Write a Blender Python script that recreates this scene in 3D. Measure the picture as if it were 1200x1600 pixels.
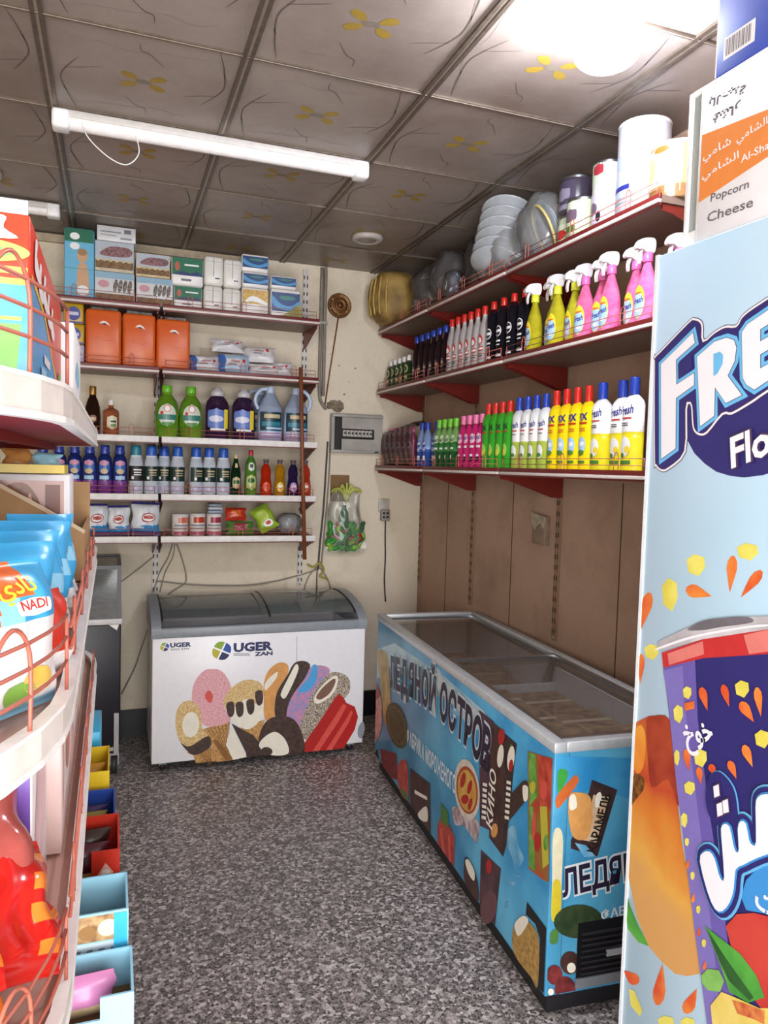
import bpy, bmesh, math, random
from mathutils import Vector, Matrix
from mathutils.geometry import tessellate_polygon
random.seed(11)
SC = bpy.context.scene
COL = SC.collection
for o in list(bpy.data.objects):
    bpy.data.objects.remove(o)

# ------------------------------------------------------------------ camera
CAMZ = 1.66
YAW, PITCH, ROLL, FPX = math.radians(20.023), math.radians(-3.454), math.radians(1.577), 1166.6
_f = Vector((math.sin(YAW)*math.cos(PITCH), math.cos(YAW)*math.cos(PITCH), math.sin(PITCH)))
_r0 = Vector((math.cos(YAW), -math.sin(YAW), 0))
_u0 = _r0.cross(_f)
_r = math.cos(ROLL)*_r0 + math.sin(ROLL)*_u0
_u = -math.sin(ROLL)*_r0 + math.cos(ROLL)*_u0
cd = bpy.data.cameras.new('camera')
cam = bpy.data.objects.new('camera', cd)
COL.objects.link(cam)
M = Matrix((_r, _u, -_f)).transposed().to_4x4()
M.translation = (0, 0, CAMZ)
cam.matrix_world = M
cd.sensor_fit = 'VERTICAL'
cd.sensor_height = 36.0
cd.lens = 36.0*FPX/1600.0
cd.clip_start = 0.02
SC.camera = cam

# ------------------------------------------------------------------ light and exposure
SC.view_settings.view_transform = 'Standard'
SC.view_settings.look = 'None'
SC.view_settings.gamma = 1.0
SC.view_settings.use_curve_mapping = False
SC.view_settings.exposure = 0.5
SC.cycles.use_denoising = True
SC.cycles.max_bounces = 10
SC.cycles.transparent_max_bounces = 24
SC.cycles.caustics_reflective = False
SC.cycles.caustics_refractive = False
w = bpy.data.worlds.new('daylight')
SC.world = w
w.use_nodes = True
bg = w.node_tree.nodes['Background']
bg.inputs[0].default_value = (0.80, 0.90, 1.0, 1)
bg.inputs[1].default_value = 2.0
# daylight coming in through the open shop front behind the camera
ld = bpy.data.lights.new('shop_front_daylight', 'AREA')
ld.shape = 'RECTANGLE'
ld.size = 2.9
ld.size_y = 2.3
ld.energy = 130
ld.color = (1.0, 0.97, 0.94)
lo = bpy.data.objects.new('shop_front_daylight', ld)
COL.objects.link(lo)
lo.location = (-0.45, -1.28, 1.3)
lo.rotation_euler = (math.radians(90), 0, 0)
LAMP_STRENGTH = 150.0

# ------------------------------------------------------------------ helpers
def ray(px, py):
    return (px-600)/FPX*_r - (py-800)/FPX*_u + _f

def atY(px, py, y):
    d = ray(px, py)
    return d*(y/d.y) + Vector((0, 0, CAMZ))

def atX(px, py, x):
    d = ray(px, py)
    return d*(x/d.x) + Vector((0, 0, CAMZ))

def lin(h):
    h = h.lstrip('#')
    out = []
    for i in (0, 2, 4):
        c = int(h[i:i+2], 16)/255
        out.append(c/12.92 if c <= .04045 else ((c+.055)/1.055)**2.4)
    return out

MATS = {}
def mat(name, hexc, rough=.5, metal=0.0, var=.06, scale=30, trans=0.0, alpha=1.0, emit=0.0, spec=.5, hex2=None, detail=3):
    if name in MATS:
        return MATS[name]
    m = bpy.data.materials.new(name)
    m.use_nodes = True
    nt = m.node_tree
    p = nt.nodes['Principled BSDF']
    c = lin(hexc)
    if var > 0 or hex2:
        tc = nt.nodes.new('ShaderNodeTexCoord')
        nz = nt.nodes.new('ShaderNodeTexNoise')
        nz.inputs['Scale'].default_value = scale
        nz.inputs['Detail'].default_value = detail
        nt.links.new(tc.outputs['Object'], nz.inputs['Vector'])
        rp = nt.nodes.new('ShaderNodeValToRGB')
        c2 = lin(hex2) if hex2 else [min(1, x*(1+var)) for x in c]
        c1 = c if hex2 else [x*(1-var) for x in c]
        rp.color_ramp.elements[0].position = .35
        rp.color_ramp.elements[1].position = .65
        rp.color_ramp.elements[0].color = (*c1, 1)
        rp.color_ramp.elements[1].color = (*c2, 1)
        nt.links.new(nz.outputs['Fac'], rp.inputs['Fac'])
        nt.links.new(rp.outputs['Color'], p.inputs['Base Color'])
    else:
        p.inputs['Base Color'].default_value = (*c, 1)
    p.inputs['Roughness'].default_value = rough
    p.inputs['Metallic'].default_value = metal
    p.inputs['Specular IOR Level'].default_value = spec
    p.inputs['Transmission Weight'].default_value = trans
    p.inputs['Alpha'].default_value = alpha
    if emit:
        p.inputs['Emission Color'].default_value = (*c, 1)
        p.inputs['Emission Strength'].default_value = emit
    MATS[name] = m
    return m

def clear_mat(name, hexc, body=.2, rough=.15, gloss=.9):
    """thin clear film or pane: mostly see-through, some body colour, glossy reflection at grazing angles"""
    if name in MATS:
        return MATS[name]
    m = bpy.data.materials.new(name)
    m.use_nodes = True
    nt = m.node_tree
    nt.nodes.remove(nt.nodes['Principled BSDF'])
    out = nt.nodes['Material Output']
    tr = nt.nodes.new('ShaderNodeBsdfTransparent')
    df = nt.nodes.new('ShaderNodeBsdfDiffuse')
    df.inputs['Color'].default_value = (*lin(hexc), 1)
    gl = nt.nodes.new('ShaderNodeBsdfGlossy')
    gl.inputs['Roughness'].default_value = rough
    nz = nt.nodes.new('ShaderNodeTexNoise')
    nz.inputs['Scale'].default_value = 18
    mr = nt.nodes.new('ShaderNodeMapRange')
    mr.inputs['To Min'].default_value = body*.6
    mr.inputs['To Max'].default_value = min(1, body*1.4)
    nt.links.new(nz.outputs['Fac'], mr.inputs['Value'])
    m1 = nt.nodes.new('ShaderNodeMixShader')
    nt.links.new(mr.outputs['Result'], m1.inputs['Fac'])
    nt.links.new(tr.outputs[0], m1.inputs[1])
    nt.links.new(df.outputs[0], m1.inputs[2])
    fr = nt.nodes.new('ShaderNodeFresnel')
    fr.inputs['IOR'].default_value = 1.45
    mu = nt.nodes.new('ShaderNodeMath')
    mu.operation = 'MULTIPLY'
    mu.inputs[1].default_value = gloss
    nt.links.new(fr.outputs[0], mu.inputs[0])
    m2 = nt.nodes.new('ShaderNodeMixShader')
    nt.links.new(mu.outputs[0], m2.inputs['Fac'])
    nt.links.new(m1.outputs[0], m2.inputs[1])
    nt.links.new(gl.outputs[0], m2.inputs[2])
    nt.links.new(m2.outputs[0], out.inputs['Surface'])
    MATS[name] = m
    return m

class MB:
    def __init__(s):
        s.v = []; s.f = []; s.fm = []; s.sm = []; s.mats = []; s.np = 0
        s.M = None
    def mi(s, m):
        if m not in s.mats:
            s.mats.append(m)
        return s.mats.index(m)
    def add(s, vs, fs, m, smooth=False):
        b = len(s.v)
        if s.M is not None:
            vs = [s.M @ Vector(v) for v in vs]
        s.v += [tuple(v) for v in vs]
        k = s.mi(m)
        for i, f in enumerate(fs):
            s.f.append(tuple(b+j for j in f))
            s.fm.append(k)
            s.sm.append(smooth)
        return s
    def box(s, x0, x1, y0, y1, z0, z1, m, bevel=0, seg=2):
        if bevel:
            bm = bmesh.new()
            bmesh.ops.create_cube(bm, size=1)
            for v in bm.verts:
                v.co = Vector((x0+(v.co.x+.5)*(x1-x0), y0+(v.co.y+.5)*(y1-y0), z0+(v.co.z+.5)*(z1-z0)))
            bmesh.ops.bevel(bm, geom=bm.edges[:], offset=bevel, segments=seg, affect='EDGES', profile=.5)
            bm.verts.index_update()
            s.add([v.co.copy() for v in bm.verts], [[v.index for v in f.verts] for f in bm.faces], m, True)
            bm.free()
            return s
        vs = [(x0,y0,z0),(x1,y0,z0),(x1,y1,z0),(x0,y1,z0),(x0,y0,z1),(x1,y0,z1),(x1,y1,z1),(x0,y1,z1)]
        return s.add(vs, [(0,3,2,1),(4,5,6,7),(0,1,5,4),(1,2,6,5),(2,3,7,6),(3,0,4,7)], m)
    def prism(s, pts, axis, a0, a1, m, smooth=False):
        """extrude a 2d outline: axis 'x' takes (y,z), 'y' takes (x,z), 'z' takes (x,y)"""
        n = len(pts)
        def P(p, a):
            return {'x': (a, p[0], p[1]), 'y': (p[0], a, p[1]), 'z': (p[0], p[1], a)}[axis]
        vs = [P(p, a0) for p in pts]+[P(p, a1) for p in pts]
        sides = [(i, (i+1) % n, n+(i+1) % n, n+i) for i in range(n)]
        s.add(vs, sides, m, smooth)
        tri = tessellate_polygon([[Vector((p[0], p[1], 0)) for p in pts]])
        s.add(vs, [tuple(t) for t in tri]+[tuple(n+i for i in t) for t in tri], m)
        return s
    def tube(s, pts, r, m, n=8, closed=False, rr=None):
        pts = [Vector(p) for p in pts]
        N = len(pts)
        vs = []; fs = []
        up = None
        for i, p in enumerate(pts):
            if closed:
                t = pts[(i+1) % N]-pts[i-1]
            else:
                t = pts[min(i+1, N-1)]-pts[max(i-1, 0)]
            t.normalize()
            if up is None:
                up = Vector((0, 0, 1)) if abs(t.z) < .9 else Vector((1, 0, 0))
            a = t.cross(up)
            if a.length < 1e-5:
                a = t.cross(Vector((0, 1, 0)))
            a.normalize()
            up = a.cross(t).normalized()
            R = rr[i] if rr else r
            for k in range(n):
                an = 2*math.pi*k/n
                vs.append(p+a*(R*math.cos(an))+up*(R*math.sin(an)))
        L = N if closed else N-1
        for i in range(L):
            j = (i+1) % N
            for k in range(n):
                fs.append((i*n+k, i*n+(k+1) % n, j*n+(k+1) % n, j*n+k))
        if not closed:
            fs.append(tuple(range(n-1, -1, -1)))
            fs.append(tuple((N-1)*n+k for k in range(n)))
        return s.add(vs, fs, m, True)
    def lathe(s, prof, m, n=20, sx=1, sy=1, cx=0, cy=0, cap=True, a0=0, a1=2*math.pi, smooth=True):
        full = abs(a1-a0-2*math.pi) < 1e-6
        K = n if full else n+1
        vs = []; fs = []
        for (r, z) in prof:
            for k in range(K):
                a = a0+(a1-a0)*k/n
                vs.append((cx+r*sx*math.cos(a), cy+r*sy*math.sin(a), z))
        for i in range(len(prof)-1):
            for k in range(n):
                k2 = (k+1) % K
                fs.append((i*K+k, i*K+k2, (i+1)*K+k2, (i+1)*K+k))
        s.add(vs, fs, m, smooth)
        if full and cap:
            b = []
            if prof[0][0] > 1e-6:
                b.append(tuple(range(K-1, -1, -1)))
            if prof[-1][0] > 1e-6:
                b.append(tuple((len(prof)-1)*K+k for k in range(K)))
            if b:
                s.add(vs, b, m)
        return s
    def grid(s, fn, nu, nv, mfn, smooth=True):
        vs = [fn(i/nu, j/nv) for j in range(nv+1) for i in range(nu+1)]
        by = {}
        for j in range(nv):
            for i in range(nu):
                q = (j*(nu+1)+i, j*(nu+1)+i+1, (j+1)*(nu+1)+i+1, (j+1)*(nu+1)+i)
                mm = mfn((i+.5)/nu, (j+.5)/nv) if callable(mfn) else mfn
                by.setdefault(mm, []).append(q)
        b = len(s.v)
        if s.M is not None:
            vs = [s.M @ Vector(v) for v in vs]
        s.v += [tuple(v) for v in vs]
        for mm, qs in by.items():
            k = s.mi(mm)
            for q in qs:
                s.f.append(tuple(b+x for x in q)); s.fm.append(k); s.sm.append(smooth)
        return s
    # flat print on a surface
    def poly(s, fr, pts, m, layer=1):
        tri = tessellate_polygon([[Vector((p[0], p[1], 0)) for p in pts]])
        s.np += 1
        vs = [fr.pt(p[0], p[1], layer*LAY+(s.np % 20)*2e-5) for p in pts]
        fs = []
        for t in tri:
            a, b, c = (pts[i] for i in t)
            area = (b[0]-a[0])*(c[1]-a[1])-(b[1]-a[1])*(c[0]-a[0])
            fs.append(tuple(t) if area > 0 else (t[0], t[2], t[1]))
        return s.add(vs, fs, m)
    def ppoly(s, fr, pxpts, m, layer=1, smooth=0):
        pts = [fr.px(*p) for p in pxpts]
        if smooth:
            pts = spline(pts, smooth)
        return s.poly(fr, pts, m, layer)
    def text(s, fr, t, a, b, h, m, layer=2, bold=0.0, shear=0.0, width=None, rot=0.0, align='l', fn=None):
        vs, fs, W = glyphs(t, bold)
        k = h/.73
        kx = width/W if width else k
        off = {'l': 0, 'c': -W*kx/2, 'r': -W*kx}[align]
        ca, sa = math.cos(rot), math.sin(rot)
        out = []
        for (x, y) in vs:
            X = x*kx+off+shear*y*k; Y = y*k
            p = (a+X*ca-Y*sa, b+X*sa+Y*ca)
            if fn:
                p = fn(X, Y)
            out.append(fr.pt(p[0], p[1], layer*LAY))
        return s.add(out, fs, m)
    def stroke(s, fr, pts, wd, m, layer, closed=True):
        """outline drawn with a round pen"""
        N = len(pts)
        h = layer*LAY
        for i in range(N if closed else N-1):
            a, b = Vector(pts[i]), Vector(pts[(i+1) % N])
            h += 5e-6
            if (b-a).length > 1e-7:
                t = (b-a).normalized(); n = Vector((-t.y, t.x))*wd
                q = [a-n, b-n, b+n, a+n]
                s.add([fr.pt(v.x, v.y, h) for v in q], [(0, 1, 2, 3)], m)
            h += 5e-6
            s.add([fr.pt(x, y, h) for x, y in ell(b.x, b.y, wd, wd, 0, 10)], [tuple(range(10))], m)
        return s
    def mesh(s, name):
        me = bpy.data.meshes.new(name)
        me.from_pydata(s.v, [], s.f)
        for m in s.mats:
            me.materials.append(m)
        me.polygons.foreach_set('material_index', s.fm)
        me.polygons.foreach_set('use_smooth', s.sm)
        me.update()
        return me
LAY = .0005

_GL = {}
def glyphs(t, bold=0.0):
    key = (t, bold)
    if key not in _GL:
        c = bpy.data.curves.new('lettering', 'FONT')
        c.body = t
        c.offset = bold
        c.resolution_u = 2
        o = bpy.data.objects.new('lettering', c)
        me = bpy.data.meshes.new_from_object(o)
        vs = [(v.co.x, v.co.y) for v in me.vertices]
        fs = [tuple(p.vertices) for p in me.polygons]
        bpy.data.objects.remove(o); bpy.data.curves.remove(c); bpy.data.meshes.remove(me)
        x0 = min((v[0] for v in vs), default=0); x1 = max((v[0] for v in vs), default=1)
        vs = [(v[0]-x0, v[1]) for v in vs]
        _GL[key] = (vs, fs, x1-x0)
    return _GL[key]

class Frame:
    """a flat face in the shop: origin, right, up; n points out of the face"""
    def __init__(s, o, u, v):
        s.o = Vector(o); s.u = Vector(u).normalized(); s.v = Vector(v).normalized()
        s.n = s.u.cross(s.v)
    def pt(s, a, b, h=0):
        return s.o+s.u*a+s.v*b+s.n*h
    def px(s, x, y):
        d = ray(x, y)
        c = Vector((0, 0, CAMZ))
        t = (s.o-c).dot(s.n)/d.dot(s.n)
        p = c+d*t-s.o
        return (p.dot(s.u), p.dot(s.v))

def spline(pts, n=5, closed=True):
    P = [Vector(p) for p in pts]
    N = len(P)
    out = []
    for i in range(N if closed else N-1):
        if closed:
            a, b, c, d = P[i-1], P[i], P[(i+1) % N], P[(i+2) % N]
        else:
            a, b, c, d = P[max(i-1, 0)], P[i], P[i+1], P[min(i+2, N-1)]
        for k in range(n):
            t = k/n
            out.append(.5*((2*b)+(c-a)*t+(2*a-5*b+4*c-d)*t*t+(3*b-a-3*c+d)*t**3))
    if not closed:
        out.append(P[-1])
    return [tuple(p) for p in out]

def ell(cx, cy, rx, ry, rot=0, n=28):
    c, s_ = math.cos(rot), math.sin(rot)
    return [(cx+rx*math.cos(a)*c-ry*math.sin(a)*s_, cy+rx*math.cos(a)*s_+ry*math.sin(a)*c) for a in (2*math.pi*k/n for k in range(n))]

def inset(pts, d):
    """move an outline inwards (d>0) or outwards (d<0)"""
    N = len(pts)
    ar = sum(pts[i][0]*pts[(i+1) % N][1]-pts[(i+1) % N][0]*pts[i][1] for i in range(N))
    sg = 1 if ar > 0 else -1
    out = []
    for i in range(N):
        a, b, c = Vector(pts[i-1]), Vector(pts[i]), Vector(pts[(i+1) % N])
        e1 = (b-a); e2 = (c-b)
        if e1.length < 1e-9 or e2.length < 1e-9:
            out.append(tuple(b)); continue
        n1 = Vector((-e1.y, e1.x)).normalized()*sg; n2 = Vector((-e2.y, e2.x)).normalized()*sg
        n = n1+n2
        if n.length < 1e-6:
            n = n1
        n.normalize()
        k = d/max(.45, n.dot(n1))
        out.append((b.x+n.x*k, b.y+n.y*k))
    return out

def obj(name, mb, parent=None):
    me = mb.mesh(name) if isinstance(mb, MB) else mb
    o = bpy.data.objects.new(name, me)
    COL.objects.link(o)
    if parent is not None:
        o.parent = parent
    return o

def struct(name, mb, parent=None):
    o = obj(name, mb, parent)
    if parent is None:
        o['kind'] = 'structure'
    return o

def tag(o, label, cat, group=None):
    o['label'] = label
    o['category'] = cat
    if group:
        o['group'] = group
    return o

def thing(name, label, cat, loc=(0, 0, 0), rotz=0.0, group=None, rot=None):
    o = bpy.data.objects.new(name, None)
    COL.objects.link(o)
    o.location = loc
    o.rotation_euler = rot if rot else (0, 0, rotz)
    o.empty_display_size = .05
    return tag(o, label, cat, group)

def dup(root, loc, rotz=0.0, label=None, group=None, rot=None):
    r = root.copy()
    COL.objects.link(r)
    r.location = loc
    r.rotation_euler = rot if rot else (0, 0, rotz)
    if label:
        r['label'] = label
    if group:
        r['group'] = group
    for ch in list(root.children):
        c = ch.copy(); COL.objects.link(c); c.parent = r
        for g in list(ch.children):
            d = g.copy(); COL.objects.link(d); d.parent = c
    return r

ORD = ['first', 'second', 'third', 'fourth', 'fifth', 'sixth', 'seventh', 'eighth', 'ninth', 'tenth']
PI = math.pi
XR, YB, ZC = 1.95, 4.65, 2.91

# shared materials
white = mat('white_plastic', 'ece9e6', .35)
black = mat('black_plastic', '121114', .4)
coral = mat('coral_wire', 'b0614f', .4)
maroon = mat('maroon_enamel', '6a1f1c', .4)
redmet = mat('red_enamel', '6e1c14', .4)
palelip = mat('pale_lip', 'd9cfc8', .4)
whitelip = mat('white_lip', 'e6e2de', .4)
alum = mat('pale_aluminium', 'c6c8ca', .38, .35)
chrome = mat('brushed_steel', 'b9bcc0', .28, 1.0)
# ================================================================== room shell
def dirty(name, base, stain, sc=2.2, lo=.50, hi=.78, rough=.8, bump=0.0, fine=.06):
    m = bpy.data.materials.new(name)
    m.use_nodes = True
    nt = m.node_tree
    p = nt.nodes['Principled BSDF']
    tc = nt.nodes.new('ShaderNodeTexCoord')
    n1 = nt.nodes.new('ShaderNodeTexNoise')
    n1.inputs['Scale'].default_value = sc
    n1.inputs['Detail'].default_value = 7
    n1.inputs['Roughness'].default_value = .62
    n2 = nt.nodes.new('ShaderNodeTexNoise')
    n2.inputs['Scale'].default_value = 45
    nt.links.new(tc.outputs['Object'], n1.inputs['Vector'])
    nt.links.new(tc.outputs['Object'], n2.inputs['Vector'])
    r = nt.nodes.new('ShaderNodeValToRGB')
    r.color_ramp.elements[0].position = lo
    r.color_ramp.elements[1].position = hi
    r.color_ramp.elements[0].color = (*lin(base), 1)
    r.color_ramp.elements[1].color = (*lin(stain), 1)
    nt.links.new(n1.outputs['Fac'], r.inputs['Fac'])
    hs = nt.nodes.new('ShaderNodeHueSaturation')
    mr = nt.nodes.new('ShaderNodeMapRange')
    mr.inputs['To Min'].default_value = 1-fine
    mr.inputs['To Max'].default_value = 1+fine
    nt.links.new(n2.outputs['Fac'], mr.inputs['Value'])
    nt.links.new(mr.outputs['Result'], hs.inputs['Value'])
    nt.links.new(r.outputs['Color'], hs.inputs['Color'])
    nt.links.new(hs.outputs['Color'], p.inputs['Base Color'])
    p.inputs['Roughness'].default_value = rough
    return m

# terrazzo
tz = bpy.data.materials.new('terrazzo')
tz.use_nodes = True
nt = tz.node_tree
p = nt.nodes['Principled BSDF']
tc = nt.nodes.new('ShaderNodeTexCoord')
vo = nt.nodes.new('ShaderNodeTexVoronoi')
vo.inputs['Scale'].default_value = 85
nt.links.new(tc.outputs['Object'], vo.inputs['Vector'])
sp = nt.nodes.new('ShaderNodeSeparateColor')
nt.links.new(vo.outputs['Color'], sp.inputs[0])
r1 = nt.nodes.new('ShaderNodeValToRGB')
r1.color_ramp.interpolation = 'CONSTANT'
els = r1.color_ramp.elements
els[0].position = 0; els[0].color = (*lin('2c2729'), 1)
els[1].position = .22; els[1].color = (*lin('5a5151'), 1)
for pos, c in ((.42, '7d7371'), (.60, 'a39a97'), (.76, 'beb6b3'), (.90, 'dfd8d4')):
    e = els.new(pos); e.color = (*lin(c), 1)
nt.links.new(sp.outputs[0], r1.inputs['Fac'])
nz = nt.nodes.new('ShaderNodeTexNoise')
nz.inputs['Scale'].default_value = 140
nz.inputs['Detail'].default_value = 4
nt.links.new(tc.outputs['Object'], nz.inputs['Vector'])
r2 = nt.nodes.new('ShaderNodeValToRGB')
r2.color_ramp.elements[0].position = .4; r2.color_ramp.elements[0].color = (*lin('3a3435'), 1)
r2.color_ramp.elements[1].position = .62; r2.color_ramp.elements[1].color = (*lin('cdc5c1'), 1)
nt.links.new(nz.outputs['Fac'], r2.inputs['Fac'])
mx = nt.nodes.new('ShaderNodeMix')
mx.data_type = 'RGBA'
mx.inputs['Factor'].default_value = .36
nt.links.new(r1.outputs['Color'], mx.inputs['A'])
nt.links.new(r2.outputs['Color'], mx.inputs['B'])
nt.links.new(mx.outputs['Result'], p.inputs['Base Color'])
p.inputs['Roughness'].default_value = .42

cream = dirty('cream_wall_paint', 'e0d3bd', 'a9977f', 1.7, .52, .85)
tan = dirty('tan_wall_paint', 'b0907a', '7f6452', 2.0, .48, .85)
XL, YF = -2.2, -1.3
struct('floor', MB().box(XL, XR, YF, YB, -.1, 0, tz))
struct('wall_back', MB().box(XL, XR+.1, YB, YB+.1, 0, ZC+.1, cream))
wr = MB()
wr.box(XR, XR+.1, YF, YB, 0, ZC+.1, tan)
gapm = mat('panel_joint', '4a382b', .8)
for y in (1.9, 2.52, 3.4, 4.2):
    wr.box(XR-.0012, XR, y-.003, y+.003, 0, 1.62, gapm)
struct('wall_right', wr)
struct('wall_left', MB().box(XL-.1, XL, YF, YB, 0, ZC+.1, cream))
wf = MB()
wf.box(XL-.1, -1.95, YF-.1, YF, 0, ZC+.1, cream)
wf.box(1.05, XR+.1, YF-.1, YF, 0, ZC+.1, cream)
wf.box(-1.95, 1.05, YF-.1, YF, 2.5, ZC+.1, cream)
struct('wall_front', wf)
blk = mat('black_skirting', '17151a', .35, var=.1)
struct('baseboard_back', MB().box(XL, XR, YB-.018, YB, 0, .165, blk))
struct('baseboard_right', MB().box(XR-.018, XR, YF, YB-.018, 0, .165, blk))

# ceiling of printed panels in a metal grid
tile = dirty('printed_ceiling_panel', '988b82', '66544a', 1.1, .42, .78, .40)
vein = mat('ceiling_print_vein', '5f554d', .5)
vein2 = mat('ceiling_print_faint', '8d8078', .5)
petal = mat('ceiling_print_yellow', '9a7f32', .5)
core = mat('ceiling_print_heart', '7e7266', .5)
GX, GY = .385, 2.385
TX, TY = .593, .597
ce = MB()
ce.box(XL-.1, XR+.1, YF-.1, YB+.1, ZC, ZC+.06, tile)
random.seed(5)
CURVES = [
    ([(.14, .97), (.10, .82), (.02+.05, .62), (.10, .50), (.17, .36)], .011, 1),
    ([(.09, .50), (.17, .47), (.28, .42)], .007, 1),
    ([(.03, .93), (.22, .86), (.42, .84), (.58, .80), (.72, .84), (.83, .78)], .005, 2),
    ([(.40, .70), (.47, .80), (.52, .83), (.53, .90)], .008, 1),
    ([(.97, .90), (.93, .62), (.97, .45), (.90, .22), (.86, .08)], .006, 2),
]
def ribbon(mb, pts, wd, m, z):
    pts = spline(pts, 6, False)
    N = len(pts)
    vs = []
    for i, p in enumerate(pts):
        a = Vector(pts[max(i-1, 0)]); b = Vector(pts[min(i+1, N-1)])
        t = (b-a).normalized()
        n = Vector((-t.y, t.x))
        k = wd*.5*(1-abs(2*i/(N-1)-1)**3*.75)
        vs.append((p[0]+n.x*k, p[1]+n.y*k, z)); vs.append((p[0]-n.x*k, p[1]-n.y*k, z))
    mb.add(vs, [(2*i, 2*i+1, 2*i+3, 2*i+2) for i in range(N-1)], m)
for i in range(-5, 4):
    for j in range(-7, 4):
        x0, y0 = GX+TX*i, GY+TY*j
        x1, y1 = x0+TX, y0+TY
        if x1 < XL or x0 > XR-.02 or y1 < YF or y0 > YB-.02:
            continue
        z = ZC-.0006
        for pts, wd, kk in CURVES:
            for fl in (0, 1):
                q = []
                for (a, b) in pts:
                    if fl:
                        a, b = 1-a, 1-b
                    q.append((x0+a*TX, y0+b*TY))
                if max(a for a, b in q) > XR-.005 or max(b for a, b in q) > YB-.005 or min(a for a, b in q) < XL:
                    continue
                ribbon(ce, q, wd*TX*.8, vein if kk == 1 else vein2, z)
        cx, cy = x0+TX/2, y0+TY/2
        if cx > XR-.12 or cy > YB-.1:
            continue
        for sx in (-1, 1):
            for sy in (-1, 1):
                q = [(cx+sx*.020, cy+sy*.010), (cx+sx*.030, cy+sy*.040), (cx+sx*.058, cy+sy*.052), (cx+sx*.072, cy+sy*.034), (cx+sx*.050, cy+sy*.012)]
                q = spline(q, 4)
                ce.add([(a, b, z) for a, b in q], [tuple(range(len(q)))], petal)
        q = ell(cx, cy, .026, .014)
        ce.add([(a, b, z-.0002) for a, b in q], [tuple(range(len(q)))], core)
struct('ceiling', ce)
bar = mat('aged_grid_metal', '6b5e52', .4, .5, var=.15)
barl = mat('grid_metal_edge', 'a99b8c', .35, .4)
g = MB()
for i in range(-5, 4):
    x = GX+TX*i
    if XL < x < XR:
        g.box(x-.017, x-.005, YF, YB, ZC-.008, ZC, bar)
        g.box(x+.005, x+.017, YF, YB, ZC-.008, ZC, bar)
        g.box(x-.005, x+.005, YF, YB, ZC-.005, ZC, barl)
for j in range(-7, 4):
    y = GY+TY*j
    if YF < y < YB:
        g.box(XL, XR, y-.008, y+.008, ZC-.006, ZC, bar)
        g.box(XL, XR, y-.002, y+.002, ZC-.0075, ZC-.006, barl)
struct('trim_1', g)
molding = mat('cream_cornice', 'b9a78d', .6, var=.12)
struct('trim_2', MB().box(XL, .83, YB-.03, YB, ZC-.05, ZC-.008, molding))

# lamps
lampw = mat('white_lamp_plastic', 'f0efee', .35)
glow = mat('lit_lamp_diffuser', 'eaf1ff', .4, emit=LAMP_STRENGTH, var=0)
t = thing('ceiling_lamp', 'glowing round white lamp on the ceiling near the right shelves', 'lamp', (1.225, 1.735, ZC))
obj('lamp_base', MB().lathe([(.0, -.001), (.05, -.001), (.05, -.02), (.02, -.026), (.02, -.06), (.0, -.06)], lampw, 24), t)
obj('lamp_diffuser', MB().lathe(spline([(.0, -.058), (.04, -.062), (.078, -.085), (.092, -.120), (.078, -.155), (.04, -.176), (.0, -.182)], 3, False), glow, 28), t)
t = thing('tube_lamp', 'long unlit white tube lamp across the ceiling panels', 'lamp', (.384, 3.0, ZC-.008))
L = .595
obj('tube_housing', MB().box(-L+.04, L-.04, -.03, .03, -.028, 0, mat('tube_housing_metal', 'c9c4bf', .4), .006), t)
mb = MB(); mb.M = Matrix.Rotation(PI/2, 4, 'Y')
mb.lathe([(.027, -L+.05), (.027, L-.05)], mat('tube_diffuser_milky', 'efe9e6', .3), 18, cx=.036)
obj('tube_diffuser', mb, t)
for sx in (-1, 1):
    obj('end_cap', MB().box(sx*(L-.03)-.03, sx*(L-.03)+.03, -.036, .036, -.068, -.0, lampw, .012), t)
obj('loose_wire', MB().tube(spline([(-.50, -.02, -.03), (-.47, -.05, -.10), (-.40, -.06, -.16), (-.34, -.05, -.17), (-.30, -.04, -.12), (-.31, -.02, -.05)], 6, False), .0022, white, 6), t)
t = thing('tube_lamp', 'white tube lamp on the ceiling above the noodle cartons', 'lamp', (-.80, 4.10, ZC-.008))
obj('tube_housing', MB().box(-.5, .55, -.03, .03, -.028, 0, mat('tube_housing_metal', 'c9c4bf'), .006), t)
mb = MB(); mb.M = Matrix.Rotation(PI/2, 4, 'Y')
mb.lathe([(.024, -.5), (.024, .5)], MATS['tube_diffuser_milky'], 16, cx=.034)
obj('tube_diffuser', mb, t)
obj('end_cap', MB().box(.49, .55, -.034, .034, -.064, 0, lampw, .01), t)
for (x, y, lab) in ((1.30, 3.95, 'small round unlit downlight in the dark ceiling corner above the goods bags'), (-.55, 3.77, 'small round unlit downlight at the ceiling edge near the tube lamp')):
    t = thing('downlight', lab, 'lamp', (x, y, ZC), group='round downlights')
    obj('trim_ring', MB().lathe([(.05, -.001), (.088, -.001), (.083, -.02), (.062, -.026), (.05, -.02)], mat('downlight_ring', 'b4aaa2', .35), 26, cap=False), t)
    obj('lens', MB().lathe([(.0, -.022), (.045, -.021), (.06, -.014)], mat('downlight_lens', '8c8480', .3), 24, cap=False), t)
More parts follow.
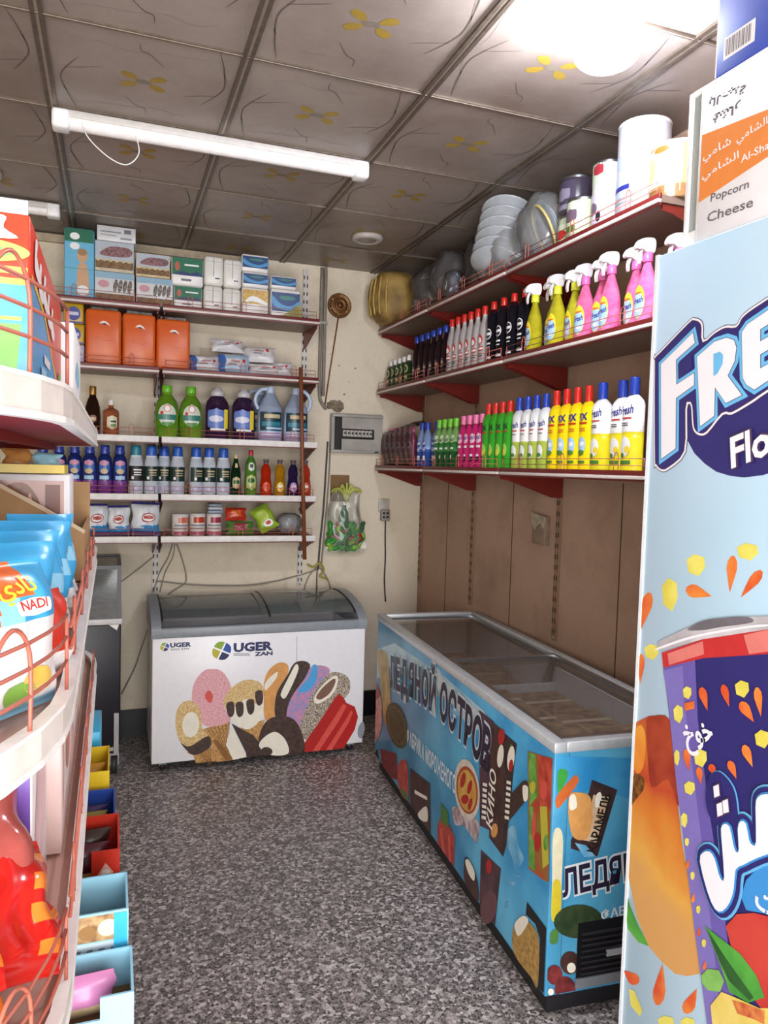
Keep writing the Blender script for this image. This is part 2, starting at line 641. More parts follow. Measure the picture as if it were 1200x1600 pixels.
# ================================================================== wall shelving
underm = mat('shelf_underside_enamel', '7d6a5c', .45)
deckm = mat('shelf_deck_enamel', '8a4a3f', .5)
slotm = mat('slot_dark', '2a2522', .8)
def upright(name, label, w_, z0, z1, loc, rotz, m, group):
    t = thing(name, label, 'shelf upright', loc, rotz, group)
    mb = MB().box(-w_/2, w_/2, -.014, 0, z0, z1, m)
    z = z0+.03
    while z < z1-.04:
        for sx in (-.30, .30):
            mb.box(w_*sx-.0035, w_*sx+.0035, -.0148, -.014, z, z+.022, slotm)
        z += .05
    obj('slotted_strip', mb, t)
    obj('wall_screw', MB().lathe([(.006, 0), (.004, .003), (0, .004)], chrome, 10, cap=False), t).location = (0, -.016, z0+.012)
    o = t.children[-1]; o.rotation_euler = (PI/2, 0, 0)
    return t
upw = mat('white_upright_enamel', 'cfc9c2', .45)
upt = mat('tan_upright_enamel', '8a6c55', .5)
upright('shelf_upright', 'white slotted upright strip between the two shelf bays of the back wall', .034, .80, 2.88, (.243, YB, 0), 0, upw, 'back wall uprights')
upright('shelf_upright', 'white slotted upright strip at the right end of the back wall shelves', .034, .885, 2.88, (1.128, YB, 0), 0, upw, 'back wall uprights')
upright('shelf_upright', 'tan slotted upright strip in the room corner under the right shelves', .030, .885, 2.6, (XR, 4.60, 0), -PI/2, upt, 'right wall uprights')
upright('shelf_upright', 'tan slotted upright strip above the far lid of the blue freezer', .030, .88, 2.6, (XR, 3.835, 0), -PI/2, upt, 'right wall uprights')
upright('shelf_upright', 'tan slotted upright strip nearest the blue cooler, beside the small wall box', .030, .875, 2.6, (XR, 2.962, 0), -PI/2, upt, 'right wall uprights')

def shelf_unit(label, Ln, D, loc, rotz, style, group, guard=True, gaps=()):
    t = thing('wall_shelf', label, 'shelf', loc, rotz, group)
    dk = MB()
    dk.box(.004, Ln-.004, .002, D-.016, -.022, 0, underm)
    dk.box(.004, Ln-.004, .004, D-.018, 0, .0012, deckm)
    obj('deck', dk, t)
    rl = MB()
    if style == 'white':
        rl.box(.002, Ln-.002, -.012, .001, -.030, .004, whitelip, .002)
        rl.box(.003, Ln-.003, -.006, .002, -.036, -.030, maroon)
    else:
        rl.box(.002, Ln-.002, -.008, .001, -.012, .006, maroon, .002)
        rl.box(.002, Ln-.002, -.014, .001, -.024, -.012, palelip, .002)
        rl.box(.003, Ln-.003, -.006, .002, -.031, -.024, maroon)
    obj('price_rail', rl, t)
    for x in (.012, Ln-.012):
        mb = MB().prism([(.01, -.023), (D-.016, -.023), (D-.016, -.125), (D-.05, -.125), (.05, -.05), (.01, -.045)], 'x', x-.003, x+.003, redmet if style != 'white' else maroon)
        obj('bracket', mb, t)
    if guard:
        gw = MB()
        for h in (.022, .045):
            gw.tube([(.02, -.004, h), (Ln-.02, -.004, h)], .0016, coral, 6)
        for x in (.02, Ln-.02):
            gw.tube([(x, -.004, 0), (x, -.004, .045)], .0018, coral, 6)
        k = 3
        for i in range(k):
            x = Ln*(i+.5)/k
            gw.tube(spline([(x-.012, -.005, 0), (x-.012, -.005, .05), (x, -.005, .066), (x+.012, -.005, .05), (x+.012, -.005, 0)], 4, False), .0018, coral, 6)
        obj('guard_wire', gw, t)
    return t
LZ = [2.505, 2.165, 1.79, 1.473, 1.238]
LN = ['top', 'second', 'third', 'fourth', 'lowest']
for k, z in enumerate(LZ):
    st = 'dark' if k < 2 else 'white'
    nm = 'maroon edged' if k < 2 else 'white edged'
    shelf_unit('%s left bay shelf on the back wall, %s level of the five' % (nm, LN[k]), .866, .35, (-.628, 4.30, z), 0, st, 'back wall shelves')
    shelf_unit('%s right bay shelf on the back wall, %s level of the five' % (nm, LN[k]), .884, .35, (.250, 4.30, z), 0, st, 'back wall shelves')
RZ = [2.54, 2.155, 1.665]
RN = ['top', 'middle', 'bottom']
for k, z in enumerate(RZ):
    for (ya, yb, wh) in ((4.62, 3.825, 'far corner bay'), (3.815, 2.955, 'centre bay'), (2.945, 1.97, 'near bay')):
        shelf_unit('red edged %s shelf of the right wall, in the %s' % (RN[k], wh), ya-yb, .33, (1.62, ya, z), -PI/2, 'dark', 'right wall shelves')

# ================================================================== white chest freezer on the back wall
def zl(a, b): return (120+a/2.5, 880+b/2.5)
fx0, fx1, fy0, fy1 = .20, 1.375, 4.03, 4.585
t = thing('chest_freezer', 'white chest freezer with curved glass lid and ice cream picture', 'freezer', (0, 0, 0))
fwhite = mat('freezer_white_enamel', 'eeecf0', .3, var=.015)
fgrey = mat('freezer_grey_plastic', '8d9299', .4)
liner = mat('freezer_liner', 'c9cdd0', .4)
dk = mat('dark_rubber', '1d1b1e', .5)
b = MB()
b.box(fx0, fx1, fy0, fy0+.05, .055, .73, fwhite, .006)
b.box(fx0, fx1, fy1-.05, fy1, .055, .73, fwhite, .006)
b.box(fx0, fx0+.05, fy0+.05, fy1-.05, .055, .73, fwhite)
b.box(fx1-.05, fx1, fy0+.05, fy1-.05, .055, .73, fwhite)
b.box(fx0+.05, fx1-.05, fy0+.05, fy1-.05, .055, .32, liner)
obj('cabinet_body', b, t)
b = MB()
b.box(fx0-.004, fx1+.004, fy0-.006, fy0+.045, .728, .782, fgrey, .008)
b.box(fx0-.004, fx1+.004, fy1-.045, fy1, .728, .862, fgrey, .006)
obj('top_rim', b, t)
prof = spline([(fy0-.006, .728), (fy0-.006, .782), (fy0+.07, .832), (fy0+.2, .868), (fy0+.38, .886), (fy0+.5, .880), (fy1, .862)], 4, False)
for x, s_ in ((fx0-.006, .05), (fx1+.006, -.05)):
    b = MB().prism(prof+[(fy1, .728)], 'x', x, x+s_, fgrey)
    obj('end_cap', b, t)
pane = clear_mat('freezer_glass', 'aeb6b4', .20, .04, 1.0)
gl = [(y, z-.010) for y, z in prof if fy0+.03 < y < fy1-.03]
def lid(x0, x1, dz):
    b = MB()
    vs = []
    for (y, z) in gl:
        vs += [(x0, y, z+dz), (x1, y, z+dz)]
    b.add(vs, [(2*i, 2*i+1, 2*i+3, 2*i+2) for i in range(len(gl)-1)], pane, True)
    return b
mid = (fx0+fx1)/2+.02
o = obj('glass_lid', lid(fx0+.045, mid+.02, 0), t)
obj('lid_edge', MB().tube([(mid+.02, y, z+.003) for y, z in gl], .007, dk, 6), o)
obj('lid_edge', MB().tube([(fx0+.05, y, z+.003) for y, z in gl], .006, dk, 6), o)
o = obj('glass_lid', lid(mid-.02, fx1-.045, .006), t)
obj('lid_edge', MB().tube([(fx1-.05, y, z+.006) for y, z in gl], .006, dk, 6), o)
obj('base_plinth', MB().box(fx0+.03, fx1-.03, fy0+.05, fy1-.03, .03, .056, dk), t)
for x in (fx0+.06, fx1-.06):
    for y in (fy0+.06, fy1-.06):
        b = MB()
        b.tube([(x-.012, y, .024), (x+.012, y, .024)], .0235, dk, 16)
        b.box(x-.018, x+.018, y-.02, y+.02, .03, .056, fgrey)
        obj('caster', b, t)
FF = Frame((fx0, fy0, 0), (1, 0, 0), (0, 0, 1))
pr = MB()
ink = mat('ink_navy', '2b2f5e', .5, var=0)
inkk = mat('ink_black', '1b1718', .5, var=0)
lgreen = mat('ink_leaf_green', '8fb23c', .5, var=0); lblue = mat('ink_blue', '2f57a8', .5, var=0)
lyel = mat('ink_yellow_green', 'c3b93b', .5, var=0); lgry = mat('ink_grey', '8b8f98', .5, var=0)
nut = mat('ink_nut', 'c79a58', .6, hex2='e9d29c', scale=160); choc = mat('ink_chocolate', '35231d', .5, hex2='4c352b', scale=60)
creamk = mat('ink_cream', 'f1ead9', .5, var=.03); waffle = mat('ink_waffle', 'a8733a', .6, hex2='d6a869', scale=120)
pinkk = mat('ink_pink_crush', 'd98a96', .6, hex2='f0c3c6', scale=140); redk = mat('ink_red', 'b3211e', .4, var=.05)
redl = mat('ink_red_light', 'd9544a', .4, var=.05); orngk = mat('ink_caramel', 'd99b56', .5, var=.08)
skyk = mat('ink_sky', '4ba3dc', .5, var=.05); mauve = mat('ink_mauve', '8b8fc6', .5, hex2='d68aa0', scale=40)
crumb = mat('ink_crumb', '2e2320', .6, hex2='d9c9b4', scale=190, detail=1)
def clover(mb, cx, cy, r):
    a, bb = FF.px(*zl(cx, cy)); r = r/2.5*fy0/FPX
    for k, m in enumerate((lblue, lgreen, lyel, ink)):
        an = math.radians((20, 110, 200, 290)[k])
        q = [(a+.12*r*math.cos(an), bb+.12*r*math.sin(an))]
        for j in range(-4, 5):
            aa = an+math.radians(40*j/4)
            q.append((a+r*math.cos(aa)*(1-.02*abs(j)), bb+r*math.sin(aa)*(1-.02*abs(j))))
        mb.poly(FF, q, m, 1)
clover(pr, 566, 342, 38); clover(pr, 343, 327, 17)
def ftext(mb, s, a, bq, h, wd, m, bold=.03):
    x, y = FF.px(*zl(a, bq)); k = fy0/FPX/2.5
    mb.text(FF, s, x, y, h*k, m, 1, bold, 0, wd*k*1.04)
ftext(pr, 'UGER', 612, 346, 34, 150, ink, .05); ftext(pr, 'ZAN', 694, 362, 15, 70, ink, .05)
ftext(pr, 'UGER', 364, 329, 17, 76, ink, .05); ftext(pr, 'ZAN', 406, 338, 7, 30, lgry, .04)
for y_ in (354, 360): pr.ppoly(FF, [zl(612, y_-2), zl(676, y_-2), zl(676, y_+1), zl(612, y_+1)], lgry)
for x_ in (368, 372): pr.ppoly(FF, [zl(366, x_-34), zl(402, x_-35), zl(402, x_-33), zl(366, x_-32)], lgry)
def Q(pts, m, layer, sm=5): pr.ppoly(FF, [zl(*p) for p in pts], m, layer, sm)
def EL(cx, cy, rx, ry, rot, m, layer): pr.ppoly(FF, [zl(*p) for p in ell(cx, cy, rx, ry, math.radians(rot))], m, layer)
# ice creams, back row first
Q([(735, 610), (728, 500), (742, 430), (780, 392), (815, 390), (828, 412), (815, 452), (785, 500), (772, 560), (770, 600)], orngk, 1)
Q([(735, 470), (760, 440), (785, 425), (775, 455), (745, 490), (735, 495)], creamk, 2)
Q([(775, 600), (780, 510), (820, 440), (850, 390), (890, 382), (912, 402), (890, 450), (860, 500), (838, 560), (815, 602)], choc, 2)
Q([(800, 500), (830, 440), (855, 395), (866, 412), (846, 465), (815, 525), (798, 520)], creamk, 3)
Q([(820, 608), (835, 530), (890, 450), (915, 405), (960, 400), (988, 420), (955, 480), (920, 540), (885, 620), (862, 640)], mauve, 3)
Q([(865, 495), (910, 440), (920, 400), (938, 402), (935, 460), (900, 500), (880, 505)], skyk, 4)
Q([(868, 650), (900, 560), (925, 500), (985, 430), (1040, 432), (1066, 460), (1060, 510), (1000, 570), (930, 660), (900, 690)], crumb, 4)
Q([(925, 530), (955, 480), (1005, 440), (1020, 455), (1000, 510), (945, 548)], creamk, 5)
Q([(935, 520), (965, 480), (1005, 450), (1008, 470), (985, 510), (950, 532)], mat('ink_brown_core', '7b5a49', .5), 6)
Q([(888, 738), (890, 700), (960, 600), (1008, 525), (1025, 508), (1045, 530), (1052, 545), (1085, 560), (1098, 600), (1085, 650), (1042, 722)], redk, 6, 0)
Q([(920, 734), (1000, 610), (1040, 548), (1054, 556), (1020, 620), (945, 732)], redl, 7, 0)
Q([(972, 730), (1050, 610), (1070, 575), (1078, 582), (1060, 625), (995, 728)], redl, 7, 0)
# cones
Q([(490, 650), (600, 610), (585, 700), (612, 768), (545, 776), (520, 700)], waffle, 3, 0)
Q([(530, 690), (548, 690), (612, 766), (580, 770)], mat('ink_waffle_dark', '8a5c2c', .6, var=.1), 4, 0)
Q([(528, 412), (570, 425), (602, 480), (604, 540), (600, 610), (560, 632), (505, 636), (470, 600), (450, 545), (456, 475), (490, 425)], pinkk, 4)
Q([(500, 520), (515, 496), (532, 520), (520, 546)], redl, 5)
Q([(430, 740), (510, 690), (550, 772), (465, 780), (455, 750)], waffle, 3, 0)
Q([(385, 620), (398, 560), (440, 535), (480, 570), (490, 640), (520, 690), (500, 730), (450, 745), (400, 690)], nut, 4)
Q([(405, 700), (440, 715), (510, 675), (525, 705), (505, 730), (452, 748)], choc, 5)
EL(445, 630, 33, 50, 5, creamk, 5)
Q([(640, 640), (735, 610), (712, 700), (720, 752), (665, 690)], waffle, 4, 0)
Q([(572, 545), (600, 490), (660, 455), (718, 468), (730, 530), (722, 600), (680, 645), (640, 640), (600, 600)], creamk, 5)
Q([(572, 540), (600, 490), (660, 455), (718, 468), (728, 520), (700, 548), (660, 530), (620, 560), (590, 575)], nut, 6)
for (x, y) in ((600, 575), (636, 575), (678, 565), (712, 530)): Q([(x-15, y-28), (x+12, y-32), (x+14, y+10), (x, y+26), (x-12, y+12)], choc, 7)
Q([(582, 708), (605, 640), (664, 756), (610, 768), (600, 745)], creamk, 6, 0)
Q([(604, 625), (690, 672), (750, 745), (668, 756)], choc, 7, 0)
Q([(710, 700), (735, 622), (790, 596), (850, 612), (884, 680), (880, 738), (760, 750)], choc, 8)
Q([(712, 715), (730, 680), (775, 658), (815, 690), (825, 742), (760, 748)], creamk, 9)
EL(742, 733, 22, 16, 10, choc, 10)
wl = mat('ink_waffle_line', '7c5226', .6, var=0)
def hatch(pa, pb, pc, n, lay):
    """crossing waffle lines on a cone: rim from pa to pb, tip pc"""
    for k in range(n):
        a_ = k/n; b2 = (k+1.5)/n
        for (u0, v0, u1, v1) in ((a_, 0, min(1, a_+.45), .8), (1-a_, 0, max(0, 1-a_-.45), .8)):
            q = []
            for u, v in ((u0, v0), (u1, v1)):
                x = pa[0]+(pb[0]-pa[0])*u; y = pa[1]+(pb[1]-pa[1])*u
                q.append(FF.px(*zl(x+(pc[0]-x)*v, y+(pc[1]-y)*v)))
            pr.stroke(FF, q, .0011, wl, lay, False)
hatch((505, 645), (596, 620), (600, 765), 6, 3.6)
hatch((462, 735), (520, 705), (530, 800), 5, 3.7)
Q([(1100, 640), (1118, 618), (1124, 650), (1112, 684), (1098, 672)], lgry, 2)
Q([(857, 285), (861, 285), (861, 385), (857, 385)], mat('ink_pale_grey', 'c9c9cf', .5), 1, 0)
obj('front_print', pr, t)

# ================================================================== blue wrapped chest freezer
ang = math.radians(-3.9)
RT = thing('chest_freezer', 'long chest freezer wrapped in blue ice cream pictures with sliding glass lids', 'freezer', (1.235, 1.853, 0), ang)
RM = Matrix.Translation((1.235, 1.853, 0)) @ Matrix.Rotation(ang, 4, 'Z')
RI = RM.inverted()
W, Ln, Ht = .575, 1.95, .86
wrap = mat('wrap_blue', '2f7fae', .35, hex2='5fb0d2', scale=3.2, detail=5)
b = MB()
b.box(0, .05, 0, Ln, .075, Ht-.03, wrap, .003)
b.box(W-.05, W, 0, Ln, .075, Ht-.05, fwhite)
b.box(.05, W-.05, 0, .05, .075, Ht-.03, wrap)
b.box(.05, W-.05, Ln-.05, Ln, .075, Ht-.05, fwhite)
b.box(.05, W-.05, .05, Ln-.05, .075, .40, liner)
obj('cabinet_body', b, RT)
b = MB()
b.box(-.005, .036, -.006, Ln+.006, Ht-.032, Ht, alum, .004)
b.box(W-.036, W+.005, -.006, Ln+.006, Ht-.032, Ht, alum, .004)
b.box(.036, W-.036, -.006, .03, Ht-.032, Ht, alum, .004)
b.box(.036, W-.036, Ln-.03, Ln+.006, Ht-.032, Ht, alum, .004)
obj('steel_rim', b, RT)
pane2 = clear_mat('sliding_glass', '9a968f', .13, .05, 1.0)
for (y0, y1, z) in ((.03, .98, Ht-.006), (.93, Ln-.03, Ht-.02)):
    o = obj('glass_lid', MB().add([(.05, y0+.02, z), (W-.05, y0+.02, z), (W-.05, y1-.02, z), (.05, y1-.02, z)], [(0, 1, 2, 3)], pane2), RT)
    b = MB()
    b.box(.038, .054, y0, y1, z-.008, z+.006, chrome); b.box(W-.054, W-.038, y0, y1, z-.008, z+.006, chrome)
    b.box(.054, W-.054, y0, y0+.022, z-.008, z+.006, chrome); b.box(.054, W-.054, y1-.022, y1, z-.008, z+.006, chrome)
    obj('lid_frame', b, o)
boxm = mat('ice_cream_box_brown', '7d6046', .6, hex2='a3845f', scale=14)
obj('wire_divider', MB().box(.052, W-.052, .94, .95, .40, .74, mat('white_wire', 'd8d8d6', .4)), RT)
obj('base_plinth', MB().box(.025, W-.02, .03, Ln-.02, .0, .076, dk), RT)
k = 0
for (y0, y1, h_) in ((.07, .34, .385), (.36, .62, .35), (.64, .92, .33), (.97, 1.32, .27), (1.35, 1.62, .29), (1.64, 1.88, .26)):
    for (xa, xb) in ((.06, .28), (.295, .515)):
        bt = thing('ice_cream_box', '%s brown ice cream box in the blue freezer, %s row from the near end' % ('front' if xa < .1 else 'rear', ORD[k//2]), 'box', (1.235, 1.853, .402), ang, 'ice cream boxes in the blue freezer')
        obj('box_body', MB().box(xa, xb, y0, y1, 0, h_-.02*(k % 2), boxm, .004), bt)
        hh_ = h_-.02*(k % 2)
        b = MB().box(xa+.02, xb-.02, y0+.02, y1-.02, hh_, hh_+.001, mat('box_top_cocoa', '5c4332' , .6, hex2='9a7c5c', scale=22))
        b.box(xa, xb, (y0+y1)/2-.012, (y0+y1)/2+.012, hh_+.001, hh_+.002, mat('box_tape_pale', 'b9a88e', .5))
        obj('box_lid_print', b, bt)
        k += 1
# print on the long side and on the near end
SF = Frame(RM @ Vector((0, Ln, 0)), RM.to_3x3() @ Vector((0, -1, 0)), (0, 0, 1))
EF = Frame(RM @ Vector((0, 0, 0)), RM.to_3x3() @ Vector((1, 0, 0)), (0, 0, 1))
def zr(a, b): return (560+a/2.667, 1020+b/2.667)
def SC_(fr, pts, top=.826, bot=.08, left=.004, right=None):
    out = []
    for p in pts:
        a, bb = fr.px(*zr(*p))
        out.append((min(max(a, left), right or (Ln-.004)), min(max(bb, bot), top)))
    return out
pr = MB(); pr.M = RI
cloud = mat('wrap_cloud', '8fbfd2', .4, hex2='c9dde2', scale=7, detail=6)
deepb = mat('wrap_deep_blue', '2a78b4', .4, hex2='3f94c6', scale=9, detail=5)
def S_(pts, m, layer=1, sm=0):
    q = SC_(SF, pts)
    pr.poly(SF, spline(q, 5) if sm else q, m, layer)
S_([(30, -60), (30, 60), (130, 60), (330, 60), (440, 250), (500, 420), (470, 330), (560, 300), (520, 240), (360, 100), (150, -40)], cloud, 1)
S_([(330, 80), (420, 180), (500, 250), (480, 330), (400, 220), (330, 150)], mat('wrap_cloud_light', 'b9c9d0', .4, hex2='d9dcdc', scale=12), 2, 1)
ygold = mat('wrap_gold_drip', '9a7d3c', .45, hex2='c8aa62', scale=14)
S_([(72, -10), (118, 0), (130, 90), (134, 240), (112, 300), (100, 210), (92, 120)], ygold, 2, 1)
S_([(45, 180), (70, 150), (92, 175), (100, 260), (90, 340), (60, 360), (42, 320), (50, 250)], mat('wrap_strawberry_swirl', 'b8746a', .5, hex2='d8aca0', scale=25), 3, 1)
S_([(55, 170), (68, 120), (85, 150), (92, 180), (70, 190)], mat('wrap_brick_red', 'a8352b', .5), 4, 1)
S_([(40, 380), (80, 400), (85, 470), (55, 440)], inkk, 3, 0)
olive = mat('wrap_olive_seal', '3c3a22', .5, hex2='56502f', scale=30)
q = [SF.px(*zr(*p)) for p in ell(162, 303, 42, 98, -.22)]
pr.poly(SF, q, olive, 4)
q = [SF.px(*zr(*p)) for p in ell(162, 303, 34, 82, -.22)]
pr.poly(SF, q, mat('wrap_olive_ring', '6d6538', .5), 5)
q = [SF.px(*zr(*p)) for p in ell(162, 303, 31, 76, -.22)]
pr.poly(SF, q, olive, 6)
darkred = mat('wrap_dark_cherry', '5a1f22', .5, hex2='8d3433', scale=40)
S_([(92, 400), (160, 420), (165, 530), (140, 560), (96, 520)], darkred, 3)
S_([(165, 480), (185, 445), (206, 470), (208, 610), (172, 570)], mat('wrap_strawberry', 'a3352f', .5, hex2='c65b4a', scale=30), 4, 1)
S_([(175, 560), (205, 590), (205, 630), (178, 610)], mat('wrap_leaf', '4c7b36', .5), 5, 1)
brn = mat('wrap_brown_pack', '3a2320', .45, hex2='54332c', scale=18)
S_([(216, 480), (300, 545), (302, 770), (262, 740), (216, 660)], brn, 3)
S_([(250, 670), (285, 640), (290, 700), (262, 715)], creamk, 4, 1)
S_([(236, 570), (288, 600), (288, 614), (236, 586)], creamk, 4)
S_([(332, 720), (345, 680), (372, 700), (404, 770), (398, 930), (385, 935), (330, 830)], mat('wrap_red_popsicle', '9c2e28', .45, hex2='c04a3d', scale=20), 3)
S_([(345, 625), (375, 660), (378, 730), (345, 700)], MATS['wrap_leaf'], 4)
S_([(340, 730), (352, 730), (362, 860), (350, 860)], redl, 4); S_([(375, 760), (385, 765), (388, 900), (378, 890)], redl, 4)
S_([(398, 640), (500, 700), (495, 790), (480, 775), (440, 720), (405, 715)], mat('wrap_berry_splash', '8d6a70', .5, hex2='d4c4c6', scale=26), 4, 1)
q = [SF.px(*zr(*p)) for p in ell(455, 570, 52, 128, -.10)]
pr.poly(SF, q, mat('wrap_seal_cream', 'd9cfc0', .5, var=.1), 5)
q = [SF.px(*zr(*p)) for p in ell(456, 572, 44, 100, -.10)]
pr.poly(SF, q, mat('wrap_seal_red', 'b04a2a', .5), 6)
q = [SF.px(*zr(*p)) for p in ell(456, 574, 38, 88, -.10)]
pr.poly(SF, q, mat('wrap_seal_orange', 'c9903c', .5, hex2='dcb658', scale=18), 7)
for (cx, cy, rx, ry) in ((440, 530, 10, 32), (468, 560, 9, 30), (448, 610, 16, 20), (470, 630, 8, 26)):
    pr.poly(SF, [SF.px(*zr(*p)) for p in ell(cx, cy, rx, ry, .2)], redk, 8)
S_([(442, 880), (452, 850), (480, 890), (500, 960), (500, 1050), (446, 985)], brn, 4, 1)
S_([(448, 870), (462, 862), (486, 910), (484, 950), (462, 920)], creamk, 5, 1)
S_([(512, 820), (596, 900), (570, 1165), (505, 1090)], mat('wrap_plum_pack', '3b2429', .45, hex2='5d3c42', scale=16), 3)
q = [SF.px(*zr(*p)) for p in ell(546, 1060, 34, 70, .15)]
pr.poly(SF, q, mat('wrap_mauve_bar', '6b4449', .45), 5)
q = [SF.px(*zr(*p)) for p in ell(547, 890, 12, 30, 0)]
pr.poly(SF, q, redk, 5)
S_([(505, 238), (566, 285), (560, 480), (552, 740), (508, 720)], mat('wrap_violet_pack', '3d2833', .45, hex2='5c3d4b', scale=18), 4)
S_([(560, 285), (612, 330), (606, 850), (548, 770)], brn, 5)
S_([(612, 335), (664, 380), (652, 470), (620, 800), (606, 850)], mat('wrap_black_pack', '221d20', .45, hex2='45302c', scale=20), 5)
for (cx, cy, rx, ry, m) in ((596, 430, 13, 48, creamk), (640, 440, 15, 52, creamk), (600, 350, 14, 34, redk), (640, 470, 9, 26, redk), (545, 345, 10, 30, redl), (570, 740, 14, 30, orngk), (640, 400, 7, 20, MATS['wrap_leaf']), (596, 430, 7, 28, brn)):
    pr.poly(SF, [SF.px(*zr(*p)) for p in ell(cx, cy, rx, ry, .1)], m, 7)
S_([(590, 680), (600, 640), (690, 536), (712, 555), (705, 610), (600, 730)], choc, 8, 1)
S_([(690, 555), (712, 560), (710, 610), (694, 615)], creamk, 9, 1)
S_([(708, 408), (742, 420), (812, 440), (806, 970), (770, 945), (712, 900)], mat('wrap_fruit_pack', '8d7a2c', .45, hex2='b33a28', scale=9), 4)
S_([(712, 412), (742, 425), (748, 600), (716, 640)], mat('wrap_fruit_green', '3f8a35', .45, hex2='7db04a', scale=20), 5)
S_([(750, 425), (812, 442), (806, 660), (760, 640)], mat('wrap_fruit_red', 'a92d24', .45, hex2='cf5a3c', scale=18), 5)
S_([(714, 640), (730, 640), (740, 910), (714, 890)], MATS['wrap_fruit_green'], 5)
S_([(760, 640), (790, 640), (800, 880), (772, 900)], lyel, 6)
for (cx, cy, rx, ry, m) in ((730, 560, 12, 26, lyel), (750, 790, 13, 40, redk), (786, 790, 10, 34, MATS['wrap_fruit_green']), (776, 570, 16, 40, redl), (735, 720, 8, 60, redl)):
    pr.poly(SF, [SF.px(*zr(*p)) for p in ell(cx, cy, rx, ry, .05)], m, 7)
S_([(705, 1038), (792, 1155), (784, 1260), (740, 1130), (700, 1090)], inkk, 4)
S_([(760, 1180), (790, 1240), (782, 1430), (752, 1400)], inkk, 4)
S_([(650, 1140), (690, 1105), (722, 1130), (756, 1200), (748, 1415), (720, 1405), (650, 1265)], mat('wrap_biscuit', '9a7638', .5, hex2='c49a55', scale=60), 5, 1)
S_([(655, 1130), (690, 1095), (712, 1120), (672, 1180)], creamk, 6, 1)
splash = mat('wrap_water_splash', '8fc2dc', .4, hex2='4f9cc8', scale=16)
S_([(612, 760), (650, 720), (668, 800), (690, 860), (655, 900), (640, 850)], splash, 2, 1)
for (cx, cy, rx, ry) in ((640, 960, 14, 10), (620, 1050, 9, 16), (668, 930, 10, 8), (400, 250, 26, 14), (350, 480, 12, 10)):
    pr.poly(SF, [SF.px(*zr(*p)) for p in ell(cx, cy, rx, ry, .2)], splash, 2)
# lettering along the side
def curve_text(mb, fr, s, P, h, m, layer, bold, wk=1.0, grow=None):
    """set a line of lettering glyph by glyph along three points"""
    (x0, y0), (x1, y1), (x2, y2) = P
    n = len(s)
    wid = [(glyphs(c, bold)[2] if c != ' ' else .22) for c in s]
    tot = sum(wid)+.10*(n-1)
    acc = 0
    for c, wg in zip(s, wid):
        tt = (acc+wg/2)/tot
        acc += wg+.10
        if c == ' ':
            continue
        x = (1-tt)**2*x0+2*tt*(1-tt)*x1+tt*tt*x2; y = (1-tt)**2*y0+2*tt*(1-tt)*y1+tt*tt*y2
        dx = 2*(1-tt)*(x1-x0)+2*tt*(x2-x1); dy = 2*(1-tt)*(y1-y0)+2*tt*(y2-y1)
        ln = math.hypot(dx, dy)
        arc = math.hypot(x1-x0, y1-y0)+math.hypot(x2-x1, y2-y1)
        mb.text(fr, c, x, y, h, m, layer, bold, 0, wg/tot*arc*wk, math.atan2(dy, dx)*.8, 'c')
Pa = [SF.px(*zr(*p)) for p in ((135, 140), (320, 290), (545, 500))]
mid_ = SF.px(*zr(318, 245))
ctl = (2*mid_[0]-.5*(Pa[0][0]+Pa[2][0]), 2*mid_[1]-.5*(Pa[0][1]+Pa[2][1]))
Pa = (Pa[0], ctl, Pa[2])
tpur = mat('wrap_title_purple', '241a33', .45, var=0)
tpale = mat('wrap_title_pale', 'cfdbe2', .45, var=0)
curve_text(pr, SF, 'ЛЕДЯНОЙ ОСТРОВ', Pa, .150, tpale, 9, .095)
curve_text(pr, SF, 'ЛЕДЯНОЙ ОСТРОВ', Pa, .150, tpur, 11, .042)
Pb = [SF.px(*zr(*p)) for p in ((205, 372), (300, 470), (408, 588))]
curve_text(pr, SF, 'ФАБРИКА МОРОЖЕНОГО', Pb, .070, mat('wrap_white_text', 'e2e8ea', .5, var=0), 9, .03)
for (s, p0, p1, h, m) in (('КИНО', (562, 740), (580, 500), .05, creamk),):
    a = SF.px(*zr(*p0)); c2 = SF.px(*zr(*p1))
    pr.text(SF, s, a[0], a[1], h, m, 10, .02, 0, math.hypot(c2[0]-a[0], c2[1]-a[1]), math.atan2(c2[1]-a[1], c2[0]-a[0]))
for (p0, p1) in (((624, 690), (634, 520)), ((528, 690), (534, 530))):
    for k in range(7):
        x = p0[0]+(p1[0]-p0[0])*k/7; y = p0[1]+(p1[1]-p0[1])*k/7
        S_([(x-9, y), (x+9, y+6), (x+9, y-8), (x-9, y-13)], creamk, 10)
obj('side_print', pr, RT)
# near end
pr = MB(); pr.M = RI
def E_(pts, m, layer=1, sm=0):
    q = [EF.px(*zr(*p)) for p in pts]
    q = [(min(max(a, .004), W-.004), min(max(bb, .08), .826)) for a, bb in q]
    pr.poly(EF, spline(q, 5) if sm else q, m, layer)
E_([(822, 430), (1200, 440), (1200, 640), (1000, 560), (822, 620)], mat('wrap_bright_blue', '2b86c0', .35, hex2='4ba4d2', scale=6, detail=5), 1)
E_([(830, 500), (850, 482), (872, 498), (862, 540), (832, 585)], mat('wrap_fresh_green', '3c9a3c', .4), 2, 1)
E_([(824, 640), (826, 596), (895, 514), (914, 518), (912, 545), (840, 640)], mat('wrap_orange_stick', 'c9652f', .4, var=.08), 3, 1)
E_([(972, 528), (1078, 570), (995, 848), (884, 815), (884, 780), (930, 700)], mat('wrap_dark_wrapper', '2f2023', .45, hex2='4a3230', scale=20), 3)
E_([(978, 590), (1042, 600), (990, 790), (935, 780)], mat('wrap_caramel_pack', 'c79a70', .45, hex2='e2c8a8', scale=20), 4)
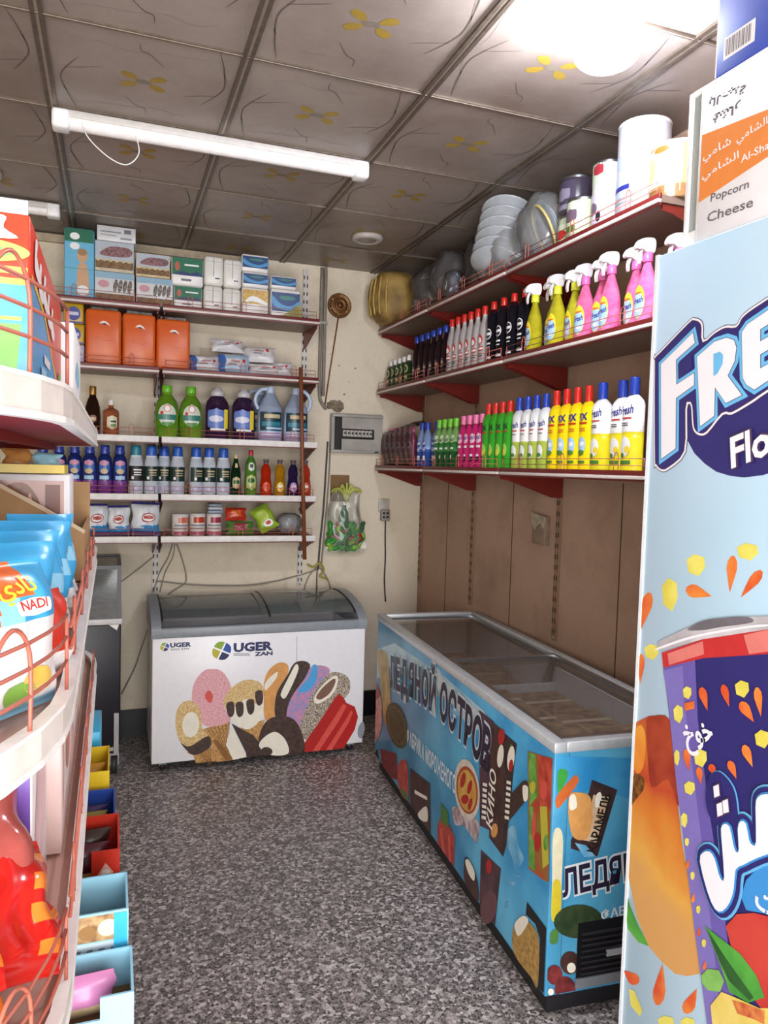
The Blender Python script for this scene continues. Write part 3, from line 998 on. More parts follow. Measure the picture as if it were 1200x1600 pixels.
E_([(872, 660), (878, 592), (905, 580), (955, 590), (970, 630), (965, 740), (935, 778), (890, 760)], orngk, 5, 1)
E_([(878, 600), (900, 590), (908, 640), (880, 652)], creamk, 6, 1)
E_([(990, 590), (1008, 582), (1012, 630), (985, 640)], creamk, 6, 1)
E_([(900, 790), (945, 800), (985, 845), (940, 850)], MATS['wrap_water_splash'], 5)
a = EF.px(*zr(985, 830)); c2 = EF.px(*zr(1050, 590))
pr.text(EF, 'КАРАМЕЛЬ', a[0], a[1], .030, inkk, 8, .03, 0, math.hypot(c2[0]-a[0], c2[1]-a[1]), math.atan2(c2[1]-a[1], c2[0]-a[0]))
E_([(806, 960), (812, 750), (850, 756), (846, 960), (836, 1110), (804, 1100)], mat('wrap_pale_popsicle', 'd8cfae', .4), 2, 1)
E_([(804, 1110), (810, 960), (842, 960), (840, 1090)], mat('wrap_yellow_popsicle', 'cdb72f', .4), 3, 1)
a = EF.px(*zr(850, 1015)); c2 = EF.px(*zr(1112, 945))
ll = math.hypot(c2[0]-a[0], c2[1]-a[1]); rr_ = math.atan2(c2[1]-a[1], c2[0]-a[0])
for (lay, m, bo) in ((4, mat('wrap_title_white', 'd8e0e4', .45, var=0), .09), (6, tpur, .03)):
    pr.text(EF, 'ЛЕДЯНОЙ', a[0], a[1], .083, m, lay, bo, 0, ll*1.72, rr_)
a = EF.px(*zr(1010, 1112))
pr.text(EF, 'ФАБРИКА', a[0], a[1], .030, MATS['wrap_white_text'], 5, .02, 0, .20, rr_*.6)
q = [EF.px(*zr(*p)) for p in ell(915, 1118, 102, 70, -.05)]
pr.poly(EF, [(max(x, .004), y) for x, y in q], mat('wrap_green_seal', '22341f', .45, hex2='3a4a2a', scale=25), 4)
E_([(800, 1165), (830, 1150), (828, 1205), (800, 1210)], MATS['wrap_leaf'], 3, 1)
for (cx, cy, r_, m) in ((880, 1290, 40, brn), (815, 1340, 34, darkred), (860, 1400, 44, darkred), (885, 1310, 18, creamk), (800, 1410, 12, creamk)):
    pr.poly(EF, [(max(x, .004), max(y, .08)) for x, y in (EF.px(*zr(*p)) for p in ell(cx, cy, r_, r_*1.2))], m, 5 if m is not creamk else 6)
obj('end_print', pr, RT)
b = MB(); b.M = RI
g0 = EF.px(*zr(915, 1125)); g1 = EF.px(*zr(905, 1390))
ga, gb, gt, gbm = g0[0], W-.03, g0[1], max(.085, g1[1])
def eb(a0, a1, b0, b1, h0, h1, m):
    vs = [EF.pt(a, bb, h) for h in (h0, h1) for (a, bb) in ((a0, b0), (a1, b0), (a1, b1), (a0, b1))]
    b.add(vs, [(4, 5, 6, 7), (0, 1, 5, 4), (1, 2, 6, 5), (2, 3, 7, 6), (3, 0, 4, 7)], m)
eb(ga, gb, gbm, gt, 0, .004, black)
k = gbm+.02
while k < gt-.02:
    eb(ga+.012, gb-.012, k, k+.006, .004, .009, mat('grille_slat_dark', '2b2a2d', .4)); k += .018
eb(ga+.10, gb-.02, gbm+.085, gbm+.105, .004, .010, mat('grille_badge', 'a7a9ab', .4))
eb(ga-.004, gb, gbm-.002, gbm+.028, .004, .010, mat('grille_foot_rail', '7f8286', .4))
obj('motor_grille', b, RT)
# ================================================================== tall cooler with the drink picture
def za(a, b): return (960+a/2.7586, 380+b/2.7586)
def zb(a, b): return (960+a/2.354, 920+b/2.353)
CX, CY0, CY1, CZ = 1.187, .80, 1.45, 2.166
t = thing('drinks_cooler', 'tall pale blue drinks cooler with a big can and peach picture', 'cooler', (0, 0, 0))
icebl = mat('cooler_ice_blue', 'b3d2e4', .3, hex2='c3d9ea', scale=1.5, spec=.4)
b = MB()
b.box(CX, CX+.64, CY0, CY1, .10, CZ, icebl, .004)
obj('cabinet_body', b, t)
obj('base_plinth', MB().box(CX+.03, CX+.61, CY0+.03, CY1-.03, .03, .10, dk), t)
for x in (CX+.07, CX+.57):
    for y in (CY0+.07, CY1-.07):
        obj('foot', MB().lathe([(.02, 0), (.022, .004), (.016, .03)], dk, 12, cx=x, cy=y), t)
obj('edge_trim', MB().box(CX-.002, CX+.012, CY1-.006, CY1+.004, .10, CZ+.002, mat('cooler_white_trim', 'e9eef2', .35)), t)
DF = Frame((CX, CY1, 0), (0, -1, 0), (0, 0, 1))
DW = CY1-CY0
pr = MB()
navy = mat('print_navy', '2f2a6c', .35, var=.02); pwhite = mat('print_white', 'ece8ee', .35, var=.01)
pblue = mat('print_light_blue', '6cb8e6', .35, var=.02); pline = mat('print_plum_line', '4a3355', .4, var=0)
def D_(pts, m, layer, sm=0, fn=za):
    q = [DF.px(*fn(*p)) for p in pts]
    q = [(min(max(a, .004), DW-.003), min(max(c, .104), CZ-.004)) for a, c in q]
    if sm:
        q = spline(q, sm)
    pr.poly(DF, q, m, layer)
    return q
def DQ(q, m, layer):
    pr.poly(DF, [(min(max(a, .003), DW-.003), c) for a, c in q], m, layer)
# half round navy ground under the lettering
D_([(314, 700), (316, 850), (345, 905), (390, 950), (440, 985), (500, 1003), (560, 1010), (640, 1000), (720, 975), (800, 930), (870, 860), (930, 760), (960, 640), (700, 560), (500, 640)], navy, 1)
# outline of the whole word, then rings inside it
SIL = [(170, 505), (178, 482), (200, 460), (320, 335), (350, 320), (378, 332), (388, 360), (390, 412), (430, 380), (480, 352), (526, 350), (545, 318), (580, 285), (662, 230), (760, 165), (900, 80), (1010, 40), (1060, 60),
       (1062, 420), (1000, 470), (860, 540), (740, 600), (640, 662), (600, 690), (510, 742), (470, 744), (405, 822), (370, 832), (345, 815), (335, 780), (330, 706), (318, 716), (312, 900), (240, 976), (205, 986), (180, 965), (170, 930)]
q = [DF.px(*za(*p)) for p in SIL]
q = spline(q, 3)
for d, m, lay in ((0, pline, 2), (.0018, pwhite, 3), (.0062, pline, 4), (.0085, navy, 5)):
    DQ(inset(q, d), m, lay)
FL = [(207, 522), (345, 386), (354, 430), (272, 503), (274, 610), (350, 560), (350, 612), (272, 668), (270, 885), (208, 930)]
RL = [(363, 490), (438, 425), (490, 408), (522, 418), (533, 450), (525, 510), (495, 572), (556, 655), (487, 690), (440, 622), (437, 745), (376, 790)]
EL_ = [(556, 385), (580, 350), (720, 255), (722, 318), (636, 372), (636, 424), (712, 380), (712, 436), (636, 480), (636, 540), (730, 490), (732, 552), (610, 632), (575, 610), (560, 580)]
SL_ = [(760, 300), (800, 240), (860, 215), (880, 225), (880, 285), (830, 300), (812, 330), (880, 370), (888, 420), (850, 490), (770, 530), (768, 470), (825, 440), (838, 410), (775, 370)]
HL_ = [(912, 200), (958, 178), (958, 270), (990, 254), (990, 162), (1036, 142), (1036, 420), (990, 444), (990, 322), (958, 338), (958, 462), (912, 486)]
for L_ in (FL, RL, EL_, SL_, HL_):
    q = [DF.px(*za(*p)) for p in L_]
    DQ(inset(q, -.0085), pblue, 6)
for L_ in (FL, RL, EL_, SL_, HL_):
    q = [DF.px(*za(*p)) for p in L_]
    DQ(inset(q, -.0012), pline, 7)
    DQ(q, pwhite, 8)
D_([(434, 478), (462, 468), (476, 482), (474, 520), (452, 562), (434, 575)], pblue, 9)
D_([(281, 520), (340, 475), (340, 545), (283, 588)], navy, 9)
D_([(528, 590), (543, 530), (545, 570), (538, 588)], navy, 9)
# small script word
a = DF.px(*za(512, 968)); c2 = DF.px(*za(655, 862))
rt = math.atan2(c2[1]-a[1], c2[0]-a[0])*.55
pr.text(DF, 'Floats', a[0], a[1], .062, pline, 10, .06, .18, None, rt)
pr.text(DF, 'Floats', a[0], a[1], .062, pwhite, 11, .028, .18, None, rt)
# flying peach pieces
seed = mat('print_orange_piece', 'd2502a', .4, hex2='e88a3c', scale=14); chunk = mat('print_yellow_piece', 'd6c84e', .4, hex2='e6dc6c', scale=20)
def drop(x0, y0, x1, y1, wd, fn, m=None, lay=1):
    """teardrop with its point at x0,y0"""
    dx, dy = x1-x0, y1-y0
    l = math.hypot(dx, dy); nx, ny = -dy/l, dx/l
    pts = [(x0, y0)]
    for tt, k in ((.35, .55), (.65, .95), (.85, .85), (1, .3)):
        pts.append((x0+dx*tt+nx*wd*k, y0+dy*tt+ny*wd*k))
    for tt, k in ((1, -.3), (.85, -.85), (.65, -.95), (.35, -.55)):
        pts.append((x0+dx*tt+nx*wd*k, y0+dy*tt+ny*wd*k))
    D_(pts, m or seed, lay, 0, fn)
def bit(cx, cy, rx, ry, fn, lay=1):
    D_([(cx-rx, cy-ry*.5), (cx-.2*rx, cy-ry), (cx+rx*.9, cy-ry*.7), (cx+rx, cy+ry*.2), (cx+.3*rx, cy+ry), (cx-rx*.8, cy+ry*.6)], chunk, lay, 0, fn)
for d in ((420, 1522, 310, 1490, 30), (498, 1506, 512, 1348, 24), (545, 1528, 635, 1412, 24), (705, 1500, 690, 1380, 20)):
    drop(*d, za)
for c in ((240, 1515, 34, 72), (352, 1388, 40, 48), (575, 1330, 46, 38), (700, 1300, 36, 36)):
    bit(*c, za)
drop(95, 352, 100, 240, 14, zb); drop(95, 155, 130, 15, 22, zb)
bit(137, 232, 26, 30, zb)
# peach behind the can
peach = bpy.data.materials.new('print_peach')
peach.use_nodes = True
nt = peach.node_tree
p = nt.nodes['Principled BSDF']; p.inputs['Roughness'].default_value = .35
tc = nt.nodes.new('ShaderNodeTexCoord'); sx = nt.nodes.new('ShaderNodeSeparateXYZ')
nt.links.new(tc.outputs['Object'], sx.inputs[0])
nz = nt.nodes.new('ShaderNodeTexNoise'); nz.inputs['Scale'].default_value = 7; nz.inputs['Detail'].default_value = 5
nt.links.new(tc.outputs['Object'], nz.inputs['Vector'])
ad = nt.nodes.new('ShaderNodeMath'); ad.operation = 'MULTIPLY_ADD'; ad.inputs[1].default_value = .25
nt.links.new(nz.outputs['Fac'], ad.inputs[0]); nt.links.new(sx.outputs['Z'], ad.inputs[2])
mr = nt.nodes.new('ShaderNodeMapRange'); mr.inputs['From Min'].default_value = .80; mr.inputs['From Max'].default_value = 1.30
nt.links.new(ad.outputs[0], mr.inputs['Value'])
rp = nt.nodes.new('ShaderNodeValToRGB')
e = rp.color_ramp.elements
e[0].position = 0; e[0].color = (*lin('cf9a5a'), 1); e[1].position = 1; e[1].color = (*lin('b53a30'), 1)
for pos, c in ((.15, 'dba24a'), (.35, 'd07a2e'), (.52, 'b9482a'), (.75, 'c8702e'), (.88, 'a83a2c')):
    x = e.new(pos); x.color = (*lin(c), 1)
nt.links.new(mr.outputs['Result'], rp.inputs['Fac']); nt.links.new(rp.outputs['Color'], p.inputs['Base Color'])
leaf = mat('print_leaf', '3d8a35', .4, hex2='5fae45', scale=12)
D_([(36, 1120), (60, 1170), (90, 1240), (130, 1315), (90, 1300), (50, 1250), (36, 1200)], leaf, 1, 0, zb)
D_([(46, 480), (75, 490), (130, 467), (188, 464), (210, 500), (225, 700), (250, 930), (300, 1220), (330, 1412), (270, 1424), (225, 1415), (175, 1370), (128, 1315), (85, 1210), (50, 1050), (46, 800)], peach, 2, 0, zb)
pdk = mat('print_peach_dark_red', '8e2f22', .4, hex2='a8452a', scale=18)  # darker red patch printed on the peach
D_([(120, 500), (132, 472), (185, 467), (215, 520), (240, 800), (200, 700), (140, 730), (125, 620)], pdk, 3, 3, zb)
D_([(62, 690), (90, 680), (112, 700), (108, 740), (80, 775), (62, 790)], mat('print_stalk_brown', '4a2a16', .5, hex2='8a5a22', scale=60), 3, 3, zb)
D_([(62, 520), (100, 500), (116, 540), (112, 640), (90, 680), (62, 640)], mat('print_peach_orange', 'd8772c', .4, hex2='e49c3e', scale=9), 3, 3, zb)
# the can
D_([(180, 270), (600, 190), (1100, 100), (1100, 1760), (360, 1760), (345, 1600), (300, 1260), (265, 980), (230, 700), (200, 420)], navy, 4, 0, zb)
D_([(182, 285), (300, 262), (310, 480), (350, 800), (410, 1200), (470, 1760), (362, 1760), (345, 1600), (300, 1260), (265, 980), (230, 700), (200, 420)], mat('print_violet', '6a5aa6', .35, var=.03), 5, 0, zb)
D_([(183, 300), (255, 282), (262, 420), (300, 720), (345, 1100), (400, 1600), (420, 1760), (366, 1760), (345, 1600), (300, 1260), (265, 980), (230, 700), (203, 420)], mat('print_lilac', '7d70b6', .35, var=.03), 6, 0, zb)
D_([(178, 235), (330, 185), (560, 145), (1100, 60), (1100, 160), (560, 240), (330, 255), (184, 290)], mat('print_can_red', 'c23132', .35, var=.05), 6, 0, zb)
D_([(200, 238), (330, 192), (335, 240), (205, 280)], mat('print_can_pink', 'd97a72', .35, var=.05), 7, 0, zb)
D_([(480, 170), (560, 152), (640, 140), (640, 220), (500, 240)], mat('print_can_pink', 'd97a72', .35), 7, 0, zb)
lidm = mat('print_can_lid', 'a8a2a6', .3, hex2='d3cfd2', scale=8)
D_([(164, 200), (172, 190), (280, 140), (420, 105), (565, 100), (760, 85), (1100, 20), (1100, 80), (560, 150), (330, 185), (190, 225), (168, 222)], lidm, 7, 0, zb)
D_([(274, 150), (330, 118), (430, 104), (500, 104), (510, 124), (400, 140), (330, 152)], mat('print_can_lid_dark', '6f6a70', .3, var=.1), 8, 4, zb)
D_([(168, 214), (300, 170), (480, 138), (565, 130), (565, 138), (480, 146), (300, 180), (170, 222)], pwhite, 9, 4, zb)
for d in ((348, 448, 325, 362, 16), (428, 434, 405, 352, 15), (520, 490, 470, 416, 20), (545, 470, 530, 362, 16), (455, 698, 428, 632, 15), (515, 656, 482, 574, 17), (280, 670, 268, 590, 14), (325, 718, 315, 655, 13), (380, 690, 358, 645, 14), (600, 640, 590, 560, 18)):
    drop(*d, zb, None, 8)
D_([(262, 420), (300, 412), (300, 440), (266, 448)], seed, 8, 0, zb)
for c in ((273, 382, 16, 24), (240, 460, 18, 34), (475, 368, 26, 32), (550, 552, 28, 34), (322, 622, 24, 34), (282, 732, 20, 26), (262, 850, 12, 28), (235, 620, 10, 30), (640, 400, 26, 30)):
    bit(*c, zb, 8)
for k in range(9):
    y = 930+k*62
    (drop if k % 2 else (lambda *a: bit(a[0]+4, a[1], 8, 16, zb, 8)))(268+k*10.5, y, 262+k*10.5, y+36, 7, zb, None, 8)
# Arabic lettering
a = DF.px(*zb(268, 578)); c2 = DF.px(*zb(386, 556))
pr.text(DF, '\ufea5\ufeee\ufea7', a[0], a[1]+.004, .045, pwhite, 9, .03, 0, abs(c2[0]-a[0]), math.atan2(c2[1]-a[1], c2[0]-a[0]))
# the big word, its tail drawn by hand
TAIL = [(330, 1000), (340, 968), (365, 962), (385, 990), (398, 1040), (410, 1066), (420, 1058), (412, 940), (408, 880), (420, 862), (440, 872), (452, 930), (462, 962), (474, 958), (470, 880), (480, 852), (500, 860), (512, 920), (524, 938), (538, 928), (536, 800), (544, 764), (575, 752), (640, 770), (660, 840), (700, 830), (720, 700), (800, 690), (800, 860), (720, 930), (620, 960), (545, 985), (490, 1012), (462, 1030), (455, 1100), (440, 1150), (412, 1182), (385, 1172), (358, 1110)]
DOTS = [[(378, 725), (398, 716), (402, 758), (382, 766)], [(390, 790), (410, 782), (414, 828), (394, 836)], [(412, 778), (432, 770), (436, 818), (416, 824)]]
qs = [DF.px(*zb(*p)) for p in TAIL]
halo = [DF.px(*zb(*p)) for p in ((352, 760), (362, 700), (395, 680), (440, 730), (455, 800), (455, 850), (430, 870), (390, 860), (360, 820))]
bl2 = mat('print_mid_blue', '3f8fd2', .35, var=.03)
qs = [(min(a, DW-.02), c) for a, c in spline(qs, 2)]
halo = spline(halo, 3)
DQ(halo, navy, 14)
for wd_, m, lay in ((.017, pblue, 10), (.0125, navy, 15), (.0035, bl2, 18)):
    pr.stroke(DF, qs, wd_, m, lay)
    if lay < 17:
        pr.stroke(DF, halo, wd_*.4, m, lay-1)
DQ(qs, pwhite, 22)
for dd in DOTS:
    dq = [DF.px(*zb(*p)) for p in dd]
    DQ(inset(dq, -.003), pline, 20); DQ(dq, pwhite, 21)
D_([(470, 1130), (490, 1070), (545, 1010), (640, 985), (800, 930), (800, 1180), (600, 1200), (490, 1180)], bl2, 7, 0, zb)
a = DF.px(*zb(525, 1168))
pr.text(DF, '\ufe95\ufeee\ufee0\ufed3', a[0], a[1], .045, pwhite, 9, .02, 0, None, .14)
# red peach, leaf and slices at the foot
D_([(415, 1240), (455, 1195), (520, 1190), (620, 1215), (720, 1260), (800, 1330), (800, 1600), (560, 1560), (470, 1440)], mat('print_red_peach', 'b02a2c', .35, hex2='c8443a', scale=8), 8, 0, zb)
D_([(340, 1238), (400, 1285), (470, 1340), (530, 1420), (560, 1500), (500, 1520), (430, 1480), (400, 1390)], leaf, 10, 0, zb)
D_([(345, 1245), (420, 1360), (520, 1500), (505, 1512), (430, 1440), (395, 1370)], mat('print_leaf_dark', '2c5a2a', .4, var=.15), 11, 0, zb)
D_([(325, 1420), (350, 1396), (390, 1400), (410, 1440), (395, 1480), (350, 1475), (330, 1450)], mat('print_leaf_pale', '7fb65a', .4, var=.12), 9, 0, zb)
D_([(360, 1530), (400, 1480), (450, 1500), (540, 1540), (700, 1540), (700, 1760), (420, 1760), (370, 1640)], mat('print_peach_flesh', 'd9c05a', .4, hex2='e6cf7a', scale=14), 9, 0, zb)
D_([(440, 1510), (480, 1520), (560, 1550), (560, 1600), (520, 1580), (460, 1560)], mat('print_flesh_red', 'b5482f', .4, hex2='d98a4a', scale=40), 10, 0, zb)
drop(178, 1378, 160, 1530, 24, zb); drop(305, 1470, 262, 1560, 24, zb); drop(32, 1400, 88, 1450, 22, zb)
D_([(55, 1470), (75, 1480), (104, 1550), (95, 1572), (60, 1530)], chunk, 1, 0, zb)
bit(190, 1595, 30, 26, zb); bit(270, 1600, 26, 26, zb)
obj('side_print', pr, t)

# ---------------- cartons and the white framed case on top of the cooler
KF = Frame((1.195, CY1, CZ), (0, -1, 0), (0, 0, 1))
l0 = KF.px(1088, 382)[0]
KW = .36
kz = KF.px(1120, 119)[1]-.004
carton = mat('carton_white', 'e9e6e8', .5, var=.02)
t = thing('popcorn_carton', 'white carton with orange band and popcorn lettering on the blue cooler', 'carton', (0, 0, 0))
ky1 = CY1-l0
b = MB(); b.box(1.195, 1.50, ky1-KW, ky1, CZ+.001, CZ+kz, carton, .003)
obj('box_body', b, t)
pr = MB()
orb = mat('carton_orange', 'e0853c', .5, var=.03); pgy = mat('carton_grey_ink', '6d6468', .5, var=0)
def zc(a, c): return (1000+a/4, c/4)
q = [KF.px(*zc(*p)) for p in ((358, 862), (800, 690), (800, 975), (352, 1275))]
sl = (q[1][1]-q[0][1])/(q[1][0]-q[0][0]); sl2 = (q[2][1]-q[3][1])/(q[2][0]-q[3][0])
q0, q3 = q[0][1], q[3][1]
A0, A1 = l0+.001, l0+KW-.001
pr.poly(KF, [(A0, q3), (A1, q3+sl2*(A1-A0)), (A1, q0+sl*(A1-A0)), (A0, q0)], orb, 1)
def ktext(s, x, y, x2, y2, h, m, bold=.0):
    a = KF.px(*zc(x, y)); c = KF.px(*zc(x2, y2))
    pr.text(KF, s, a[0], a[1], h*.25*1.2/FPX, m, 2, bold, 0, math.hypot(c[0]-a[0], c[1]-a[1]), math.atan2(c[1]-a[1], c[0]-a[0]))
ktext('Popcorn', 442, 1262, 682, 1172, 66, pgy, .012)
ktext('Cheese', 420, 1392, 708, 1290, 80, pgy, .012)
ktext('Al-Sha', 632, 1020, 810, 925, 60, carton, .012)
# Arabic lines, printed upside down on the upper flap as in the shop
def ktext_r(s, x, y, x2, y2, h, m, bold=.0):
    a = KF.px(*zc(x, y)); c = KF.px(*zc(x2, y2))
    pr.text(KF, s, a[0], a[1], h*.25*1.2/FPX, m, 2, .045, 0, math.hypot(c[0]-a[0], c[1]-a[1]), math.atan2(c[1]-a[1], c[0]-a[0]))
ktext_r('\ufe94\ufee8\ufe92\ufea0\ufedf\ufe8e\ufe91', 668, 520, 435, 625, 66, pgy, .02)
ktext_r('\ufead\ufe8e\ufeb8\ufed3', 634, 640, 460, 720, 70, pgy, .02)
ktext('\ufef2\ufee3\ufe8e\ufeb8\ufedf\ufe8d', 390, 1120, 620, 985, 60, carton, .012)
ktext('\ufef2\ufee3\ufe8e\ufeb7', 395, 1000, 570, 900, 66, carton, .012)
ktext('\ufef2\ufee3\ufe8e\ufeb8\ufedf\ufe8d', 605, 890, 800, 770, 60, carton, .012)
obj('carton_print', pr, t)
t = thing('shipping_carton', 'deep blue carton with a barcode stacked on the popcorn carton', 'carton', (0, 0, 0))
b0 = KF.px(1119, 60)[0]
by1 = CY1-b0
blu = mat('carton_blue', '3f55b4', .5, var=.04)
b = MB(); b.box(1.197, 1.48, by1-.32, by1, CZ+kz+.001, CZ+kz+.25, blu, .003)
obj('box_body', b, t)
pr = MB()
BF = Frame((1.197, CY1, CZ), (0, -1, 0), (0, 0, 1))
lab = [BF.px(*zc(*p)) for p in ((528, 240), (725, 112), (725, 245), (535, 378))]
lx0, lx1 = lab[0][0], lab[1][0]
lz0, lz1 = .5*(lab[2][1]+lab[3][1]), .5*(lab[0][1]+lab[1][1])
pr.poly(BF, [(lx0, lz0), (lx1, lz0), (lx1, lz1), (lx0, lz1)], carton, 1)
x = lx0+.006; k = 0
while x < lx1-.008:
    wd = (.0012, .0022, .003)[k*7 % 3]
    pr.poly(BF, [(x, lz0+.006), (x+wd, lz0+.006), (x+wd, lz1-.005), (x, lz1-.005)], pgy, 2)
    x += wd+(.0016, .0028)[k % 2]; k += 1
pr.poly(BF, [(b0+.0005, CZ*0+kz+.002), (b0+.004, kz+.002), (b0+.004, kz+.248), (b0+.0005, kz+.248)], carton, 1)
obj('carton_print', pr, t)
# white framed case
t = thing('display_case', 'white framed clear case standing behind the popcorn carton', 'case', (0, 0, 0))
wy0 = ky1+.006
wy1 = max(wy0+.05, min(CY1-KF.px(1063, 380)[0], CY1+.03))
ht = KF.px(1080, 142)[1]
fr = MB(); pw = .013
x0, x1 = 1.205, 1.43
for x in (x0, x1-pw):
    for y in (wy0, wy1-pw):
        fr.box(x, x+pw, y, y+pw, CZ+.001, CZ+ht, white, .003)
    fr.box(x, x+pw, wy0+pw, wy1-pw, CZ+ht-pw, CZ+ht, white); fr.box(x, x+pw, wy0+pw, wy1-pw, CZ+.001, CZ+.034, white)
for y in (wy0, wy1-pw):
    fr.box(x0+pw, x1-pw, y, y+pw, CZ+ht-pw, CZ+ht, white); fr.box(x0+pw, x1-pw, y, y+pw, CZ+.001, CZ+.034, white)
obj('case_frame', fr, t)
cp = clear_mat('case_pane', 'c9d3cf', .45, .1, .8)
obj('clear_pane', MB().box(x0+.005, x0+.007, wy0+pw, wy1-pw, CZ+.034, CZ+ht-pw, cp), t)
obj('clear_pane', MB().box(x1-.007, x1-.005, wy0+pw, wy1-pw, CZ+.034, CZ+ht-pw, cp), t)
# ================================================================== things on the walls
brass = mat('old_brass', '6e4824', .45, .5, var=.2, scale=12)
t = thing('brass_disc', 'round brass disc with a thin wooden rod hanging on the back wall', 'wall ornament', (1.352, YB, 2.677), rot=(PI/2, 0, 0))
obj('disc', MB().lathe([(0, .034), (.014, .034), (.018, .02), (.03, .014), (.034, .022), (.04, .022), (.046, .012), (.062, .012), (.068, .018), (.076, .016), (.079, .006), (.074, .0)], brass, 32, cap=False), t)
for k in range(6):
    a = k*PI/3+.4
    mb = MB(); mb.lathe([(0, .020), (.005, .019), (.006, .014)], mat('brass_stud', 'd8b87a', .3, .6), 8, cx=.058*math.cos(a), cy=.058*math.sin(a), cap=False)
    obj('stud', mb, t)
obj('rod', MB().tube([(-.005, -.06, .012), (-.055, -.42, .012), (-.085, -.66, .010)], .0045, mat('rod_wood', '7d4a2a', .5), 8), t)

t = thing('fuse_box', 'grey metal fuse box with an open breaker panel on the back wall', 'fuse box', (1.478, YB, 1.868))
fb = mat('fuse_box_grey', 'a39d96', .45, var=.12, scale=9)
b = MB()
hw, hh = .172, .125
b.box(-hw, hw, -.05, 0, -hh, -hh+.02, fb, .003); b.box(-hw, hw, -.05, 0, hh-.02, hh, fb, .003)
b.box(-hw, -hw+.02, -.05, 0, -hh+.02, hh-.02, fb); b.box(hw-.02, hw, -.05, 0, -hh+.02, hh-.02, fb)
b.box(-hw+.02, hw-.02, -.012, -.002, -hh+.02, hh-.02, mat('fuse_box_inside', '2a2622', .7))
obj('housing', b, t)
b = MB()
b.box(-hw+.07, hw-.02, -.048, -.04, .03, hh-.02, fb); b.box(-hw+.07, hw-.02, -.048, -.04, -hh+.02, -.035, fb)
b.box(hw-.055, hw-.02, -.048, -.04, -.035, .03, fb)
obj('cover_plate', b, t)
for k in range(8):
    x = -.092+k*.025
    o = obj('breaker', MB().box(x, x+.022, -.044, -.014, -.02, .022, mat('breaker_body', 'c2bdb4' if k % 3 else 'b8b3aa', .4), .002), t)
    obj('breaker_toggle', MB().box(x+.006, x+.016, -.054, -.044, -.004, .008, black), o)
obj('rating_label', MB().box(hw-.05, hw-.024, -.0512, -.05, -hh+.004, -hh+.014, black), t)
obj('top_flap', MB().box(-hw+.002, hw, -.065, -.051, hh-.022, hh-.004, fb, .003), t)

# soot left by a short circuit
soot = mat('soot', '6a5e50', .95, hex2='94846e', scale=35)
b = MB()
random.seed(3)
for (cx, cz, rx, rz) in ((1.345, 2.045, .060, .036),):
    q = [(cx+rx*(1+.25*random.uniform(-1, 1))*math.cos(a), cz+rz*(1+.3*random.uniform(-1, 1))*math.sin(a)) for a in (2*PI*k/18 for k in range(18))]
    q = spline(q, 3)
    b.add([(x, YB-.001, z) for x, z in q], [tuple(range(len(q)))], soot)
o = obj('soot_mark', b); o['kind'] = 'structure'
b = MB()
for (x, z, r_) in ((1.36, 2.30, .006), (1.47, 2.29, .007), (1.30, 2.37, .004), (1.40, 2.12, .008), (1.43, 2.20, .004)):
    q = ell(x, z, r_, r_*.8, 0, 10)
    b.add([(x_, YB-.001, z_) for x_, z_ in q], [tuple(range(len(q)))], soot)
o = obj('wall_scar', b); o['kind'] = 'structure'

# cable trunking and cables
t = thing('cable_conduit', 'grey conduit pipe running down the back wall beside the shelves', 'conduit', (1.262, YB, 0))
cg = mat('conduit_grey', '857b70', .6, var=.1)
obj('pipe', MB().box(-.016, .004, -.022, 0, 2.10, 2.905, cg, .005), t)
obj('pipe', MB().tube(spline([(-.03, -.012, 2.9), (-.032, -.012, 2.4), (-.03, -.012, 2.12), (-.01, -.012, 2.05), (.02, -.012, 2.02)], 5, False), .011, cg, 8), t)
obj('clip', MB().box(-.046, .012, -.026, -.0005, 2.55, 2.565, fb), t)
cab = mat('cable_dark', '4b453f', .6, var=.05); cabl = mat('cable_grey', '8c8377', .6, var=.05)
def cable(label, pts, r_, m, n=6, name='cable'):
    o = obj(name, MB().tube(spline(pts, 8, False), r_, m, 6))
    return tag(o, label, 'cable', 'loose cables')
def W_(*pts):
    return [tuple(atY(x, y, YB-.008-.004*k)) for k, (x, y) in enumerate(pts)]
cable('dark cable hanging down the back wall from the fuse box to the floor level', W_((512, 690), (509, 740), (505, 800), (500, 850), (497, 890)), .006, cab)
cable('thick grey cable running down beside the hanging toy bag', W_((516, 700), (513, 760), (507, 830), (502, 885)), .005, cabl)
cable('long grey cable sagging across the wall below the lowest shelf', W_((497, 889), (470, 898), (430, 908), (390, 914), (340, 915), (290, 913), (245, 908)), .0045, cabl)
cable('grey cable looping down from the shelf joint to the white freezer', W_((270, 848), (263, 870), (248, 898), (240, 925)), .004, cabl)
cable('thin grey cable looping below the lowest shelf in the middle', W_((273, 850), (270, 870), (258, 895), (250, 925)), .003, cabl)
cable('grey cable loop that swings right below the lowest shelf', W_((276, 850), (284, 872), (291, 900), (288, 912), (272, 922), (262, 929)), .004, cabl)
cable('short cable dropping from the yellow tied knot to the freezer lid', W_((496, 885), (495, 905), (495, 925)), .004, cab)
cable('cable curving right from the yellow tied knot', W_((498, 885), (506, 895), (514, 910), (519, 927)), .005, cabl)
cable('cable curving left from the yellow tied knot', W_((494, 887), (483, 900), (476, 918), (474, 930)), .0035, cabl)
t = tag(obj('cable_tie', MB().tube(spline([tuple(atY(x, y, YB-.03)) for x, y in ((480, 882), (490, 886), (500, 880), (506, 892), (500, 900), (512, 905))], 6, False), .007, mat('yellow_tie', 'a3953c', .5), 6)), 'yellow cloth tie knotted round the cables at the wall', 'cable tie')
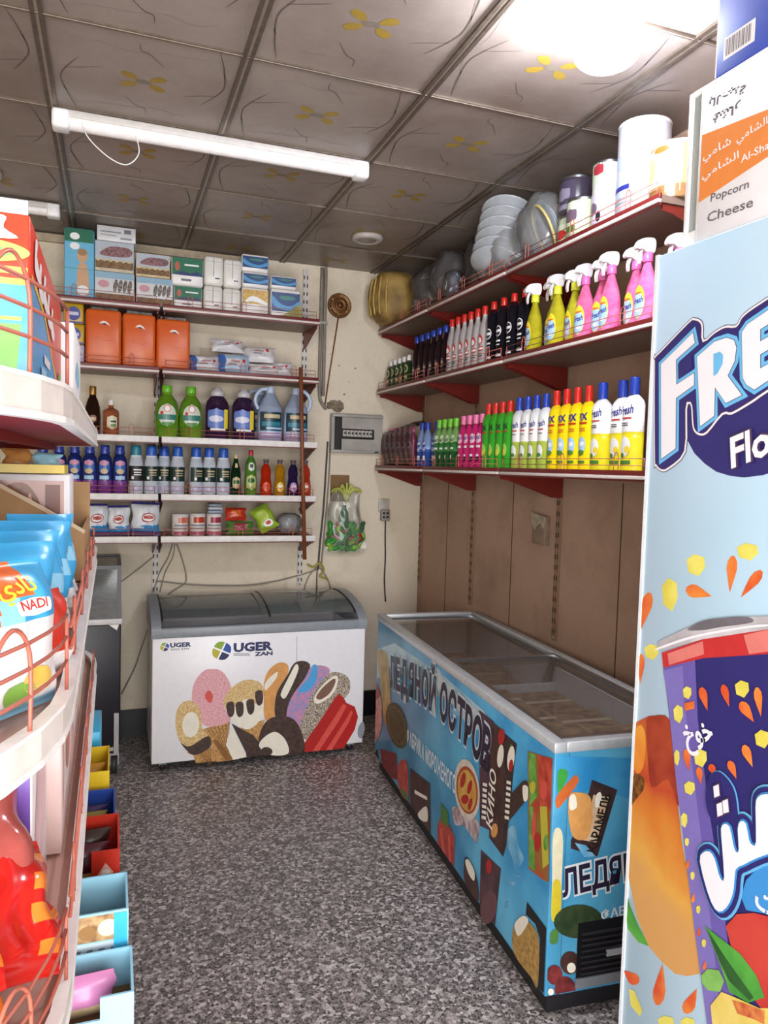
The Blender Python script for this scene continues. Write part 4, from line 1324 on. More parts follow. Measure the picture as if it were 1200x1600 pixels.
cable('thin grey cable slanting down behind the black display freezer', [tuple(atY(x, y, 4.63)) for x, y in ((240, 870), (215, 890), (188, 910))], .003, cabl)
cable('thin grey cable hanging between the black freezer and the white one', [tuple(atY(x, y, 4.62)) for x, y in ((232, 980), (222, 1010), (210, 1045), (190, 1085))], .0035, cabl)

# stick leaning on the shelf ends
tag(obj('wooden_stick', MB().tube([tuple(atY(470, 574, 4.262)), tuple(atY(472.5, 720, 4.268)), tuple(atY(476, 874, 4.268))], .0115, mat('stick_wood', '7d4526', .5, var=.15), 10)), 'brown wooden stick hanging in front of the right end of the back shelves', 'stick')

# socket with adapter and cable
t = thing('wall_socket', 'white wall socket with a black adapter on the back wall', 'socket', (1.69, YB, 1.405))
obj('face_plate', MB().box(-.038, .038, -.012, 0, -.045, .045, mat('old_white_plastic', 'b9b2a8', .4), .004), t)
b = MB().box(-.028, .032, -.045, -.012, -.10, -.028, mat('adapter_grey', '8d8880', .4), .005)
for (x, z) in ((-.012, -.05), (.014, -.05), (-.012, -.075), (.014, -.075)):
    b.box(x-.008, x+.008, -.0465, -.045, z-.006, z+.008, black)
obj('adapter', b, t)
obj('power_cord', MB().tube(spline([(.006, -.03, -.10), (.008, -.028, -.2), (.014, -.025, -.35), (.012, -.025, -.5), (.024, -.025, -.64)], 6, False), .0042, black, 6), t)

# small box with torn paper on the right wall
t = thing('wall_box', 'small worn switch box with torn paper on the tan right wall', 'switch box', (XR, 3.10, 1.385), -PI/2)
obj('box_shell', MB().box(-.055, .055, -.03, 0, -.075, .06, mat('switch_box_tan', '87715e', .6, var=.15), .004), t)
b = MB()
b.add([(-.07, -.032, .075), (.06, -.032, .06), (.07, -.034, .04), (.05, -.036, .0), (.02, -.034, .03), (-.03, -.035, -.01), (-.06, -.034, .03)], [(6, 5, 4, 3, 2, 1, 0)], mat('torn_paper', 'a39480', .8, var=.2))
obj('torn_paper', b, t)

# bag of toys on the back wall
t = thing('toy_bag', 'clear plastic bag of green toys hanging on the back wall', 'toy bag', (1.415, YB, 1.33))
film = clear_mat('clear_film', 'dfe4da', .10, .12, 1.0)
def bagfn(sgn):
    def f(u, v):
        wv = .085+.055*(1-v)**.8
        x = (u-.5)*2*wv
        th = .035*(1-abs(2*u-1)**2.2)*(min(1, 4*v)*min(1, 3*(1-v)))**.5
        th *= 1+.25*math.sin(17*u+9*v)*math.sin(13*v)
        return (x+.012*math.sin(7*v), -.045+sgn*th, -.235+.42*v)
    return f
b = MB()
b.grid(bagfn(-1), 18, 22, film); b.grid(bagfn(1), 18, 22, film)
obj('clear_bag', b, t)
obj('card_backing', MB().box(-.095, .03, -.010, -.004, .10, .27, mat('brown_card', '7d5d36', .7)), t)
gcol = [mat('toy_green', '2f8f2e', .4, var=.2, scale=20), mat('toy_lime', '86b43a', .4, var=.15), mat('toy_dark_green', '1f5c2a', .4, var=.2), mat('toy_red', '8e2a22', .4)]
random.seed(8)
for k in range(34):
    x = random.uniform(-.11, .10); z = random.uniform(-.20, -.07)
    b = MB()
    pts = [(x, -.047, z)]
    for _ in range(4):
        pts.append((max(-.12, min(.12, pts[-1][0]+random.uniform(-.04, .04))), -.047+random.uniform(-.012, .01), max(-.21, min(-.04, pts[-1][2]+random.uniform(-.03, .04)))))
    b.tube(spline(pts, 4, False), .014, gcol[(0, 1, 0, 2, 0, 3)[k % 6]], 8)
    obj('toy_piece', b, t)
obj('toy_bottle', MB().lathe([(0, -.07), (.028, -.07), (.03, -.02), (.026, .03), (.012, .06), (.012, .075), (0, .076)], gcol[2], 14, cx=-.01, cy=-.047), t)
for k in range(7):
    a = -1.2+k*.4
    b = MB().tube(spline([(-.0, -.05, .10), (.03*math.sin(a), -.055, .16), (.08*math.sin(a), -.055, .20+.02*math.cos(3*a)), (.105*math.sin(a), -.05, .16)], 5, False), .009, mat('toy_yellow_leaf', '9aa23a', .5, hex2='c6c56a', scale=25), 6)
    obj('plastic_leaf', b, t)

# ================================================================== black display freezer behind the gondola
t = thing('display_freezer', 'black display freezer with a glass top behind the snack shelving', 'freezer', (0, 0, 0))
bx0, bx1, by0, by1 = -.85, .045, 4.10, 4.60
dkb = mat('display_freezer_black', '16131a', .35, var=.1)
b = MB()
b.box(bx0, bx1, by0, by1, .155, .80, dkb, .006)
obj('cabinet_body', b, t)
obj('steel_band', MB().box(bx0-.004, bx1+.006, by0-.006, by1, .80, .83, mat('white_band', 'd5d3d2', .35), .003), t)
b = MB()
for (x, y) in ((bx0, by0), (bx1-.02, by0), (bx0, by1-.02), (bx1-.02, by1-.02)):
    b.box(x, x+.02, y, y+.02, .83, 1.09, mat('display_frame_grey', '56565a', .4))
b.box(bx0, bx1, by0, by0+.02, 1.09, 1.11, MATS['display_frame_grey']); b.box(bx0, bx1, by1-.02, by1, 1.09, 1.11, MATS['display_frame_grey'])
b.box(bx0, bx0+.02, by0+.02, by1-.02, 1.09, 1.11, MATS['display_frame_grey']); b.box(bx1-.02, bx1, by0+.02, by1-.02, 1.09, 1.11, MATS['display_frame_grey'])
obj('glass_frame', b, t)
smoke = clear_mat('smoked_pane', '6d6f6e', .5, .08, 1.0)
b = MB()
b.box(bx0+.02, bx1-.02, by0+.008, by0+.012, .83, 1.09, smoke)
b.box(bx1-.012, bx1-.008, by0+.02, by1-.02, .83, 1.09, smoke)
b.box(bx0+.02, bx1-.02, by0+.02, by1-.02, 1.098, 1.102, smoke)
obj('glass_pane', b, t)
obj('corner_sticker', MB().add([(bx1-.06, by0-.0065, .80), (bx1-.01, by0-.0065, .80), (bx1-.02, by0-.0065, .77)][::-1], [(2, 1, 0)], white), t)
stl = mat('stand_steel', 'a59fa0', .4, .6)
for x in (bx0+.02, bx1-.02):
    obj('stand_leg', MB().box(x-.012, x+.012, by0-.014, by0-.001, .11, .33, stl), t)
    obj('stand_leg', MB().box(x-.012, x+.012, by1-.03, by1-.01, .11, .156, stl), t)
obj('stand_rail', MB().box(bx0+.034, bx1-.034, by0-.014, by0-.002, .13, .15, stl), t)
for x in (bx0+.03, bx1-.03):
    for y in (by0+.02, by1-.05):
        b = MB()
        b.tube([(x-.015, y, .05), (x+.015, y, .05)], .05, mat('caster_tread', '2a2a2c', .5), 18)
        b.tube([(x-.017, y, .05), (x+.017, y, .05)], .025, stl, 14)
        b.box(x-.02, x+.02, y-.02, y+.02, .10, .112, stl)
        b.box(x-.024, x-.017, y-.012, y+.012, .045, .112, stl); b.box(x+.017, x+.024, y-.012, y+.012, .045, .112, stl)
        obj('caster', b, t)

# ================================================================== snack gondola with rounded ends
gx1, gw, gy0, gy1 = -.040, .80, .85, 2.16
gc = gx1-gw/2
GR = gw/2
grail = mat('gondola_rail', 'd9d0c9', .4); gpink = mat('gondola_pink_enamel', 'c39a8c', .45); gred = mat('gondola_red_enamel', '84100a', .55, spec=.2)
def outline(d=0, y1=gy1, n=20):
    """plan of one shelf: straight sides along the aisle, half-round at both ends"""
    R = GR-d
    pts = [(gc+R*math.cos(a), gy0+R*math.sin(a)) for a in (PI+PI*k/n for k in range(n+1))]
    pts += [(gc+R*math.cos(a), y1+R*math.sin(a)) for a in (PI*k/n for k in range(n+1))]
    return pts
def band(mb, z0, z1, d0, d1, m, n=20):
    """upright strip round the shelf edge"""
    A = outline(d0, n=n); B = outline(d1, n=n)
    N = len(A)
    vs = [(x, y, z0) for x, y in A]+[(x, y, z1) for x, y in A]+[(x, y, z1) for x, y in B]+[(x, y, z0) for x, y in B]
    fs = []
    for i in range(N):
        j = (i+1) % N
        fs += [(i, j, N+j, N+i), (N+i, N+j, 2*N+j, 2*N+i), (2*N+i, 2*N+j, 3*N+j, 3*N+i), (3*N+i, 3*N+j, j, i)]
    mb.add(vs, fs, m)
G = thing('snack_gondola', 'white and red island shelving with rounded ends packed with snacks', 'shelving', (0, 0, 0))
GZ = [1.716, 1.402, 1.085, .735, .30]
for k, z in enumerate(GZ):
    o = obj('shelf_deck', MB().prism(outline(.012, n=16), 'z', z-.02, z, gred if k == 0 else gpink), G)
    b = MB()
    band(b, z-.016, z+.012, 0, .010, grail)
    band(b, z+.012, z+.016, -.002, .012, white)
    band(b, z-.022, z-.016, -.002, .012, white)
    obj('price_rail', b, o)
    if k == 0:
        b = MB()
        band(b, z-.034, z-.020, .10, .112, gred); band(b, z-.034, z-.020, .22, .232, gred)
        obj('stiffener', b, o)
    # wire guard round the near end and a short way along the aisle
    b = MB()
    def gp(s):
        """point on the shelf edge, s from -90 (nose) to 0 degrees then metres along the aisle"""
        if s < 0:
            a = math.radians(s)
            return (gc+(GR-.004)*math.cos(a), gy0+(GR-.004)*math.sin(a))
        return (gx1-.004, gy0+s)
    arc = list(range(-86, 0, 6))
    for h in (.035, .06, .083):
        hh = [(*gp(s), z+.012+h) for s in arc]
        if h != .06:
            b.tube(hh, .0019, coral, 6)
        else:
            b.tube(hh, .0019, coral, 6)
    b.tube([(*gp(-2), z+.012), (*gp(-2), z+.095)], .0021, coral, 6)
    for s in (-70, -46, -24):
        p0, p1, pm = gp(s-4), gp(s+4), gp(s)
        b.tube(spline([(*p0, z+.012), (*p0, z+.085), (*pm, z+.112), (*p1, z+.085), (*p1, z+.012)], 5, False), .0021, coral, 6)
    if k in (1, 2):
        for h in (.03, .055):
            b.tube([(gx1-.004, gy0+.06, z+.012+h), (gx1-.004, gy1-.05, z+.012+h)], .0022, coral, 6)
        for i in range(5):
            y = gy0+.15+i*.25
            b.tube(spline([(gx1-.004, y-.012, z+.012), (gx1-.004, y-.012, z+.07), (gx1-.004, y, z+.085), (gx1-.004, y+.012, z+.07), (gx1-.004, y+.012, z+.012)], 4, False), .0022, coral, 6)
    obj('guard_wire', b, o)
obj('back_panel', MB().box(gc-.012, gc+.012, gy0-.02, gy1+.02, .06, 1.98, gpink), G)
obj('base', MB().prism(outline(.05, n=14), 'z', 0, .10, gpink), G)
for y in (gy0, (gy0+gy1)/2, gy1):
    obj('post', MB().box(gc-.03, gc+.03, y-.02, y+.02, .10, 2.0, grail), G)
# ================================================================== bottles
class Cyl:
    """the curved front of a bottle; a runs round it, b up it"""
    def __init__(s, R, sy=1.0, prof=None):
        s.R = R; s.sy = sy; s.prof = prof
    def rad(s, b):
        if not s.prof:
            return s.R
        for (r0, z0), (r1, z1) in zip(s.prof, s.prof[1:]):
            if z0 <= b <= z1 and z1 > z0:
                return r0+(r1-r0)*(b-z0)/(z1-z0)
        return s.R
    def pt(s, a, b, h=0):
        r = s.rad(b)+h+.0006
        t = a/s.R
        return Vector((r*math.sin(t), -r*s.sy*math.cos(t), b))

def patch(mb, fr, cx, cz, w_, h_, m, layer=1, shape='rect', n=8):
    def f(u, v):
        b = (v-.5)*h_
        k = 1
        if shape == 'oval':
            k = max(.02, math.sqrt(max(0, 1-(2*v-1)**2)))
        elif shape == 'round':
            k = (1-abs(2*v-1)**4)**.25 if abs(2*v-1) < 1 else .05
        elif shape == 'drop':
            k = math.sin(PI*min(1, max(.01, v)))**.6*(1.15-.5*v)
        return fr.pt(cx+(u-.5)*w_*k, cz+b, layer*.0005)
    return mb.grid(f, n, n, m)

def split_prof(prof, cuts):
    """cuts: [(z, mat)] rising; returns [(sub profile, mat)]"""
    out = []
    for i, (z0, m) in enumerate(cuts):
        z1 = cuts[i+1][0] if i+1 < len(cuts) else 9
        sub = []
        for (ra, za_), (rb, zb_) in zip(prof, prof[1:]):
            def at(z):
                return (ra+(rb-ra)*((z-za_)/(zb_-za_) if zb_ > za_ else 0), z)
            lo, hi = max(za_, z0), min(zb_, z1)
            if za_ == zb_:
                if z0 <= za_ < z1:
                    sub += [(ra, za_), (rb, zb_)]
            elif hi > lo:
                sub += [at(lo), at(hi)]
        if len(sub) > 1:
            out.append((sub, m))
    return out

def bottle(name, label, cat, prof, cuts, sy=1.0, caps=(), prints=None, printname='label', R=None, extra=None, group=None, n=20):
    t = thing(name, label, cat, (0, 0, 0), 0, group)
    b = MB()
    for sub, m in split_prof(prof, cuts):
        b.lathe(sub, m, n, 1, sy, cap=(sub[0][1] < .003))
    obj('body', b, t)
    for (cn, cprof, cm, sx_, sy_) in caps:
        obj(cn, MB().lathe(cprof, cm, 14, sx_, sy_), t)
    if prints:
        fr = Cyl(R or max(r for r, z in prof), sy, prof)
        pm = MB()
        prints(pm, fr)
        obj(printname, pm, t)
    if extra:
        extra(t)
    return t

def round_prof(r, h, neck=.012, sh=.80, hc=.9):
    """straight sided bottle with a rounded shoulder: r radius, h height to the neck top"""
    return [(r*.90, 0), (r*.985, .004), (r, .012), (r, h*sh*.5), (r, h*sh), (r*.97, h*(sh+.03)), (r*.86, h*(sh+.07)), (r*.62, h*(sh+.11)), (neck*1.15, h*(sh+.14)), (neck, h*(sh+.155)), (neck, h)]
def cap_prof(r, z0, z1):
    return [(r, z0), (r*1.02, z0+.002), (r*.97, z1-.003), (r*.88, z1), (0, z1)]

PLA = lambda nm, hx, **k: mat(nm, hx, k.pop('rough', .3), var=k.pop('var', .03), **k)
b_white = PLA('bottle_white', 'eceae6'); b_yel = PLA('bottle_yellow', 'f0cf12'); b_yliq = PLA('bottle_yellow_liquid', 'd9c81f'); b_gliq = PLA('bottle_lime_liquid', 'a8b84a')
b_green = PLA('bottle_green', '3fa82e'); b_pink = PLA('bottle_pink', 'd42a72'); b_dgreen = PLA('bottle_dark_green', '1f5a2a'); b_blue = PLA('bottle_blue', '3554a8'); b_pblue = PLA('bottle_pale_blue', '8fa7d6')
c_blue = PLA('cap_blue', '1f3a9a'); c_red = PLA('cap_red', 'c02318'); c_green = PLA('cap_green', '6cb82e'); c_pink = PLA('cap_pink', 'e0719c'); c_white = PLA('cap_white', 'e6e2de')
i_blue = mat('ink_label_blue', '2a2f86', .4, var=0); i_red = mat('ink_label_red', 'c8302a', .4, var=0); i_white = mat('ink_label_white', 'f0f0f0', .4, var=0); i_green = mat('ink_label_green', '4d8a3a', .4, var=0); i_dk = mat('ink_label_dark', '22222a', .4, var=0)
i_yel = mat('ink_label_yellow', 'f1d636', .4, var=0); i_sky = mat('ink_label_sky', 'a9cdea', .4, var=0); i_ora = mat('ink_label_orange', 'd9702a', .4, var=0); i_tan = mat('ink_label_tan', 'c9b48a', .4, var=.1)

GR_ = []
def place_row(proto, n, X, Ys, z, lab, group, rz=-PI/2, jit=.0):
    """copies of one bottle along a right wall shelf, counted from the far corner"""
    for k in range(n):
        l = lab % ORD[k]
        x = X[k] if isinstance(X, (list, tuple)) else X
        a = rz+random.uniform(-jit, jit)
        if k == 0:
            proto.location = (x, Ys[k], z); proto.rotation_euler = (0, 0, a); proto['label'] = l; proto['group'] = group
        else:
            dup(proto, (x, Ys[k], z), a, l, group)

def lin_(a, b, n):
    return [a+(b-a)*i/(n-1) for i in range(n)]
random.seed(21)
zb1 = 1.665+.002
RB = 'cleaning bottles on the bottom right shelf'
# white and yellow bottles, nearest the cooler
pf = round_prof(.044, .27, .015, .83)
def pr_(mb, fr):
    mb.text(fr, 'Fresh', -.032, .192, .030, i_blue, 2, .02, .25, .062, .12)
    patch(mb, fr, 0, .182, .05, .005, i_red, 2)
    for k, z in enumerate((.165, .158)): patch(mb, fr, -.008, z, .04, .003, i_dk, 2)
    patch(mb, fr, 0, .085, .05, .07, i_white, 2, 'oval'); patch(mb, fr, .012, .075, .022, .026, i_yel, 3, 'oval'); patch(mb, fr, -.01, .055, .02, .018, i_green, 3, 'oval')
    patch(mb, fr, 0, .032, .055, .012, i_green, 2)
o = bottle('cleaner_bottle', '', 'bottle', pf, [(0, b_yliq), (.135, b_white)], .72, [('cap', cap_prof(.0175, .262, .322), c_blue, 1, 1)], pr_)
place_row(o, 4, [1.685, 1.70, 1.675, 1.74], [2.318, 2.222, 2.128, 2.04], zb1, '%s white and yellow cleaner bottle with blue cap, counted towards the blue cooler', RB)
# yellow bottles
pf = round_prof(.0355, .265, .013, .84)
def pr_(mb, fr):
    mb.text(fr, 'FIX', -.024, .186, .026, i_blue, 2, .04, .15, .05, .1)
    patch(mb, fr, 0, .178, .048, .007, i_red, 2)
    for z in (.158, .150): patch(mb, fr, 0, z, .036, .0035, i_ora, 2)
    patch(mb, fr, 0, .095, .046, .066, i_sky, 2, 'oval'); patch(mb, fr, .004, .10, .022, .02, i_white, 3, 'oval'); patch(mb, fr, 0, .068, .034, .02, i_green, 3, 'oval')
    patch(mb, fr, 0, .032, .04, .01, i_green, 2)
o = bottle('cleaner_bottle', '', 'bottle', pf, [(0, b_yel)], .78, [('cap', cap_prof(.0145, .255, .318), c_red, 1, 1)], pr_)
place_row(o, 4, 1.68, lin_(2.612, 2.395, 4), zb1, '%s yellow cleaner bottle with red cap, counted from the far corner', RB, jit=.08)
# white and green bottles
pf = round_prof(.0352, .265, .013, .83)
def pr_(mb, fr):
    mb.text(fr, 'Fresh', -.027, .175, .026, i_blue, 2, .02, .25, .054, .12)
    patch(mb, fr, 0, .166, .044, .005, i_red, 2); patch(mb, fr, 0, .150, .034, .003, i_dk, 2)
    patch(mb, fr, 0, .075, .044, .06, i_white, 2, 'oval'); patch(mb, fr, 0, .06, .03, .018, i_green, 3, 'oval')
o = bottle('cleaner_bottle', '', 'bottle', pf, [(0, b_gliq), (.118, b_white)], .78, [('cap', cap_prof(.015, .255, .312), c_blue, 1, 1)], pr_)
place_row(o, 4, 1.68, lin_(2.905, 2.69, 4), zb1, '%s white and lime cleaner bottle with blue cap, counted from the far corner', RB, jit=.08)
# green bottles
pf = round_prof(.0335, .262, .013, .84)
def pr_(mb, fr):
    mb.text(fr, 'FIX', -.022, .176, .024, i_dk, 2, .03, .15, .044, .1)
    patch(mb, fr, 0, .168, .04, .006, i_red, 2)
    patch(mb, fr, 0, .085, .04, .06, PLA('label_lime', 'a6cf5c'), 2, 'oval'); patch(mb, fr, 0, .075, .02, .03, i_yel, 3, 'oval')
o = bottle('cleaner_bottle', '', 'bottle', pf, [(0, b_green)], .8, [('cap', cap_prof(.0145, .252, .305), c_red, 1, 1)], pr_)
place_row(o, 4, 1.68, lin_(3.19, 2.985, 4), zb1, '%s tall green cleaner bottle with red cap, counted from the far corner', RB, jit=.08)
# pink, green and blue shaped bottles
def shaped(r, h):
    return [(r*.86, 0), (r*.97, .004), (r, .015), (r*.98, h*.35), (r, h*.55), (r*.98, h*.66), (r*.86, h*.76), (r*.62, h*.85), (r*.42, h*.90), (r*.36, h*.91), (r*.36, h)]
def pr_(mb, fr):
    patch(mb, fr, 0, .145, .05, .05, PLA('label_pale_pink', 'ecc0d2'), 2, 'round')
    mb.text(fr, 'Fresh', -.024, .137, .022, i_blue, 3, .02, .2, .048, .1)
    patch(mb, fr, 0, .105, .04, .012, i_white, 2); patch(mb, fr, 0, .045, .034, .028, i_dk, 2, 'oval'); patch(mb, fr, 0, .062, .03, .014, i_white, 3, 'oval')
o = bottle('soap_bottle', '', 'bottle', shaped(.034, .235), [(0, b_pink)], .8, [('cap', cap_prof(.0155, .218, .262), c_pink, 1, 1)], pr_)
place_row(o, 4, 1.68, lin_(3.455, 3.25, 4), zb1, '%s bright pink soap bottle with pale pink cap, counted from the far corner', RB, jit=.08)
def pr_(mb, fr):
    patch(mb, fr, 0, .15, .048, .045, PLA('label_pale_green', 'c4d8b0'), 2, 'round')
    mb.text(fr, 'Fresh', -.024, .134, .020, i_dk, 3, .02, .2, .048, .1)
    patch(mb, fr, 0, .10, .04, .01, i_white, 2); patch(mb, fr, -.004, .055, .022, .022, i_white, 2, 'oval')
o = bottle('soap_bottle', '', 'bottle', shaped(.034, .23), [(0, b_dgreen), (.085, PLA('bottle_mid_green', '2f7a34')), (.135, PLA('bottle_fresh_green', '86b468'))], .8, [('cap', cap_prof(.0155, .214, .257), c_green, 1, 1)], pr_)
place_row(o, 4, 1.68, lin_(3.755, 3.545, 4), zb1, '%s dark green soap bottle with light green cap, counted from the far corner', RB, jit=.08)
def pr_(mb, fr):
    patch(mb, fr, 0, .13, .048, .04, b_blue, 2, 'round'); mb.text(fr, 'Fresh', -.022, .122, .020, i_white, 3, .02, .2, .044, .1)
    for z in (.098, .09): patch(mb, fr, 0, z, .04, .004, i_white, 2)
    patch(mb, fr, 0, .05, .044, .026, i_white, 2); patch(mb, fr, -.008, .05, .018, .02, i_blue, 3, 'oval')
o = bottle('soap_bottle', '', 'bottle', shaped(.034, .225), [(0, b_blue), (.10, b_pblue)], .8, [('cap', cap_prof(.0155, .21, .252), c_blue, 1, 1)], pr_)
place_row(o, 3, [1.68, 1.68, 1.70], lin_(4.0, 3.835, 3), zb1, '%s blue soap bottle with blue cap beside the wrapped pack, counted from the corner', RB, jit=.08)
# shrink-wrapped block of pink bottles in the corner
t = thing('wrapped_pack', 'plastic wrapped block of pink soap bottles in the corner of the bottom shelf', 'pack', (1.69, 4.33, zb1), -PI/2)
po = MB()
plum = PLA('bottle_plum', '8a3a5a')
for k in range(5):
    b = MB(); x = -.22+k*.095
    b.lathe([(r, z) for r, z in shaped(.036, .22)], plum, 14, 1, .8, cx=x)
    b.lathe(cap_prof(.015, .205, .242), c_pink, 10, cx=x)
    M_ = Cyl(.036, .8, shaped(.036, .22))
    class _o:
        def pt(s, a, c, h=0):
            return M_.pt(a, c, h)+Vector((x, 0, 0))
    patch(b, _o(), 0, .13, .05, .05, PLA('label_pale_pink', 'ecc0d2'), 2, 'round'); patch(b, _o(), 0, .13, .036, .022, i_blue, 3, 'oval'); patch(b, _o(), 0, .06, .04, .03, i_dk, 2, 'oval')
    obj('pink_bottle', b, t)
fl = clear_mat('maroon_wrap_film', '5a2226', .42, .15, .9)
b = MB()
b.grid(lambda u, v: (-.275+.55*u, -.036-.012*math.sin(PI*v)+.004*math.sin(40*u+6*v), .003+(.205+.05*u)*v), 30, 8, fl)
b.grid(lambda u, v: (-.275+.55*u, -.036+.075*v, (.208+.05*u)+.012*math.sin(PI*v)+.004*math.sin(31*u)), 30, 5, fl)
obj('wrap_film', b, t)

# ---------------- middle shelf
zm = 2.155+.002
RMG = 'bottles on the middle right shelf'
b_black = PLA('bottle_black', '15131c'); b_brown = PLA('bottle_deep_brown', '2c1a20', rough=.25); b_silver = PLA('bottle_silver_white', 'cfc8c6')
def pr_(mb, fr):
    patch(mb, fr, 0, .10, .05, .05, i_tan, 2, 'oval'); patch(mb, fr, 0, .10, .038, .036, b_dgreen, 3, 'oval'); patch(mb, fr, 0, .05, .04, .02, i_tan, 2)
o = bottle('shampoo_bottle', '', 'bottle', round_prof(.033, .16, .012, .80), [(0, PLA('bottle_bottle_green', '2c4a2a'))], .8, [('cap', cap_prof(.014, .15, .182), c_white, 1, 1)], pr_)
place_row(o, 5, 1.685, lin_(4.56, 4.25, 5), zm, '%s small green bottle with white cap, counted from the corner', RMG, jit=.1)
def wavy(r, h):
    return [(r*.9, 0), (r, .005), (r*.98, .03), (r*.90, h*.3), (r*.97, h*.5), (r*.92, h*.66), (r*.74, h*.78), (r*.5, h*.86), (r*.40, h*.90), (r*.38, h)]
def pr_(mb, fr):
    patch(mb, fr, 0, .07, .045, .06, PLA('label_dim_violet', '4a3342'), 2, 'round'); patch(mb, fr, 0, .075, .034, .012, i_tan, 3); patch(mb, fr, 0, .055, .03, .006, i_tan, 3)
o = bottle('shampoo_bottle', '', 'bottle', wavy(.034, .245), [(0, b_brown)], .75, [('cap', cap_prof(.015, .235, .272), c_blue, 1, 1)], pr_)
place_row(o, 6, 1.685, lin_(4.13, 3.72, 6), zm, '%s slim dark brown bottle with blue cap, counted from the corner', RMG, jit=.1)
def pr_(mb, fr):
    patch(mb, fr, 0, .13, .046, .05, i_red, 2, 'drop'); patch(mb, fr, 0, .125, .030, .03, i_white, 3, 'drop')
    patch(mb, fr, 0, .085, .05, .020, i_red, 2); patch(mb, fr, 0, .085, .044, .009, i_white, 3)
    for z in (.06, .05, .035): patch(mb, fr, 0, z, .04, .004, i_dk, 2)
o = bottle('shampoo_bottle', '', 'bottle', wavy(.035, .26), [(0, b_silver)], .75, [('cap', cap_prof(.015, .25, .29), c_red, 1, 1)], pr_)
place_row(o, 6, 1.685, lin_(3.645, 3.275, 6), zm, '%s white wavy bottle with red cap and red emblem, counted from the corner', RMG, jit=.08)
def pr_(mb, fr):
    patch(mb, fr, 0, .14, .046, .052, i_white, 2, 'oval'); patch(mb, fr, 0, .14, .038, .043, i_dk, 3, 'oval')
    patch(mb, fr, 0, .14, .034, .012, i_white, 4); patch(mb, fr, 0, .095, .036, .008, i_white, 2); patch(mb, fr, 0, .078, .03, .005, i_white, 2); patch(mb, fr, 0, .03, .046, .012, i_white, 2)
o = bottle('shampoo_bottle', '', 'bottle', round_prof(.036, .265, .013, .82), [(0, b_black)], .78, [('cap', cap_prof(.0145, .255, .292), c_red, 1, 1)], pr_)
place_row(o, 4, 1.685, lin_(3.185, 2.90, 4), zm, '%s black bottle with red cap and white oval mark, counted from the corner', RMG, jit=.08)
# trigger sprays
def spray(liquid, collar, nm):
    pf = [(.036, 0), (.040, .005), (.041, .02), (.041, .09), (.040, .12), (.033, .155), (.022, .185), (.015, .205), (.0135, .215), (.0135, .222)]
    def pr2(mb, fr):
        patch(mb, fr, 0, .078, .056, .115, i_yel, 2, 'oval', 10); patch(mb, fr, 0, .068, .050, .088, i_sky, 3, 'oval', 10)
        mb.text(fr, 'Fresh', -.021, .072, .020, i_blue, 4, .03, .25, .042, .1); patch(mb, fr, .002, .05, .022, .012, i_white, 4, 'oval'); patch(mb, fr, 0, .108, .034, .008, i_ora, 4, 'oval')
    def ex(t):
        mb = MB()
        pts = [(-.030, .252), (-.046, .250), (-.050, .262), (-.034, .284), (.004, .292), (.020, .286), (.022, .262), (.014, .243), (-.012, .243)]
        mb.prism(spline(pts, 3), 'x', -.011, .011, PLA('spray_head_frosted', 'd9d3d2'), True)
        mb2 = MB(); mb2.prism(spline([(-.026, .250), (-.034, .249), (-.040, .225), (-.036, .205), (-.032, .208), (-.032, .226)], 3), 'x', -.006, .006, PLA('spray_head_frosted', 'd9d3d2'))
        o_ = obj('trigger_head', mb, t); obj('trigger', mb2, o_)
    return bottle('spray_bottle', '', 'spray bottle', pf, [(0, liquid)], .8, [('collar', [(.0165, .212), (.0175, .214), (.0165, .243), (.012, .245)], collar, 1, 1)], pr2, extra=ex)
yl = mat('spray_yellow_liquid', 'a39a14', .18, var=.08, hex2='c6bc2e', scale=16); pl = mat('spray_pink_liquid', 'd93a78', .18, hex2='ee7ba4', scale=16)
o = spray(yl, PLA('collar_lime', 'd5d83a'), 'yellow')
place_row(o, 4, [1.675, 1.715, 1.675, 1.70], [2.80, 2.715, 2.63, 2.545], zm, '%s yellow trigger spray bottle, counted from the far corner', 'trigger sprays on the middle right shelf', jit=.2)
o = spray(pl, PLA('collar_pink', 'd968a6'), 'pink')
place_row(o, 6, [1.685, 1.705, 1.675, 1.715, 1.685, 1.74], [2.455, 2.375, 2.285, 2.20, 2.105, 2.02], zm, '%s pink trigger spray bottle, counted towards the blue cooler', 'trigger sprays on the middle right shelf', jit=.2)

# ---------------- top shelf
zt = 2.54+.002
TG = 'tins on the top right shelf'
def tin(name, label, r, h, loc, m, prints=None, lidm_=None, rz=-PI/2):
    t = thing(name, label, 'tin', loc, rz, TG)
    obj('can_body', MB().lathe([(r*.97, 0), (r, .003), (r, h-.008), (r*.99, h-.006)], m, 30), t)
    obj('lid', MB().lathe([(r*1.02, h-.012), (r*1.025, h-.004), (r*1.01, h), (r*.96, h), (r*.95, h-.004), (0, h-.004)], lidm_ or chrome, 30, cap=False), t)
    if prints:
        mb = MB(); prints(mb, Cyl(r)); obj('label', mb, t)
    return t
def pr_(mb, fr):
    patch(mb, fr, 0, .10, .15, .10, PLA('label_ice', 'b4bccd'), 1, 'round'); patch(mb, fr, .01, .19, .09, .06, PLA('label_haze_blue', 'b2bfe0'), 1, 'round')
    patch(mb, fr, .04, .22, .05, .03, PLA('label_grey_mark', '98939c'), 2, 'oval'); patch(mb, fr, -.01, .10, .09, .016, i_blue, 2)
    for z in (.05, .065): patch(mb, fr, 0, z, .10, .006, lgry, 2)
tin('milk_tin', 'tall white tin standing on the top right shelf, highest of the tins', .088, .325, (1.735, 2.215, zt), PLA('tin_white', 'c6c6cd'), pr_, c_white)
